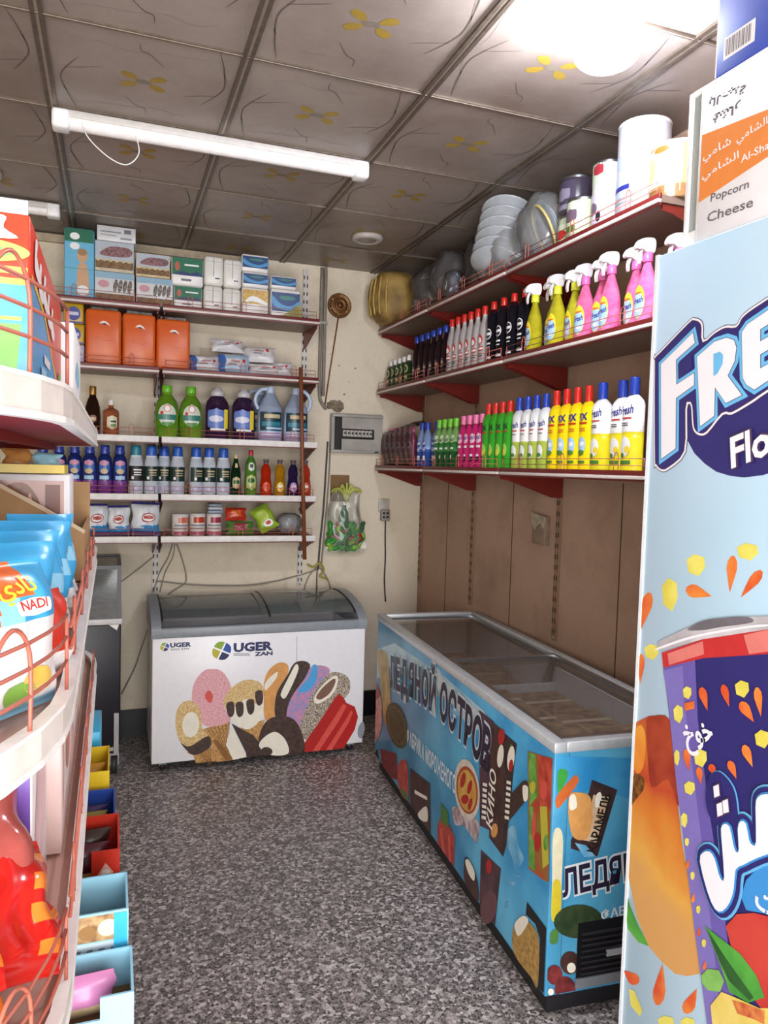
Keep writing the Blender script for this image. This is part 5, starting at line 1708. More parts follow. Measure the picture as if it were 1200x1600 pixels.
def pr_(mb, fr):
    patch(mb, fr, 0, .09, .17, .145, PLA('label_cream_paper', 'd6ccb2'), 1, 'rect'); patch(mb, fr, 0, .022, .20, .04, PLA('label_bronze', '8a6236'), 2)
    patch(mb, fr, -.03, .10, .07, .08, PLA('label_lemon', 'e6d67a'), 2, 'oval'); patch(mb, fr, .02, .13, .05, .05, PLA('label_skin', 'd9a883'), 3, 'oval'); patch(mb, fr, .02, .155, .055, .02, PLA('label_hair', 'a0652e'), 4, 'oval')
    patch(mb, fr, .03, .085, .06, .05, PLA('label_periwinkle', '8a95d6'), 3, 'oval'); patch(mb, fr, .075, .11, .03, .12, PLA('label_pale_sky', 'b5cbe8'), 2); patch(mb, fr, -.06, .05, .03, .03, PLA('label_meadow', 'a9b86a'), 3, 'oval')
tin('milk_tin', 'wide tin with a child picture and bronze base at the near shelf end', .082, .18, (1.725, 2.035, zt), PLA('tin_gold', 'b39a6a'), pr_, c_white)
def pr_(mb, fr):
    patch(mb, fr, 0, .205, .085, .075, PLA('label_pistachio', 'b9c7ac'), 1); patch(mb, fr, .012, .218, .045, .04, PLA('label_brick', '9c2f3a'), 2, 'round')
    patch(mb, fr, 0, .08, .085, .11, PLA('label_lilac_pale', 'c9c2d0'), 1); patch(mb, fr, -.01, .08, .05, .05, PLA('label_plum_mark', '6f5a6c'), 2, 'oval'); patch(mb, fr, .02, .05, .02, .04, i_dk, 2, 'oval')
tin('food_tin', 'slim pale tin with a red mark beside the tall white tin', .058, .25, (1.71, 2.375, zt), PLA('tin_pale', 'c5c6bd'), pr_)
def pr_(mb, fr):
    patch(mb, fr, 0, .08, .10, .12, PLA('label_pale_mint', 'cdd8bb'), 1); patch(mb, fr, 0, .09, .07, .05, PLA('label_plum_mark', '6f5a6c'), 2, 'round'); patch(mb, fr, 0, .04, .06, .02, i_green, 2)
tin('food_tin', 'small pale green tin at the shelf edge in front of the dark tin', .060, .155, (1.69, 2.50, zt), PLA('tin_mint', 'b6c2a0'), pr_)
def pr_(mb, fr):
    patch(mb, fr, 0, .06, .10, .08, PLA('label_pale_mint', 'cdd8bb'), 1); patch(mb, fr, 0, .06, .06, .04, i_red, 2, 'oval')
tin('food_tin', 'small green labelled tin under the dark purple tin', .064, .135, (1.74, 2.63, zt), PLA('tin_mint', 'b6c2a0'), pr_)
def pr_(mb, fr):
    patch(mb, fr, 0, .075, .12, .11, PLA('label_smoke_violet', '4a4256'), 1); patch(mb, fr, 0, .08, .08, .05, PLA('label_dusk', '8d8699'), 2, 'round'); patch(mb, fr, 0, .03, .10, .02, PLA('label_dusk', '8d8699'), 2)
tin('food_tin', 'dark purple tin stacked on a small green tin on the top right shelf', .068, .15, (1.745, 2.63, zt+.137), PLA('tin_dark', '3b3440'), pr_)

# wrapped crockery and goods bags
haze = clear_mat('hazy_bag_film', 'b4b3b2', .32, .18, .9)
def crumple(mb, cx, cy, cz, rx, ry, rz, m, seedv, nu=26, nv=16, amp=.12):
    ph = [random.Random(seedv+k).uniform(0, 6) for k in range(6)]
    def f(u, v):
        a = 2*PI*u; e = PI*(v-.5)
        k = 1+amp*(math.sin(3*a+ph[0]+4*e)*.5+math.sin(7*a+ph[1]-5*e)*.3+math.sin(11*a+ph[2]+9*e)*.25+math.sin(5*e+ph[3]+2*a)*.3)
        ce_ = math.copysign(abs(math.cos(e))**.6, math.cos(e)); se = math.copysign(abs(math.sin(e))**.8, math.sin(e))
        return (cx+rx*k*ce_*math.cos(a), cy+ry*k*ce_*math.sin(a), cz+rz*(1+.4*(k-1))*se)
    return mb.grid(f, nu, nv, m)
bowlm = PLA('bowl_pale_grey', 'a3a6a9', var=.05)
t = thing('bowl_bag', 'clear bag with a tilted stack of pale plastic bowls on the top shelf', 'bag', (1.76, 3.13, zt))
for k in range(6):
    b = MB(); b.M = Matrix.Translation((-.075+.004*k, .05-.012*k, .07+.042*k)) @ Matrix.Rotation(.35, 4, 'Y') @ Matrix.Rotation(-.25, 4, 'X')
    b.lathe([(.045, -.03), (.09, -.012), (.118, .012), (.127, .014), (.127, .018), (.116, .017), (.088, -.008), (.0, -.024)], bowlm, 28, cap=False)
    obj('bowl', b, t)
b = MB(); crumple(b, 0, .06, .165, .15, .20, .165, haze, 5)
obj('clear_bag', b, t)
t = thing('dish_bag', 'clear bag with grey dishes and a yellow rim behind the shelf wire', 'bag', (1.76, 2.85, zt))
for k in range(3):
    b = MB(); b.M = Matrix.Translation((-.04+.03*k, -.03+.02*k, .14)) @ Matrix.Rotation(1.1, 4, 'Y') @ Matrix.Rotation(.3, 4, 'X')
    b.lathe([(.05, -.02), (.09, -.006), (.118, .01), (.122, .012), (.122, .016), (.08, .0), (0, -.014)], [PLA('dish_grey', '8a9096'), PLA('dish_pale', 'b2b6ba')][k % 2], 26, cap=False)
    obj('dish', b, t)
b = MB(); b.M = Matrix.Translation((-.065, -.035, .125)) @ Matrix.Rotation(1.1, 4, 'Y') @ Matrix.Rotation(.3, 4, 'X')
b.tube([(.108*math.cos(a), .108*math.sin(a), .016) for a in (2*PI*k/28 for k in range(28))], .006, PLA('rim_yellow', 'd2bf7a'), 8, True)
obj('yellow_rim', b, t)
b = MB(); crumple(b, 0, 0, .15, .135, .12, .15, haze, 15)
obj('clear_bag', b, t)
hazed = clear_mat('smoky_bag_film', '5e5a58', .55, .2, .9)
inner = [PLA('bagged_dark_goods', '4d474a', hex2='777277', scale=14), PLA('bagged_grey_goods', '6e6c70', hex2='96959b', scale=12), PLA('bagged_blue_goods', '6f7aa6', hex2='c3c6d6', scale=22)]
for k, (y, x, rx, ry, rz, lab) in enumerate(((3.56, 1.82, .105, .15, .165, 'tall crumpled grey bag of goods next to the bag of bowls'), (3.62, 1.665, .045, .07, .075, 'small bag with bluish contents at the shelf edge beside the crumpled grey bags'), (3.85, 1.78, .13, .125, .16, 'dark crumpled bag of goods in the middle of the top right shelf'), (4.13, 1.78, .13, .135, .15, 'dark crumpled bag of goods beside the yellow brown sack'))):
    t = thing('goods_bag', lab, 'bag', (x, y, zt), 0, 'bags on the top right shelf')
    b = MB(); crumple(b, 0, 0, rz*.98, rx*.9, ry*.9, rz*.9, inner[(1, 2, 0, 0)[k]], 40+k, amp=.16)
    obj('contents', b, t)
    b = MB(); crumple(b, 0, 0, rz, rx, ry, rz, hazed, 50+k)
    obj('bag_film', b, t)
sack = mat('sack_weave', '6b5128', .7, hex2='a8894a', scale=8, detail=6)
t = thing('goods_sack', 'yellow brown sack bulging over the far corner end of the top shelf', 'sack', (1.66, 4.47, zt+.005))
b = MB(); crumple(b, 0, 0, .165, .16, .155, .165, sack, 70, amp=.05)
obj('sack_body', b, t)
b = MB()
for k in range(7):
    a = PI+(-.9+.3*k)
    b.tube(spline([(.150*math.cos(a), .146*math.sin(a), .05), (.163*math.cos(a), .158*math.sin(a), .16), (.145*math.cos(a), .142*math.sin(a), .28)], 5, False), .006, mat('sack_strip', 'b79a52', .6, var=.15), 6)
obj('sack_fold', b, t)
# ================================================================== goods on the back wall shelves
def pack(name, label, cat, x0, x1, y0, d, z0, z1, m, prints=None, bevel=.006, group=None, rot=0.0, pname='front_print'):
    t = thing(name, label, cat, ((x0+x1)/2, y0+d/2, z0), rot, group)
    w_, h_ = x1-x0, z1-z0
    obj('pack_body', MB().box(-w_/2, w_/2, -d/2, d/2, 0, h_, m, bevel), t)
    if prints:
        mb = MB(); fr = Frame((-w_/2, -d/2, 0), (1, 0, 0), (0, 0, 1))
        prints(mb, fr, w_, h_)
        obj(pname, mb, t)
    return t
def R_(mb, fr, x0, x1, y0, y1, m, lay=1):
    mb.poly(fr, [(x0, y0), (x1, y0), (x1, y1), (x0, y1)], m, lay)
def O_(mb, fr, cx, cy, rx, ry, m, lay=2, rot=0):
    mb.poly(fr, ell(cx, cy, rx, ry, rot, 22), m, lay)
P = PLA
z1_ = LZ[0]+.002
L1G = 'packs on the top back shelf'
yf = 4.335
skin = P('print_skin', 'c9a07e'); teal = P('print_teal_green', '1d6a4c'); skyp = P('print_diaper_blue', '6bb4d6')
def f(mb, fr, w, h):
    R_(mb, fr, .004, w-.004, h*.80, h-.006, teal); R_(mb, fr, .004, w-.004, .006, h*.80, skyp)
    O_(mb, fr, w*.35, h*.88, w*.16, h*.05, i_white); O_(mb, fr, w*.35, h*.74, w*.16, h*.05, i_white)
    O_(mb, fr, w*.60, h*.60, w*.18, h*.085, skin); O_(mb, fr, w*.60, h*.66, w*.16, h*.05, P('print_hair', 'a4794f'), 3)
    mb.poly(fr, spline([(w*.45, h*.06), (w*.42, h*.25), (w*.46, h*.46), (w*.60, h*.52), (w*.76, h*.46), (w*.82, h*.25), (w*.80, h*.06)], 4), skin, 2)
    O_(mb, fr, w*.62, h*.12, w*.20, h*.07, i_white, 3)
    R_(mb, fr, .004, w-.004, h*.42, h*.425, teal, 2)
pack('diaper_pack', 'blue and green baby diaper pack on the top back shelf', 'pack', -.246, -.097, yf, .22, z1_, 2.872, skyp, f, .012)
greyb = P('carton_silver_blue', 'b3bcc4'); brb = P('print_brown_band', '8a6a42', hex2='5c4028', scale=90); roseb = P('print_rose_figures', 'a06a6e', hex2='5a4a4c', scale=70); figs = P('print_shoe_figures', '3f352f', hex2='8e857c', scale=80)
def f1(mb, fr, w, h):
    R_(mb, fr, .003, w-.003, h*.42, h*.98, greyb); mb.poly(fr, spline([(w*.12, h*.55), (w*.3, h*.78), (w*.55, h*.85), (w*.92, h*.80), (w*.9, h*.56), (w*.5, h*.5)], 4), roseb, 2)
    R_(mb, fr, .003, w-.003, h*.10, h*.36, brb); R_(mb, fr, .003, w-.003, .002, h*.08, i_tan)
    for k in range(6): O_(mb, fr, w*(.08+.16*k), h*.37, w*.05, h*.05, i_tan, 3)
def f2(mb, fr, w, h):
    R_(mb, fr, .003, w-.003, h*.78, h*.99, P('print_ice_blue', '8fb2c6')); 
    for k in range(4): O_(mb, fr, w*(.52+.12*k), h*.55, w*.055, h*.22, figs, 2, -.15)
    O_(mb, fr, w*.22, h*.58, w*.14, h*.13, P('print_faded_rose', 'c4929a'), 2); R_(mb, fr, .003, w-.003, .002, h*.26, brb)
cwhite = P('carton_pale_grey', 'd2d2d4')
def f0(mb, fr, w, h):
    R_(mb, fr, w*.08, w*.62, h*.56, h*.66, lgry); R_(mb, fr, w*.08, w*.5, h*.36, h*.42, lgry); R_(mb, fr, w*.70, w*.88, h*.58, h*.85, P('print_dim_grey', '6f6f74')); R_(mb, fr, w*.6, w*.9, h*.18, h*.3, lgry)
pack('tissue_carton', 'white and blue tissue carton with dark figures, lowest of the tallest stack', 'carton', -.095, .105, yf, .23, z1_, 2.662, cwhite, f2, .003, L1G)
pack('tissue_carton', 'grey carton with rose picture and brown band, middle of the tallest stack', 'carton', -.095, .102, yf, .23, 2.664, 2.822, greyb, f1, .003, L1G)
pack('tissue_carton', 'plain pale grey carton on the very top of the tallest stack', 'carton', -.085, .110, yf, .22, 2.824, 2.903, cwhite, f0, .003, L1G)
pack('tissue_carton', 'white tissue carton with dark figures under the brown banded one', 'carton', .115, .307, yf, .23, z1_, 2.655, cwhite, f2, .003, L1G)
pack('tissue_carton', 'brown banded carton on the shorter stack left of the green packs', 'carton', .112, .290, yf, .22, 2.657, 2.782, i_tan, f1, .003, L1G)
tag(obj('wall_label', MB().box(.195, .255, YB-.004, YB, 2.84, 2.885, P('faded_label_paper', 'a39a8e'))), 'small grey paper label on the wall above the brown banded carton', 'label')
def fg(mb, fr, w, h):
    R_(mb, fr, .004, w-.004, h*.36, h-.004, teal); O_(mb, fr, w*.18, h*.66, w*.08, h*.16, P('print_orange_flower', 'b5604a'), 3)
    mb.poly(fr, spline([(w*.1, h*.40), (w*.35, h*.50), (w*.6, h*.44), (w*.8, h*.52), (w*.95, h*.42), (w*.95, h*.36), (w*.1, h*.36)], 3), P('print_night_blue', '26386a'), 3)
    R_(mb, fr, w*.4, w*.85, h*.70, h*.76, i_white, 3); R_(mb, fr, w*.3, w*.62, h*.16, h*.24, P('print_dim_grey', '6f6f74'), 2)
pack('tissue_pack', 'green and white tissue pack, lower of the green pair', 'pack', .312, .465, yf, .2, z1_, 2.630, c_white, fg, .012, L1G)
pack('tissue_pack', 'green and white tissue pack with a flower, upper of the green pair', 'pack', .298, .470, yf, .2, 2.632, 2.786, c_white, fg, .012, L1G)
def fw(mb, fr, w, h):
    R_(mb, fr, w*.55, w*.8, h*.22, h*.26, i_dk); R_(mb, fr, w*.1, w*.9, h*.80, h*.81, lgry); R_(mb, fr, w*.46, w*.5, h*.3, h*.95, lgry)
wp = P('pack_white', 'e4e0d9')
for (x0, x1, za_, zb_, lab) in ((.474, .578, z1_, 2.648, 'white tissue roll pack, lower left of the square of four'), (.581, .680, z1_, 2.645, 'white tissue roll pack, lower right of the square of four'), (.476, .580, 2.650, 2.812, 'white tissue roll pack, upper left of the square of four'), (.583, .682, 2.648, 2.806, 'white tissue roll pack, upper right of the square of four')):
    pack('tissue_roll_pack', lab, 'pack', x0, x1, yf, .16, za_, zb_, wp, fw, .016, L1G)
def fb_(mb, fr, w, h):
    R_(mb, fr, .004, w-.004, h*.22, h*.88, P('print_deep_blue', '1c3f74')); mb.poly(fr, spline([(w*.04, h*.75), (w*.3, h*.5), (w*.65, h*.42), (w*.97, h*.62), (w*.97, h*.42), (w*.6, h*.26), (w*.2, h*.34), (w*.04, h*.5)], 3), P('print_swirl_blue', '4f93c4'), 3)
    O_(mb, fr, w*.55, h*.70, w*.28, h*.08, P('print_leafy_teal', '3f7a72'), 4)
def fy_(mb, fr, w, h):
    fb_(mb, fr, w, h); mb.poly(fr, spline([(w*.03, h*.05), (w*.4, h*.1), (w*.7, h*.3), (w*.97, h*.5), (w*.97, h*.04)], 3), P('print_olive_gold', '8a8a2c'), 5)
def fgold(mb, fr, w, h):
    R_(mb, fr, .004, w-.004, h*.40, h*.92, P('print_gold', 'b4841f', hex2='d6b04a', scale=60)); mb.poly(fr, spline([(w*.1, h*.45), (w*.4, h*.7), (w*.9, h*.5), (w*.9, h*.4), (w*.4, h*.5)], 3), i_white, 3)
pack('tissue_pack', 'gold and white tissue pack under two blue ones', 'pack', .686, .838, yf, .2, z1_, 2.660, c_white, fgold, .01, L1G)
pack('tissue_pack', 'light blue tissue pack in the middle of the gold based stack', 'pack', .688, .836, yf, .2, 2.662, 2.748, c_white, fb_, .01, L1G)
pack('tissue_pack', 'dark blue tissue pack on top of the gold based stack', 'pack', .682, .834, yf, .2, 2.750, 2.846, c_white, fb_, .01, L1G)
pack('tissue_pack', 'blue and olive tissue pack at the right shelf end, under another', 'pack', .852, 1.025, yf, .2, z1_, 2.670, c_white, fy_, .01, L1G)
pack('tissue_pack', 'smaller blue tissue pack at the right shelf end, on top', 'pack', .850, 1.000, yf, .19, 2.672, 2.744, c_white, fb_, .01, L1G)

# second shelf
z2_ = LZ[1]+.002
oran = mat('pack_orange_film', 'd2591c', .35, hex2='e06a28', scale=6); tick = P('print_smile_white', 'f0e6dc')
def fo(mb, fr, w, h):
    mb.poly(fr, spline([(w*.38, h*.74), (w*.48, h*.79), (w*.60, h*.77), (w*.68, h*.71), (w*.60, h*.735), (w*.5, h*.75)], 3), tick, 2)
    O_(mb, fr, w*.53, h*.735, w*.05, h*.018, i_dk, 3)
    for k in range(5): R_(mb, fr, w*.03, w*.97, h*(.06+.035*k), h*(.064+.035*k), P('print_deep_orange', 'b0461a'), 1)
    mb.poly(fr, [(w*.15, h*.52), (w*.6, h*.42), (w*.85, h*.5), (w*.6, h*.43)], P('print_deep_orange', 'b0461a'), 1)
for (x0, x1, zt_, lab) in ((-.140, .040, 2.462, 'orange wrapped tissue bale, leftmost of the three'), (.046, .218, 2.455, 'orange wrapped tissue bale, middle of the three'), (.222, .402, 2.442, 'orange wrapped tissue bale, rightmost of the three')):
    t = pack('tissue_bale', lab, 'pack', x0, x1, yf, .20, z2_, zt_, oran, fo, .016, 'orange bales on the second back shelf')
    w_ = x1-x0
    b = MB().prism([(-w_*.40, zt_-z2_-.002), (w_*.42, zt_-z2_-.002), (w_*.40, zt_-z2_+.024), (-w_*.36, zt_-z2_+.026)], 'y', -.02, .0, P('carry_strip_grey', '9a958f', hex2='55504c', scale=40))
    obj('carry_strip', b, t)
purp = P('pack_indigo', '2f3a8c'); yelp = P('pack_mustard', 'c09a1f')
def fpad(mb, fr, w, h):
    O_(mb, fr, w*.5, h*.48, w*.34, h*.34, purp); R_(mb, fr, w*.25, w*.75, h*.40, h*.56, P('print_lilac_white', 'c9c4dc'), 3); R_(mb, fr, .004, w-.004, .002, h*.10, purp)
pack('sanitary_pack', 'yellow and indigo pack beside the orange bales, lower of two', 'pack', -.250, -.146, yf, .15, z2_+.10, z2_+.205, yelp, fpad, .008, 'yellow packs on the second back shelf')
pack('sanitary_pack', 'yellow and indigo pack beside the orange bales, upper of two', 'pack', -.248, -.150, yf, .15, z2_+.207, z2_+.315, yelp, fpad, .008, 'yellow packs on the second back shelf')
pack('sanitary_pack', 'pale lilac pack under the yellow and indigo packs', 'pack', -.252, -.146, yf, .15, z2_, z2_+.098, P('pack_lilac', 'b9b2c8'), fpad, .008, 'yellow packs on the second back shelf')

def pouch(name, label, cat, w, h, d, loc, rot, mfn, nu=18, nv=22, group=None, crimp=.05, decor=None, seedv=1, wr=.10):
    """a soft filled bag standing in its own xz plane, front to -y"""
    t = thing(name, label, cat, loc, 0, group, rot)
    rd = random.Random(seedv)
    ph = [rd.uniform(0, 6) for _ in range(6)]
    def th(u, v):
        e = max(0, 1-abs(2*u-1)**2.6)*max(0, 1-abs(2*(min(1, max(0, (v-crimp)/(1-2*crimp))))-1)**3.2)
        k = 1+wr*(math.sin(9*u+7*v+ph[0])+.7*math.sin(15*v-6*u+ph[1])+.5*math.sin(23*u+ph[2]))
        return .5*d*math.sqrt(e)*k+.0008
    def edge(u, v):
        return (u-.5)*w*(1-.06*math.sin(PI*v))+.004*math.sin(11*v+ph[3])
    b = MB()
    b.grid(lambda u, v: (edge(u, v), -th(u, v), v*h), nu, nv, mfn)
    b.grid(lambda u, v: (edge(1-u, v), th(1-u, v), v*h), nu, nv, lambda u, v: (mfn(1-u, v) if callable(mfn) else mfn))
    obj('bag_body', b, t)
    if decor:
        class Fr:
            def pt(s, a, c, hh=0):
                u, v = a/w+.5, c/h
                return Vector((edge(u, v), -th(min(1, max(0, u)), min(1, max(0, v)))-hh-.0012, c))
        mb = MB(); decor(mb, Fr(), w, h); obj('print', mb, t)
    return t
wipew = P('wipes_white', 'd6d2d4'); wipeb = P('wipes_blue', '3f6ab0'); wipep = P('wipes_pale_blue', 'a9c3da')
def wm(c1, c2, c3):
    def g(u, v):
        if .32 < v < .68 and .2 < u < .8: return c3
        return c1 if u > .18 else c2
    return g
def wd(mb, fr, w, h):
    patch(mb, fr, 0, h*.5, w*.5, h*.4, wipew, 1, 'round'); patch(mb, fr, w*.02, h*.55, w*.3, h*.12, P('print_faded_rose', 'c4929a'), 2); patch(mb, fr, -w*.05, h*.38, w*.28, h*.08, lgry, 2); patch(mb, fr, w*.3, h*.6, w*.1, h*.2, i_red, 2, 'oval')
WG = 'wet wipes on the second back shelf'
LB = PI/2*.93
for k, (x, y, z, w_, h_, rx, rz, mm, lab) in enumerate((
    (.49, 4.345, z2_+.004, .17, .10, -.35, .05, wm(wipew, wipeb, wipep), 'white wet wipes pack with a blue end beside the orange bale'),
    (.655, 4.345, z2_+.004, .18, .12, -.30, -.06, wm(wipep, wipeb, wipew), 'pale blue wet wipes pack in the middle of the wipes pile'),
    (.625, 4.40, z2_+.132, .19, .085, -.5, .05, wm(wipew, wipew, wipep), 'white wet wipes pack lying on top of the wipes pile'),
    (.80, 4.38, z2_+.085, .19, .11, -.55, -.22, wm(wipew, wipew, wipew), 'white wet wipes pack with rose print, top of the right pile'),
    (.83, 4.345, z2_+.004, .18, .075, -.35, -.05, wm(wipew, wipew, wipew), 'white wet wipes pack at the bottom of the right pile'),
    (.93, 4.37, z2_+.004, .13, .10, -.35, -.3, wm(wipew, wipew, wipew), 'white wet wipes pack slipping off the right end of the pile'))):
    pouch('wipes_pack', lab, 'wipes', w_, h_, .06, (x, y+.04, z), (rx, 0, rz), mm, 14, 12, WG, .06, wd, k)

# third shelf
z3_ = LZ[2]+.002
L3G = 'bottles on the third back shelf'
y3 = 4.385
def pr_(mb, fr):
    patch(mb, fr, 0, .085, .05, .045, P('label_maroon', '6a2226'), 1, 'oval'); patch(mb, fr, 0, .085, .034, .018, i_tan, 2); patch(mb, fr, 0, .03, .05, .018, i_tan, 1)
o = bottle('syrup_bottle', 'dark brown bottle with gold cap standing alone at the left', 'bottle', [(.036, 0), (.040, .005), (.041, .03), (.042, .10), (.038, .15), (.026, .19), (.018, .205), (.016, .22)], [(0, P('bottle_cola_brown', '2f1b14', rough=.15))], .8, [('cap', cap_prof(.0185, .215, .262), P('cap_gold', 'a07a3a', metal=.6), 1, 1)], pr_, group=L3G)
o.location = (-.104, y3, z3_)
def pr_(mb, fr):
    patch(mb, fr, .006, .07, .055, .075, P('label_buff', 'd6cfae'), 1, 'round'); patch(mb, fr, .012, .075, .03, .01, i_dk, 2); patch(mb, fr, .012, .055, .028, .012, i_green, 2)
o = bottle('syrup_bottle', 'amber bottle with white cap and a buff label near the empty shelf stretch', 'bottle', round_prof(.042, .17, .013, .74), [(0, mat('bottle_amber_liquid', '9a4a2a', .15, hex2='b8704a', scale=18))], .75, [('cap', cap_prof(.015, .165, .193), c_white, 1, 1)], pr_, group=L3G)
o.location = (-.010, y3, z3_)
def pr_(mb, fr):
    patch(mb, fr, 0, .125, .105, .125, P('label_mist', 'd0d8cc'), 1, 'oval', 10); patch(mb, fr, 0, .112, .108, .03, P('label_bottle_teal', '2f7a6a'), 2); patch(mb, fr, 0, .16, .04, .045, i_ora, 2, 'oval'); patch(mb, fr, 0, .16, .03, .034, i_white, 3, 'oval'); patch(mb, fr, -.03, .135, .02, .02, i_red, 2, 'oval'); patch(mb, fr, 0, .075, .06, .02, i_green, 2)
gp_ = [(.056, 0), (.063, .006), (.065, .03), (.066, .12), (.064, .16), (.054, .20), (.038, .225), (.026, .240), (.024, .262)]
gl_ = mat('soap_green_liquid', '4f8a1e', .12, hex2='86b436', scale=9)
o = bottle('dish_soap_bottle', 'big green dish soap bottle with white oval label, left of the pair', 'bottle', gp_, [(0, gl_)], .72, [('cap', cap_prof(.028, .252, .290), c_green, 1, 1)], pr_, group=L3G)
o.location = (.284, y3, z3_)
dup(o, (.415, y3, z3_), .05, 'big green dish soap bottle with white oval label, right of the pair')
def pr_(mb, fr):
    patch(mb, fr, -.01, .115, .11, .12, P('label_violet_blue', '5f7ac0'), 1, 'round', 10); patch(mb, fr, -.012, .115, .085, .04, P('label_lilac_white', 'd2d4e8'), 2, 'oval'); patch(mb, fr, .05, .115, .03, .11, i_yel, 2); patch(mb, fr, 0, .055, .09, .012, i_white, 2)
pg_ = [(.058, 0), (.066, .006), (.067, .03), (.067, .19), (.060, .215), (.045, .235), (.034, .245), (.032, .252)]
o = bottle('softener_jug', 'dark purple softener jug with clear lid, left of the pair', 'jug', pg_, [(0, mat('softener_purple', '2a1a38', .15, hex2='4a2c50', scale=9))], .75, [('clear_lid', [(.036, .245), (.04, .252), (.040, .268), (.028, .278), (.022, .290), (.016, .292), (0, .292)], P('lid_clear_grey', 'c6c2c6', rough=.15), 1, 1)], pr_, group=L3G)
o.location = (.562, y3, z3_)
dup(o, (.712, y3, z3_), -.06, 'dark purple softener jug with clear lid, right of the pair')
def pr_(mb, fr):
    patch(mb, fr, 0, .115, .15, .11, P('label_dark_petrol', '123a48'), 1); patch(mb, fr, .005, .145, .10, .022, i_tan, 2); patch(mb, fr, 0, .10, .12, .025, P('label_petrol', '2f7f92'), 2); patch(mb, fr, .02, .075, .1, .012, i_sky, 2); patch(mb, fr, 0, .04, .12, .012, P('label_pale_lilac', 'c9bcd6'), 2)
jw = P('jug_pale_blue', 'b3c2dc')
def exh(t):
    obj('handle', MB().tube(spline([(-.018, 0, .305), (-.055, 0, .298), (-.082, 0, .265), (-.088, 0, .225), (-.070, 0, .185)], 6, False), .011, jw, 10), t)
jp = [(.064, 0), (.071, .006), (.073, .03), (.073, .165), (.068, .20), (.045, .245), (.028, .275), (.020, .290)]
o = bottle('bleach_jug', 'pale blue bleach jug with a looped handle, in front beside the purple jug', 'jug', jp, [(0, P('jug_lilac_base', 'b9aed2')), (.05, jw)], .75, [('cap', cap_prof(.024, .282, .318), jw, 1, 1)], pr_, extra=exh, group=L3G)
o.location = (.868, y3, z3_)
dup(o, (.835, y3+.145, z3_), .1, 'pale blue bleach jug at the back, only its handle showing')

def exr(t):
    obj('handle', MB().tube(spline([(.018, 0, .305), (.055, 0, .298), (.082, 0, .265), (.088, 0, .225), (.070, 0, .185)], 6, False), .011, jw, 10), t)
def pr_(mb, fr):
    patch(mb, fr, 0, .115, .15, .11, P('label_dark_petrol', '123a48'), 1); patch(mb, fr, .005, .145, .10, .022, i_tan, 2); patch(mb, fr, 0, .10, .12, .025, P('label_petrol', '2f7f92'), 2); patch(mb, fr, .02, .075, .1, .012, i_sky, 2); patch(mb, fr, 0, .04, .12, .012, P('label_pale_lilac', 'c9bcd6'), 2)
o = bottle('bleach_jug', 'pale blue bleach jug at the right shelf end behind the wooden stick', 'jug', jp, [(0, P('jug_lilac_base', 'b9aed2')), (.05, jw)], .75, [('cap', cap_prof(.024, .282, .318), jw, 1, 1)], pr_, extra=exr, group=L3G)
o.location = (1.022, y3, z3_)

# fourth shelf
z4_ = LZ[3]+.002
L4G = 'bottles on the fourth back shelf'
y4 = 4.375
def pr_(mb, fr):
    patch(mb, fr, 0, .145, .058, .075, P('label_royal', '3a66b4'), 1, 'round'); patch(mb, fr, 0, .165, .05, .03, P('label_faded_pink', 'c98aa4'), 2, 'oval'); patch(mb, fr, 0, .12, .04, .03, i_tan, 2, 'oval'); patch(mb, fr, 0, .085, .05, .02, i_sky, 2)
vp_ = [(.034, 0), (.038, .005), (.038, .16), (.035, .19), (.026, .205), (.022, .215), (.023, .225), (.021, .235)]
o = bottle('softener_bottle', '', 'bottle', vp_, [(0, P('bottle_violet_base', '7a3a8a')), (.07, P('bottle_indigo', '26347a', rough=.2))], .85, [('cap', [(.026, .215), (.027, .22), (.022, .236), (.024, .240), (.023, .262), (0, .263)], P('cap_indigo', '2c3f9c', rough=.2), 1, 1)], pr_)
for k, x in enumerate((-.35, -.272, -.194, -.117, -.040, .037)):
    l = ORD[k]+' indigo softener bottle with violet base, counted from the left'
    if k == 0:
        o.location = (x, y4, z4_); o['label'] = l; o['group'] = L4G
    else:
        dup(o, (x, y4+(.03 if k < 3 else 0), z4_), random.uniform(-.15, .15), l, L4G)
pb = round_prof(.034, .18, .012, .80)
for k, x in enumerate((-.50, -.425)):
    o = bottle('lotion_bottle', ('faded pink lotion bottle at the far left, behind the snack shelving', 'grey and pink lotion bottle left of the indigo bottles')[k], 'bottle', pb, [(0, P('lotion_pink' if k == 0 else 'lotion_grey', 'c9a6ae' if k == 0 else '9c9298'))], .8, [('cap', cap_prof(.016, .17, .205), c_white, 1, 1)], lambda mb, fr: patch(mb, fr, 0, .08, .05, .08, i_tan, 1, 'round'), group=L4G)
    o.location = (x, y4, z4_)
ap_ = [(.034, 0), (.038, .004), (.0385, .02), (.0385, .155), (.036, .18), (.031, .200), (.0285, .212)]
def mk_white(cap, lab, dark, lm):
    def pr2(mb, fr):
        patch(mb, fr, 0, .112, .105, .082, dark, 1); patch(mb, fr, .008, .132, .045, .008, lm, 2); patch(mb, fr, .008, .117, .04, .005, lm, 2); patch(mb, fr, .008, .104, .042, .005, lm, 2); patch(mb, fr, -.018, .088, .014, .016, i_white, 2)
        patch(mb, fr, 0, .03, .07, .022, P('label_lavender', 'c4bcd8'), 1)
    return bottle('bleach_bottle', lab, 'bottle', ap_, [(0, P('bottle_cool_white', 'dfe7f1'))], .85, [('cap', [(.028, .212), (.0285, .216), (.026, .256), (.023, .266), (0, .267)], cap, 1, 1)], pr2, group=L4G)
dgl = P('label_dark_bottle_green', '14302c')
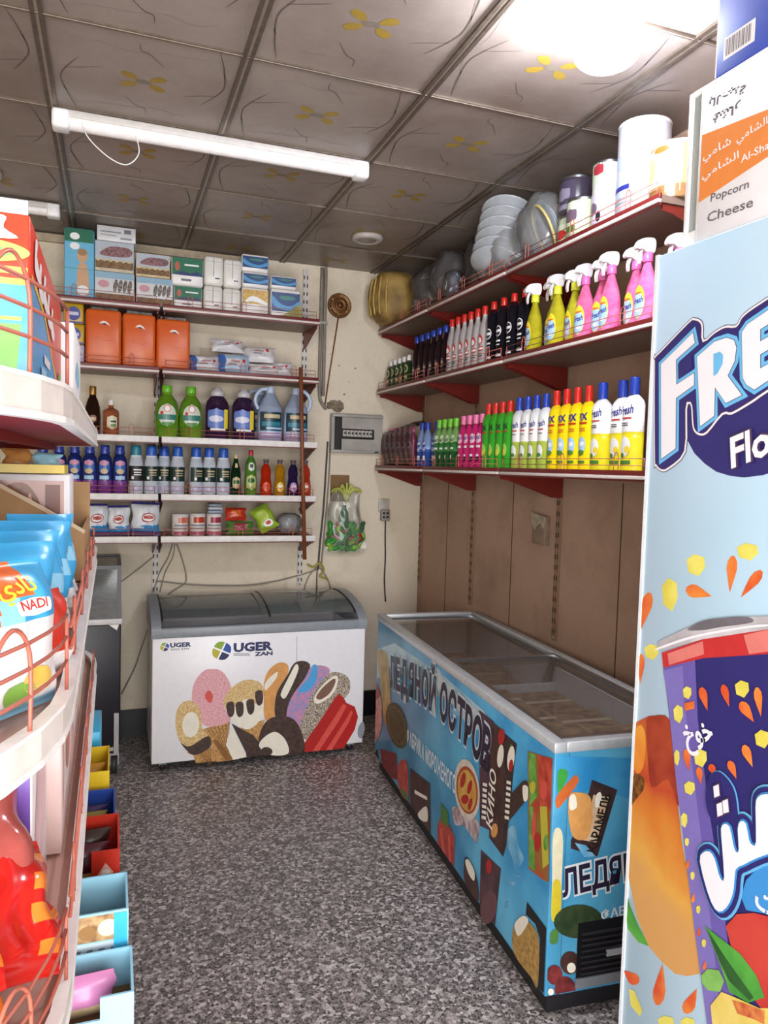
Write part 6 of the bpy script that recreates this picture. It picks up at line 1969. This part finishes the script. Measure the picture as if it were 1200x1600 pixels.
o = mk_white(P('cap_teal', '2a7f96'), 'white spray can with teal cap and black label next to the indigo bottles', inkk, i_white); o.location = (.122, y4, z4_)
o = mk_white(P('cap_royal', '2458b8'), 'first white bleach bottle with blue cap and dark green label, from the left', dgl, i_tan); o.location = (.203, y4, z4_)
for k, (x, dy, rz) in enumerate(((.275, .06, -.2), (.345, 0, .0), (.447, 0, .4), (.5215, .01, .0), (.600, 0, .1))):
    dup(o, (x, y4+dy, z4_), rz, ('second', 'third', 'fourth', 'fifth', 'sixth')[k]+' white bleach bottle with blue cap and dark green label, from the left', L4G)
def pr_(mb, fr):
    patch(mb, fr, 0, .07, .045, .07, i_tan, 1, 'round'); patch(mb, fr, 0, .075, .034, .02, b_dgreen, 2); patch(mb, fr, 0, .17, .02, .025, i_tan, 1)
o = bottle('vinegar_bottle', 'dark green glass bottle right of the white bleach bottles', 'bottle', [(.028, 0), (.030, .005), (.030, .12), (.024, .16), (.014, .19), (.012, .215)], [(0, P('glass_dark_green', '12331a', rough=.1))], 1, [('cap', cap_prof(.0135, .21, .232), i_tan, 1, 1)], pr_, group=L4G)
o.location = (.672, y4, z4_)
def pr_(mb, fr):
    patch(mb, fr, 0, .075, .06, .09, P('label_lemon_green', 'b4bf72'), 1, 'round'); patch(mb, fr, 0, .085, .04, .03, b_dgreen, 2, 'oval'); patch(mb, fr, 0, .165, .038, .05, P('label_mist', 'd0d8cc'), 1, 'round'); patch(mb, fr, 0, .17, .02, .02, i_dk, 2)
o = bottle('vinegar_bottle', 'light green bottle with red cap beside the dark green one', 'bottle', [(.033, 0), (.036, .005), (.037, .06), (.034, .13), (.033, .17), (.026, .20), (.014, .22), (.012, .235)], [(0, mat('bottle_leaf_green', '3a7a2a', .12, hex2='6a9a3c', scale=14))], .85, [('cap', cap_prof(.0145, .23, .262), P('cap_crimson', 'b0283a'), 1, 1)], pr_, group=L4G)
o.location = (.758, y4, z4_)
hg = [(.032, 0), (.035, .005), (.036, .05), (.031, .085), (.028, .105), (.031, .13), (.027, .16), (.016, .178), (.013, .19)]
for (x, cm, lm, nm) in ((.848, 'c02c14', 'd9542a', 'red'), (.930, 'b8801a', 'e0b84a', 'amber yellow'), (1.010, '2a1f4a', 'b48ac4', 'dark violet'), (1.085, 'b8341c', 'd0623c', 'orange red')):
    def pr_(mb, fr, lm=lm):
        patch(mb, fr, 0, .05, .046, .06, P('label_fruit_'+lm, lm), 1, 'oval'); patch(mb, fr, 0, .055, .028, .016, i_white if lm != 'd9542a' else i_red, 2, 'oval')
    o = bottle('hand_soap_bottle', nm+' waisted hand soap bottle on the fourth back shelf', 'bottle', hg, [(0, mat('liquid_'+nm.replace(' ', '_'), cm, .12, var=.12, scale=14))], .8, [('cap', [(.0145, .185), (.0145, .198), (.018, .2), (.018, .21), (0, .211)], P('cap_smoke', '5a5258'), 1, 1)], pr_, group=L4G)
    o.location = (x, y4, z4_)

# fifth shelf
z5_ = LZ[4]+.002
pw_ = P('powder_white', 'd9dde2'); pbl = P('powder_blue', '2f8ac6'); pdk_ = P('powder_indigo', '3b3a86'); pvi = P('powder_violet', '6a4a7a')
def pmf(u, v):
    if v > .93: return pdk_
    if v < .10: return pvi
    if v < .18+.16*u**2: return pbl
    return pw_
def pdc(mb, fr, w, h):
    patch(mb, fr, w*.06, h*.52, w*.5, h*.30, P('print_oval_red', 'a8342f'), 1, 'oval', 10); patch(mb, fr, w*.06, h*.52, w*.43, h*.23, i_white, 2, 'oval', 10)
    patch(mb, fr, w*.06, h*.53, w*.36, h*.12, P('print_word_red', 'b8524a'), 3, 'round'); patch(mb, fr, w*.05, h*.26, w*.4, h*.06, P('powder_blue', '2f8ac6'), 1, 'round')
PG = 'washing powder bags on the lowest back shelf'
for k, (x, w_, h_, rz, ry, lab) in enumerate(((-.09, .143, .175, .1, .0, 'white and blue washing powder bag, leftmost of the three'), (.035, .118, .165, -.15, -.03, 'white and blue washing powder bag, squeezed in the middle of the three'), (.172, .155, .185, .05, .04, 'white and blue washing powder bag, rightmost and largest of the three'))):
    pouch('washing_powder_bag', lab, 'bag', w_, h_, .075, (x, 4.365, z5_+.003), (-.12, ry, rz), pmf, 20, 26, PG, .04, pdc, k+4)
def cup(label, x, y, z, r_, h_, top):
    t = thing('paste_tub', label, 'tub', (x, y, z), random.uniform(-.3, .3), 'tubs on the lowest back shelf')
    obj('tub_body', MB().lathe([(r_*.95, 0), (r_, .003), (r_, h_-.01), (r_*.97, h_-.006)], P('tub_white', 'ddd6d0'), 22), t)
    obj('lid', MB().lathe([(r_*1.03, h_-.014), (r_*1.03, h_), (0, h_+.001)], P('tub_lid', 'd2cccb'), 22), t)
    mb = MB(); fr = Cyl(r_)
    patch(mb, fr, 0, h_*.12, r_*2.4, h_*.16, P('tub_rose', 'b5556a'), 1); patch(mb, fr, .002, h_*.48, r_*2.2, h_*.08, lgry, 1); patch(mb, fr, .01, h_*.72, r_*1.6, h_*.26, top, 1); patch(mb, fr, -.01, h_*.34, r_*1.8, h_*.05, lgry, 1)
    obj('label', mb, t)
cup('white and red tub with a rose base, leftmost on the lowest shelf', .362, 4.38, z5_, .046, .122, P('tub_coral', 'c9705a'))
cup('white tub with an orange red top band between two tubs', .458, 4.378, z5_, .044, .125, P('tub_scarlet', 'b83a20'))
cup('white and magenta tub with folded bags stacked on it', .552, 4.375, z5_, .043, .125, P('tub_magenta', '9c2f4a'))
b = MB()
t = thing('folded_bags', 'small pile of folded blue grey plastic bags on a tub', 'bags', (.555, 4.38, z5_+.128))
for k in range(3):
    obj('folded_bag', MB().box(-.044+.003*k, .044-.002*k, -.04, .04, .019*k, .019*k+.017, P('bag_blue_grey' if k % 2 == 0 else 'bag_pale', '8d98ac' if k % 2 == 0 else 'b4b6bc'), .007), t)
nr = P('noodle_red', 'b8321e'); ng = P('noodle_green', '4f7a34'); nl = P('noodle_lime', '8fae2e')
def ndl(c1, c2):
    def g(u, v):
        return c2 if (abs(u-.5) < .22 and .25 < v < .8) else c1
    return g
pouch('noodle_pack', 'red noodle pack lying on top of a green one', 'noodles', .125, .075, .05, (.675, 4.37, z5_+.085), (-.2, 0, .05), ndl(nr, P('noodle_orange', 'd0602a')), 14, 10, 'noodle packs', .08, None, 31)
pouch('noodle_pack', 'green noodle pack with a red mark under the red one', 'noodles', .155, .08, .06, (.70, 4.365, z5_+.002), (-.2, 0, -.05), ndl(ng, P('noodle_plum', '9c3a4a')), 16, 12, 'noodle packs', .08, None, 32)
pouch('noodle_pack', 'lime green pouch tilted sideways on the lowest shelf', 'noodles', .115, .155, .045, (.88, 4.37, z5_+.03), (-.25, -.5, -.1), ndl(nl, P('noodle_lime_pale', 'a9bf4a')), 16, 16, 'noodle packs', .05, lambda mb, fr, w, h: (patch(mb, fr, w*.1, h*.25, w*.5, h*.28, i_white, 1, 'oval'), patch(mb, fr, w*.12, h*.27, w*.3, h*.16, nr, 2, 'oval')), 33)
t = thing('goods_bag', 'crumpled clear grey bag at the right end of the lowest back shelf', 'bag', (1.0, 4.41, z5_+.002))
b = MB(); crumple(b, 0, 0, .055, .055, .05, .05, P('bagged_pale_goods', '8f9498'), 81, amp=.12); obj('contents', b, t)
b = MB(); crumple(b, 0, 0, .062, .078, .062, .062, haze, 82); obj('clear_bag', b, t)
# ================================================================== snacks on the gondola
g1 = GZ[0]+.002
nred = P('noodle_carton_red', 'd63a22'); nblu = P('noodle_carton_blue', '3fa2dc'); nyel = P('noodle_carton_yellow', 'f0c93a'); ngrn = P('noodle_carton_green', '6cae3c'); nwht = P('noodle_carton_white', 'f2eef0')
t = thing('noodle_carton', 'red and blue noodle carton behind the wire guard of the rounded top shelf', 'carton', (0, 0, 0))
bx = (-.30, -.069, .735, 1.15)
topz = atY(40, 335, .735).z
obj('box_body', MB().box(bx[0], bx[1], bx[2], bx[3], g1, topz, nred, .002), t)
FR_ = Frame((bx[1], bx[2], g1), (0, 1, 0), (0, 0, 1)); FN_ = Frame((bx[0], bx[2], g1), (1, 0, 0), (0, 0, 1))
hh = topz-g1; dd = bx[3]-bx[2]; ww = bx[1]-bx[0]
mb = MB()
mb.poly(FR_, [(.002, .002), (dd-.002, .002), (dd-.002, hh*.16), (dd*.8, hh*.20), (dd*.6, hh*.34), (dd*.35, hh*.56), (.05, hh*.62), (.002, hh*.64)], nblu, 1)
mb.poly(FR_, [(.002, hh*.64), (.05, hh*.62), (dd*.35, hh*.56), (dd*.6, hh*.34), (dd*.8, hh*.20), (dd-.002, hh*.16), (dd-.002, hh*.19), (dd*.8, hh*.235), (dd*.6, hh*.375), (dd*.36, hh*.60), (.05, hh*.66), (.002, hh*.675)], nyel, 2)
for k, (x, y, r_) in enumerate(((.10, .84, .5), (.20, .76, .7), (.32, .76, .6), (.44, .70, .7), (.56, .66, .55))):
    mb.poly(FR_, spline([(dd*(x-.04), hh*(y-.10)), (dd*(x-.02), hh*(y+.08)), (dd*(x+.03), hh*(y+.09)), (dd*(x+.01), hh*(y)), (dd*(x+.08), hh*(y-.06)), (dd*(x+.06), hh*(y-.13))], 3), nwht, 3)
mb.poly(FR_, ell(dd*.86, hh*.30, dd*.06, hh*.05, .4), ngrn, 3)
mb.poly(FR_, spline([(dd*.62, hh*.04), (dd*.66, hh*.20), (dd*.74, hh*.22), (dd*.80, hh*.14), (dd*.95, hh*.06), (dd*.9, hh*.02)], 3), ngrn, 3); mb.poly(FR_, spline([(dd*.70, hh*.04), (dd*.74, hh*.14), (dd*.82, hh*.12), (dd*.88, hh*.05)], 3), nyel, 4)
R_(mb, FR_, dd*.22, dd*.36, hh*.03, hh*.22, P('carton_pale_panel', 'a9d6ee'), 3); R_(mb, FR_, dd*.30, dd*.48, hh*.26, hh*.32, nwht, 3)
R_(mb, FN_, .002, ww-.002, .002, hh*.60, nblu); R_(mb, FN_, .002, ww-.002, hh*.60, hh*.635, nyel, 2)
for k in range(3):
    mb.poly(FN_, spline([(ww*(.60+.13*k), hh*.86), (ww*(.62+.13*k), hh*.97), (ww*(.66+.13*k), hh*.97), (ww*(.65+.13*k), hh*.91), (ww*(.70+.13*k), hh*.86)], 3), nwht, 3)
mb.poly(FN_, ell(ww*.78, hh*.78, ww*.22, hh*.07), nyel, 2); mb.poly(FN_, ell(ww*.80, hh*.775, ww*.14, hh*.045), ngrn, 3); R_(mb, FN_, ww*.50, ww-.002, hh*.66, hh*.70, nyel, 2)
mb.poly(FN_, [(ww*.30, hh*.12), (ww*.95, hh*.06), (ww*.97, hh*.38), (ww*.30, hh*.36)], ngrn, 2); mb.poly(FN_, [(ww*.30, hh*.38), (ww*.97, hh*.40), (ww*.97, hh*.42), (ww*.3, hh*.40)], nyel, 3)
mb.poly(FN_, ell(ww*.62, hh*.26, ww*.20, hh*.05), nyel, 3); mb.poly(FN_, ell(ww*.66, hh*.15, ww*.14, hh*.04), P('noodle_dish', 'e6a23c'), 3)
obj('carton_print', mb, t)
obj('open_flap', MB().box(bx[0]+.004, bx[1]-.002, bx[2]+.001, bx[2]+.005, topz, topz+.012, carton), t)
t = thing('biscuit_carton', 'white and light blue carton farther along the top gondola shelf', 'carton', (0, 0, 0))
obj('box_body', MB().box(-.27, -.056, 1.22, 1.47, g1, 1.862, carton, .002), t)
mb = MB(); fr = Frame((-.056, 1.22, g1), (0, 1, 0), (0, 0, 1))
mb.poly(fr, spline([(.02, .02), (.1, .05), (.2, .03), (.24, .06), (.24, .004), (.02, .004)], 3), P('carton_aqua', '8fd0e2'), 1); mb.poly(fr, spline([(.06, .07), (.12, .10), (.2, .08), (.16, .06)], 3), P('carton_aqua', '8fd0e2'), 1)
obj('carton_print', mb, t)

# second gondola shelf: crisps and cakes
g2 = GZ[1]+.003
cw = P('crisp_white', 'ece9ea'); cb = P('crisp_blue', '3fa6dc'); co_ = P('crisp_orange', 'd9672a'); cs = P('crisp_sky', '8fcdec')
def m_main(u, v):
    if u < .10+.34*max(0, (v-.35)) and v > .12: return co_
    if v > .78: return co_ if u < .62 else cb
    if v > .62: return cb if u > .45 else cs
    if v < .10: return cs
    return cw
def d_main(mb, fr, w, h):
    patch(mb, fr, .01, h*.70, .05, .018, i_white, 1, 'round')
    mb.text(fr, 'NADI', -.010, h*.685, .010, i_red, 2, .02, 0, .036, .0)
    mb.text(fr, '\ufef1\ufea9\ufe8e\ufee7', -.030, h*.79, .016, i_yel, 2, .02, 0, .05, .05)
    patch(mb, fr, .012, h*.22, .05, .03, P('crisp_yellow_chip', 'e8c45a'), 1, 'oval'); patch(mb, fr, -.015, h*.16, .04, .026, P('crisp_green_leaf', '7fae4a'), 1, 'oval')
pouch('crisp_bag', 'white and blue crisp bag with an orange corner behind the wire guard', 'crisps', .125, .152, .055, (-.094, .80, g2), (-.10, .02, .98), m_main, 40, 44, None, .04, d_main, 7, .06)
def m_left(u, v):
    if v > .72: return cb
    if v > .60: return cs
    return cw
def d_left(mb, fr, w, h):
    for k in range(3): patch(mb, fr, .03, h*(.46-.10*k), .035, .014, inkk, 1, 'round'); 
    patch(mb, fr, .0, h*.2, .05, .03, P('crisp_green_leaf', '7fae4a'), 1, 'oval')
pouch('crisp_bag', 'white and blue crisp bag at the nose of the rounded shelf, partly cut off', 'crisps', .14, .185, .06, (-.165, .66, g2), (-.08, .0, .75), m_left, 30, 36, None, .04, d_left, 9, .06)
def m_blue(u, v):
    if .45 < v < .60: return cs
    if v < .2: return cw
    return cb
for k in range(7):
    y = 1.0+k*.085
    pouch('crisp_bag', ORD[k]+' sky blue crisp bag of the row along the aisle, counted from the near end', 'crisps', .125, .150+.008*(k % 2), .055, (-.115+.003*(k % 3), y, g2), (-.16-.03*(k % 3), .05*(k % 2), .55+.06*(k % 3)), m_blue, 16, 18, 'sky blue crisp bags', .05, None, 60+k)
pr_m = P('crisp_red', 'c8321f'); 
for k, (y, zz) in enumerate(((.925, 0),)):
    pouch('crisp_bag', 'red crisp bag tucked between the white and the sky blue bags', 'crisps', .10, .10, .045, (-.075, y, g2), (-.1, 0, 1.1), lambda u, v: pr_m if v > .3 else cw, 16, 16, None, .05, None, 77)
card = P('cardboard', 'b08a60', rough=.8, var=.06); cardi = P('cardboard_inside', '8a6a48', rough=.85)
t = thing('cake_tray', 'open cardboard display tray of cakes on the second gondola shelf', 'tray', (0, 0, 0))
b = MB()
b.prism([(-.42, g2), (-.055, g2), (-.055, 1.505), (-.235, 1.612), (-.42, 1.63)], 'y', 1.665, 1.671, card)
obj('near_wall', b, t)
b = MB(); b.prism([(-.42, 1.63), (-.235, 1.612), (-.055, 1.505), (-.053, 1.511), (-.233, 1.620), (-.42, 1.638)], 'y', 1.660, 1.676, P('cardboard_pale_edge', 'd9c4a4', rough=.8))
obj('torn_edge', b, t)
b = MB(); b.box(-.42, -.055, 1.671, 2.08, g2, g2+.005, cardi); b.box(-.061, -.055, 1.671, 2.08, g2+.005, 1.51, card); b.box(-.42, -.055, 2.08, 2.086, g2, 1.60, card); b.box(-.42, -.414, 1.671, 2.08, g2+.005, 1.60, card)
obj('tray_body', b, t)
def fc(mb, fr, w, h):
    R_(mb, fr, w*.06, w*.94, h*.06, h*.94, P('cake_box_rose', 'c9a29a')); R_(mb, fr, w*.74, w*.90, h*.1, h*.9, P('cake_box_brown', '7a4a3c'), 2)
    mb.poly(fr, spline([(w*.12, h*.55), (w*.3, h*.86), (w*.55, h*.90), (w*.72, h*.62), (w*.70, h*.25), (w*.3, h*.30)], 4), P('cake_brown', '7a4526', hex2='a06a3a', scale=30), 3)
    mb.poly(fr, [(w*.30, h*.30), (w*.70, h*.25), (w*.70, h*.06), (w*.34, h*.06)], P('cake_sponge', 'd9a860'), 3)
    for k in range(4): mb.poly(fr, [(w*(.20+.12*k), h*.80), (w*(.23+.12*k), h*.82), (w*(.34+.11*k), h*.40), (w*(.31+.11*k), h*.38)], P('cake_icing', 'e0a184'), 4)
pack('cake_box', 'white framed cake box with a striped chocolate cake in the cardboard tray', 'cake box', -.265, -.085, 1.70, .17, g2+.006, 1.625, carton, fc, .003)
pack('cake_box', 'cake box behind the striped cake box in the cardboard tray', 'cake box', -.30, -.10, 1.89, .15, g2+.006, 1.60, carton, fc, .003)
t = thing('snack_tray', 'flat yellow tray with small snack packs on top of the cake boxes', 'tray', (-.19, 1.79, 1.627))
b = MB(); b.box(-.10, .09, -.07, .07, 0, .004, P('tray_yellow', 'e6c83a')); b.box(-.10, .09, -.074, -.07, 0, .018, P('tray_yellow', 'e6c83a')); b.box(-.10, .09, .07, .074, 0, .018, P('tray_yellow', 'e6c83a')); b.box(.09, .094, -.074, .074, 0, .018, P('tray_yellow', 'e6c83a'))
obj('tray_body', b, t)
for k, (x, m, lab) in enumerate(((-.06, P('snack_lemon', 'ead65a'), 'yellow snack pack standing in the yellow tray'), (0.0, P('snack_caramel', 'c98a4a'), 'caramel brown snack pack standing in the yellow tray'), (.055, P('snack_aqua', '9fd4e2'), 'pale aqua snack pack standing in the yellow tray'))):
    pouch('snack_pack', lab, 'snack', .055, .055-.008*k, .02, (-.19+x, 1.76, 1.633), (-.3, .1*(k-1), .1), (lambda m: (lambda u, v: m))(m), 10, 10, None, .06, None, 90+k)

# third gondola shelf: wrapped sweets
g3 = GZ[2]+.003
t = thing('sweet_carton', 'white carton with a violet corner and golden sweet under the second rail', 'carton', (0, 0, 0))
obj('box_body', MB().box(-.33, -.085, .92, 1.12, g3, 1.365, P('carton_warm_white', 'efe6e6'), .003), t)
mb = MB(); fr = Frame((-.33, .92, g3), (1, 0, 0), (0, 0, 1))
mb.poly(fr, [(.06, .14), (.243, .14), (.243, .235), (.17, .19)], P('carton_violet', '6a4a9c'), 1); mb.poly(fr, spline([(.13, .225), (.165, .245), (.205, .262), (.21, .245), (.17, .215)], 3), P('sweet_gold', 'd6a03a'), 2)
mb.poly(fr, [(.208, .256), (.226, .272), (.224, .258)], P('sweet_violet', '7a5a6c'), 2)
fr2 = Frame((-.085, .92, g3), (0, 1, 0), (0, 0, 1))
mb.poly(fr2, spline([(.02, .05), (.10, .04), (.17, .10), (.15, .2), (.06, .19)], 3), P('carton_blush', 'd9b0b6', hex2='e8cdd0', scale=20), 1)
obj('carton_print', mb, t)
sr = P('sweet_red', 'b81a14', rough=.18); so = P('sweet_orange', 'e07a2a', rough=.2); sy = P('sweet_yellow', 'e9cf5a', rough=.2); sb = P('sweet_blue', '2a4aa0', rough=.2); sw = P('sweet_white', 'e8e4e2', rough=.2); sg = P('sweet_dark_red', '7a1212', rough=.15); ssil = P('sweet_silver_film', '9c4a44', rough=.15)
def st(a, b_, c):
    def g(u, v):
        if u > .74: return b_ if int(v*9) % 2 else c
        if v > .86: return c
        return a
    return g
def st2(a, b_):
    return lambda u, v: b_ if ((u-.55)**2*2.2+(v-.5)**2*2 < .06) else a
def st3(u, v):
    if v < .25: return sb
    return sw if (int(u*7)+int(v*6)) % 3 else sb
HG = 'sweet bags heaped on the rounded third shelf'
HEAP = [
    (.20, .17, .085, (-.155, .80, g3+.10), (-.75, .10, .45), st(sg, ssil, ssil), 'dark red sweet bag with a silvery film top, highest of the heap'),
    (.17, .15, .08, (-.165, .70, g3+.075), (-.9, -.15, .35), st(sr, so, sr), 'glossy red sweet bag with orange stripes in the middle of the heap'),
    (.15, .14, .07, (-.105, .775, g3+.055), (-.7, .3, .65), st(sr, so, sr), 'red and orange striped sweet bag near the shelf edge'),
    (.15, .12, .06, (-.22, .62, g3+.085), (-1.0, .25, .3), st3, 'blue and white checked sweet bag lying on the red ones'),
    (.16, .14, .07, (-.19, .56, g3+.02), (-.85, -.1, .5), st2(sr, sw), 'red sweet bag with a white oval at the front of the heap'),
    (.15, .13, .07, (-.125, .665, g3+.015), (-.75, .15, .75), st2(so, sy), 'orange sweet bag with a yellow oval at the front of the heap'),
    (.16, .13, .07, (-.27, .56, g3+.03), (-.9, .2, .2), st(sr, sy, so), 'bright red sweet bag with yellow stripes at the nose of the shelf'),
    (.15, .13, .07, (-.10, .87, g3+.012), (-.6, -.05, .9), st(sg, so, sr), 'dark red sweet bag with orange stripes beside the violet cornered carton'),
]
for k, (w_, h_, d_, loc, rot, mf, lab) in enumerate(HEAP):
    pouch('sweet_bag', lab, 'sweets', w_, h_, d_, loc, rot, mf, 26, 24, HG, .06, None, 120+k, .16)

for k, (y0, y1, zt_, m, lab) in enumerate(((1.14, 1.40, 1.33, P('carton_blush_pale', 'd9bdb8'), 'pale blush carton behind the violet cornered carton on the third shelf'), (1.42, 1.72, 1.34, P('carton_rose_pale', 'cfa59c'), 'pale rose carton in the middle of the third gondola shelf'), (1.74, 2.08, 1.33, P('carton_sand_pale', 'd8c6b4'), 'sand coloured carton at the far end of the third gondola shelf'))):
    t = thing('sweet_carton', lab, 'carton', (0, 0, 0), group='cartons on the third gondola shelf')
    obj('box_body', MB().box(-.34, -.066, y0, y1, g3, zt_, m, .003), t)
    mb = MB(); fr = Frame((-.066, y0, g3), (0, 1, 0), (0, 0, 1)); w_ = y1-y0
    R_(mb, fr, w_*.1, w_*.9, .06, .19, P('carton_label_cream', 'e8dcd2'), 1); O_(mb, fr, w_*.5, .125, w_*.2, .045, P('carton_label_coral', 'c4705e'), 2)
    obj('carton_label', mb, t)

# fourth gondola shelf: display boxes pushed out over the edge
g4 = GZ[3]+.018
def tray(label, y0, y1, xr, wx, h, m, strip, front, prints=None, inner_=None, zoff=0):
    """open box, its near wall full height on the aisle side and low on the other"""
    t = thing('display_box', label, 'box', (0, 0, 0), 0, 'display boxes along the lower gondola shelf')
    z = g4+zoff; x0 = xr-wx
    b = MB()
    b.box(x0, xr, y0, y1, z, z+.004, cardi); b.box(xr-.004, xr, y0+.004, y1, z+.004, z+h, m); b.box(x0, x0+.004, y0+.004, y1, z+.004, z+h, m); b.box(x0+.004, xr-.004, y1-.004, y1, z+.004, z+h, m)
    obj('box_body', b, t)
    b = MB(); b.prism([(x0, z+.004), (xr, z+.004), (xr, z+h), (xr-strip, z+h), (xr-strip, z+.004+front), (x0, z+.004+front)], 'y', y0, y0+.004, m)
    obj('near_wall', b, t)
    if prints:
        mb = MB(); fr = Frame((x0, y0, z), (1, 0, 0), (0, 0, 1)); prints(mb, fr, wx, h, strip)
        obj('box_print', mb, t)
    return t
skb = P('box_sky', '3fb4e0'); skd = P('box_sky_print', '2f86b8'); pale = P('box_pale_aqua', '9fd8ee'); yb = P('box_yellow', 'e6c22a'); bb = P('box_blue', '2f4fa8'); rb = P('box_red', 'c93526')
def p1(mb, fr, w, h, s):
    for k in range(3): R_(mb, fr, w-s*.7, w-s*.45, h*(.45+.12*k), h*(.52+.12*k), skd, 1)
t = pack('snack_box', 'closed sky blue box farthest along the lower gondola shelf', 'box', -.22, -.028, 2.22, .20, g4, g4+.135, skb, lambda mb, fr, w, h: R_(mb, fr, w*.80, w*.88, h*.3, h*.85, skd), .003)
t = tray('yellow display box with snacks between the sky blue and the dark blue boxes', 1.98, 2.16, -.004, .22, .115, yb, .06, .05, lambda mb, fr, w, h, s: (R_(mb, fr, w-s*.9, w-.014, h*.06, h*.62, P('box_amber', 'd69a1c'), 1), O_(mb, fr, w-s*.55, h*.40, s*.2, h*.10, i_tan, 2)))
def p3(mb, fr, w, h, s):
    for k in range(6): mb.poly(fr, [(w-s*.62, h*(.20+.10*k)), (w-s*.30, h*(.24+.10*k)), (w-s*.30, h*(.29+.10*k)), (w-s*.62, h*(.24+.10*k))], P('box_logo_blue', 'a9bce8'), 1)
t = tray('dark blue display box of snack bars in front of the yellow box', 1.80, 1.95, .010, .22, .082, bb, .055, .012, p3)
def p4(mb, fr, w, h, s):
    mb.poly(fr, [(w-s*.5, h*.28), (w-s*.22, h*.52), (w-s*.5, h*.74), (w-s*.78, h*.5)], P('box_logo_blush', 'e8b8a8'), 1); O_(mb, fr, w-s*.5, h*.52, s*.16, h*.08, i_white, 2)
t = tray('red display box of snack bars with a pale diamond badge', 1.60, 1.77, .018, .22, .098, rb, .055, .010, p4)
t = tray('plain brown cardboard tray between the red box and the biscuit box', 1.47, 1.585, .024, .22, .052, card, .06, .04)
def p5(mb, fr, w, h, s):
    R_(mb, fr, w*.35, w*.98, h*.60, h*.97, P('box_biscuit_photo', 'c9a878', hex2='8e6a48', scale=60), 1); R_(mb, fr, w*.35, w*.98, h*.30, h*.58, P('box_pale_print', 'c8d6e0'), 1)
    O_(mb, fr, w*.86, h*.78, w*.07, h*.12, P('biscuit_cream', 'e8dcc0'), 2); O_(mb, fr, w*.72, h*.74, w*.06, h*.10, P('biscuit_brown', '9c7648'), 2)
    for k in range(4): mb.poly(fr, [(w*(.62+.08*k), h*.34), (w*(.66+.08*k), h*.34), (w*(.68+.08*k), h*.50), (w*(.64+.08*k), h*.50)], P('box_grey_mark', '7c8896'), 2)
    R_(mb, fr, w*.9, w-.002, h*.3, h*.97, skb, 2)
t = tray('light blue biscuit display box with a biscuit picture on its near side', 1.33, 1.455, .030, .24, .125, pale, .235, .11, p5)
t = tray('pale aqua open tray nearest the camera on the lower gondola shelf', 1.19, 1.31, .036, .24, .070, pale, .05, .03)
for k, (x, y, m, z_, lab) in enumerate(((-.075, 2.05, P('snack_amber_bar', 'b8801c'), .07, 'amber snack pack in the yellow display box'), (-.065, 1.855, P('snack_olive_bar', '8a7a34'), .03, 'olive gold snack bar in the dark blue box'), (-.068, 1.90, P('snack_violet_bar', '3a2a5a'), .025, 'dark violet snack bar in the dark blue box'), (-.060, 1.655, P('snack_maroon_bar', '4a1420'), .05, 'maroon snack bar standing in the red box'), (-.062, 1.715, P('snack_cocoa_bar', '33201c'), .052, 'cocoa brown snack bar in the red box'), (-.05, 1.245, P('snack_pink_pack', 'c07aa8'), .035, 'pink and lilac snack pack in the nearest aqua tray'))):
    pouch('snack_pack', lab, 'snack', .12, z_+.03, .03, (x, y, g4+.006), (-.15, 0, .05), (lambda m: (lambda u, v: m if v > .25 else i_tan))(m), 12, 10, None, .06, None, 140+k)
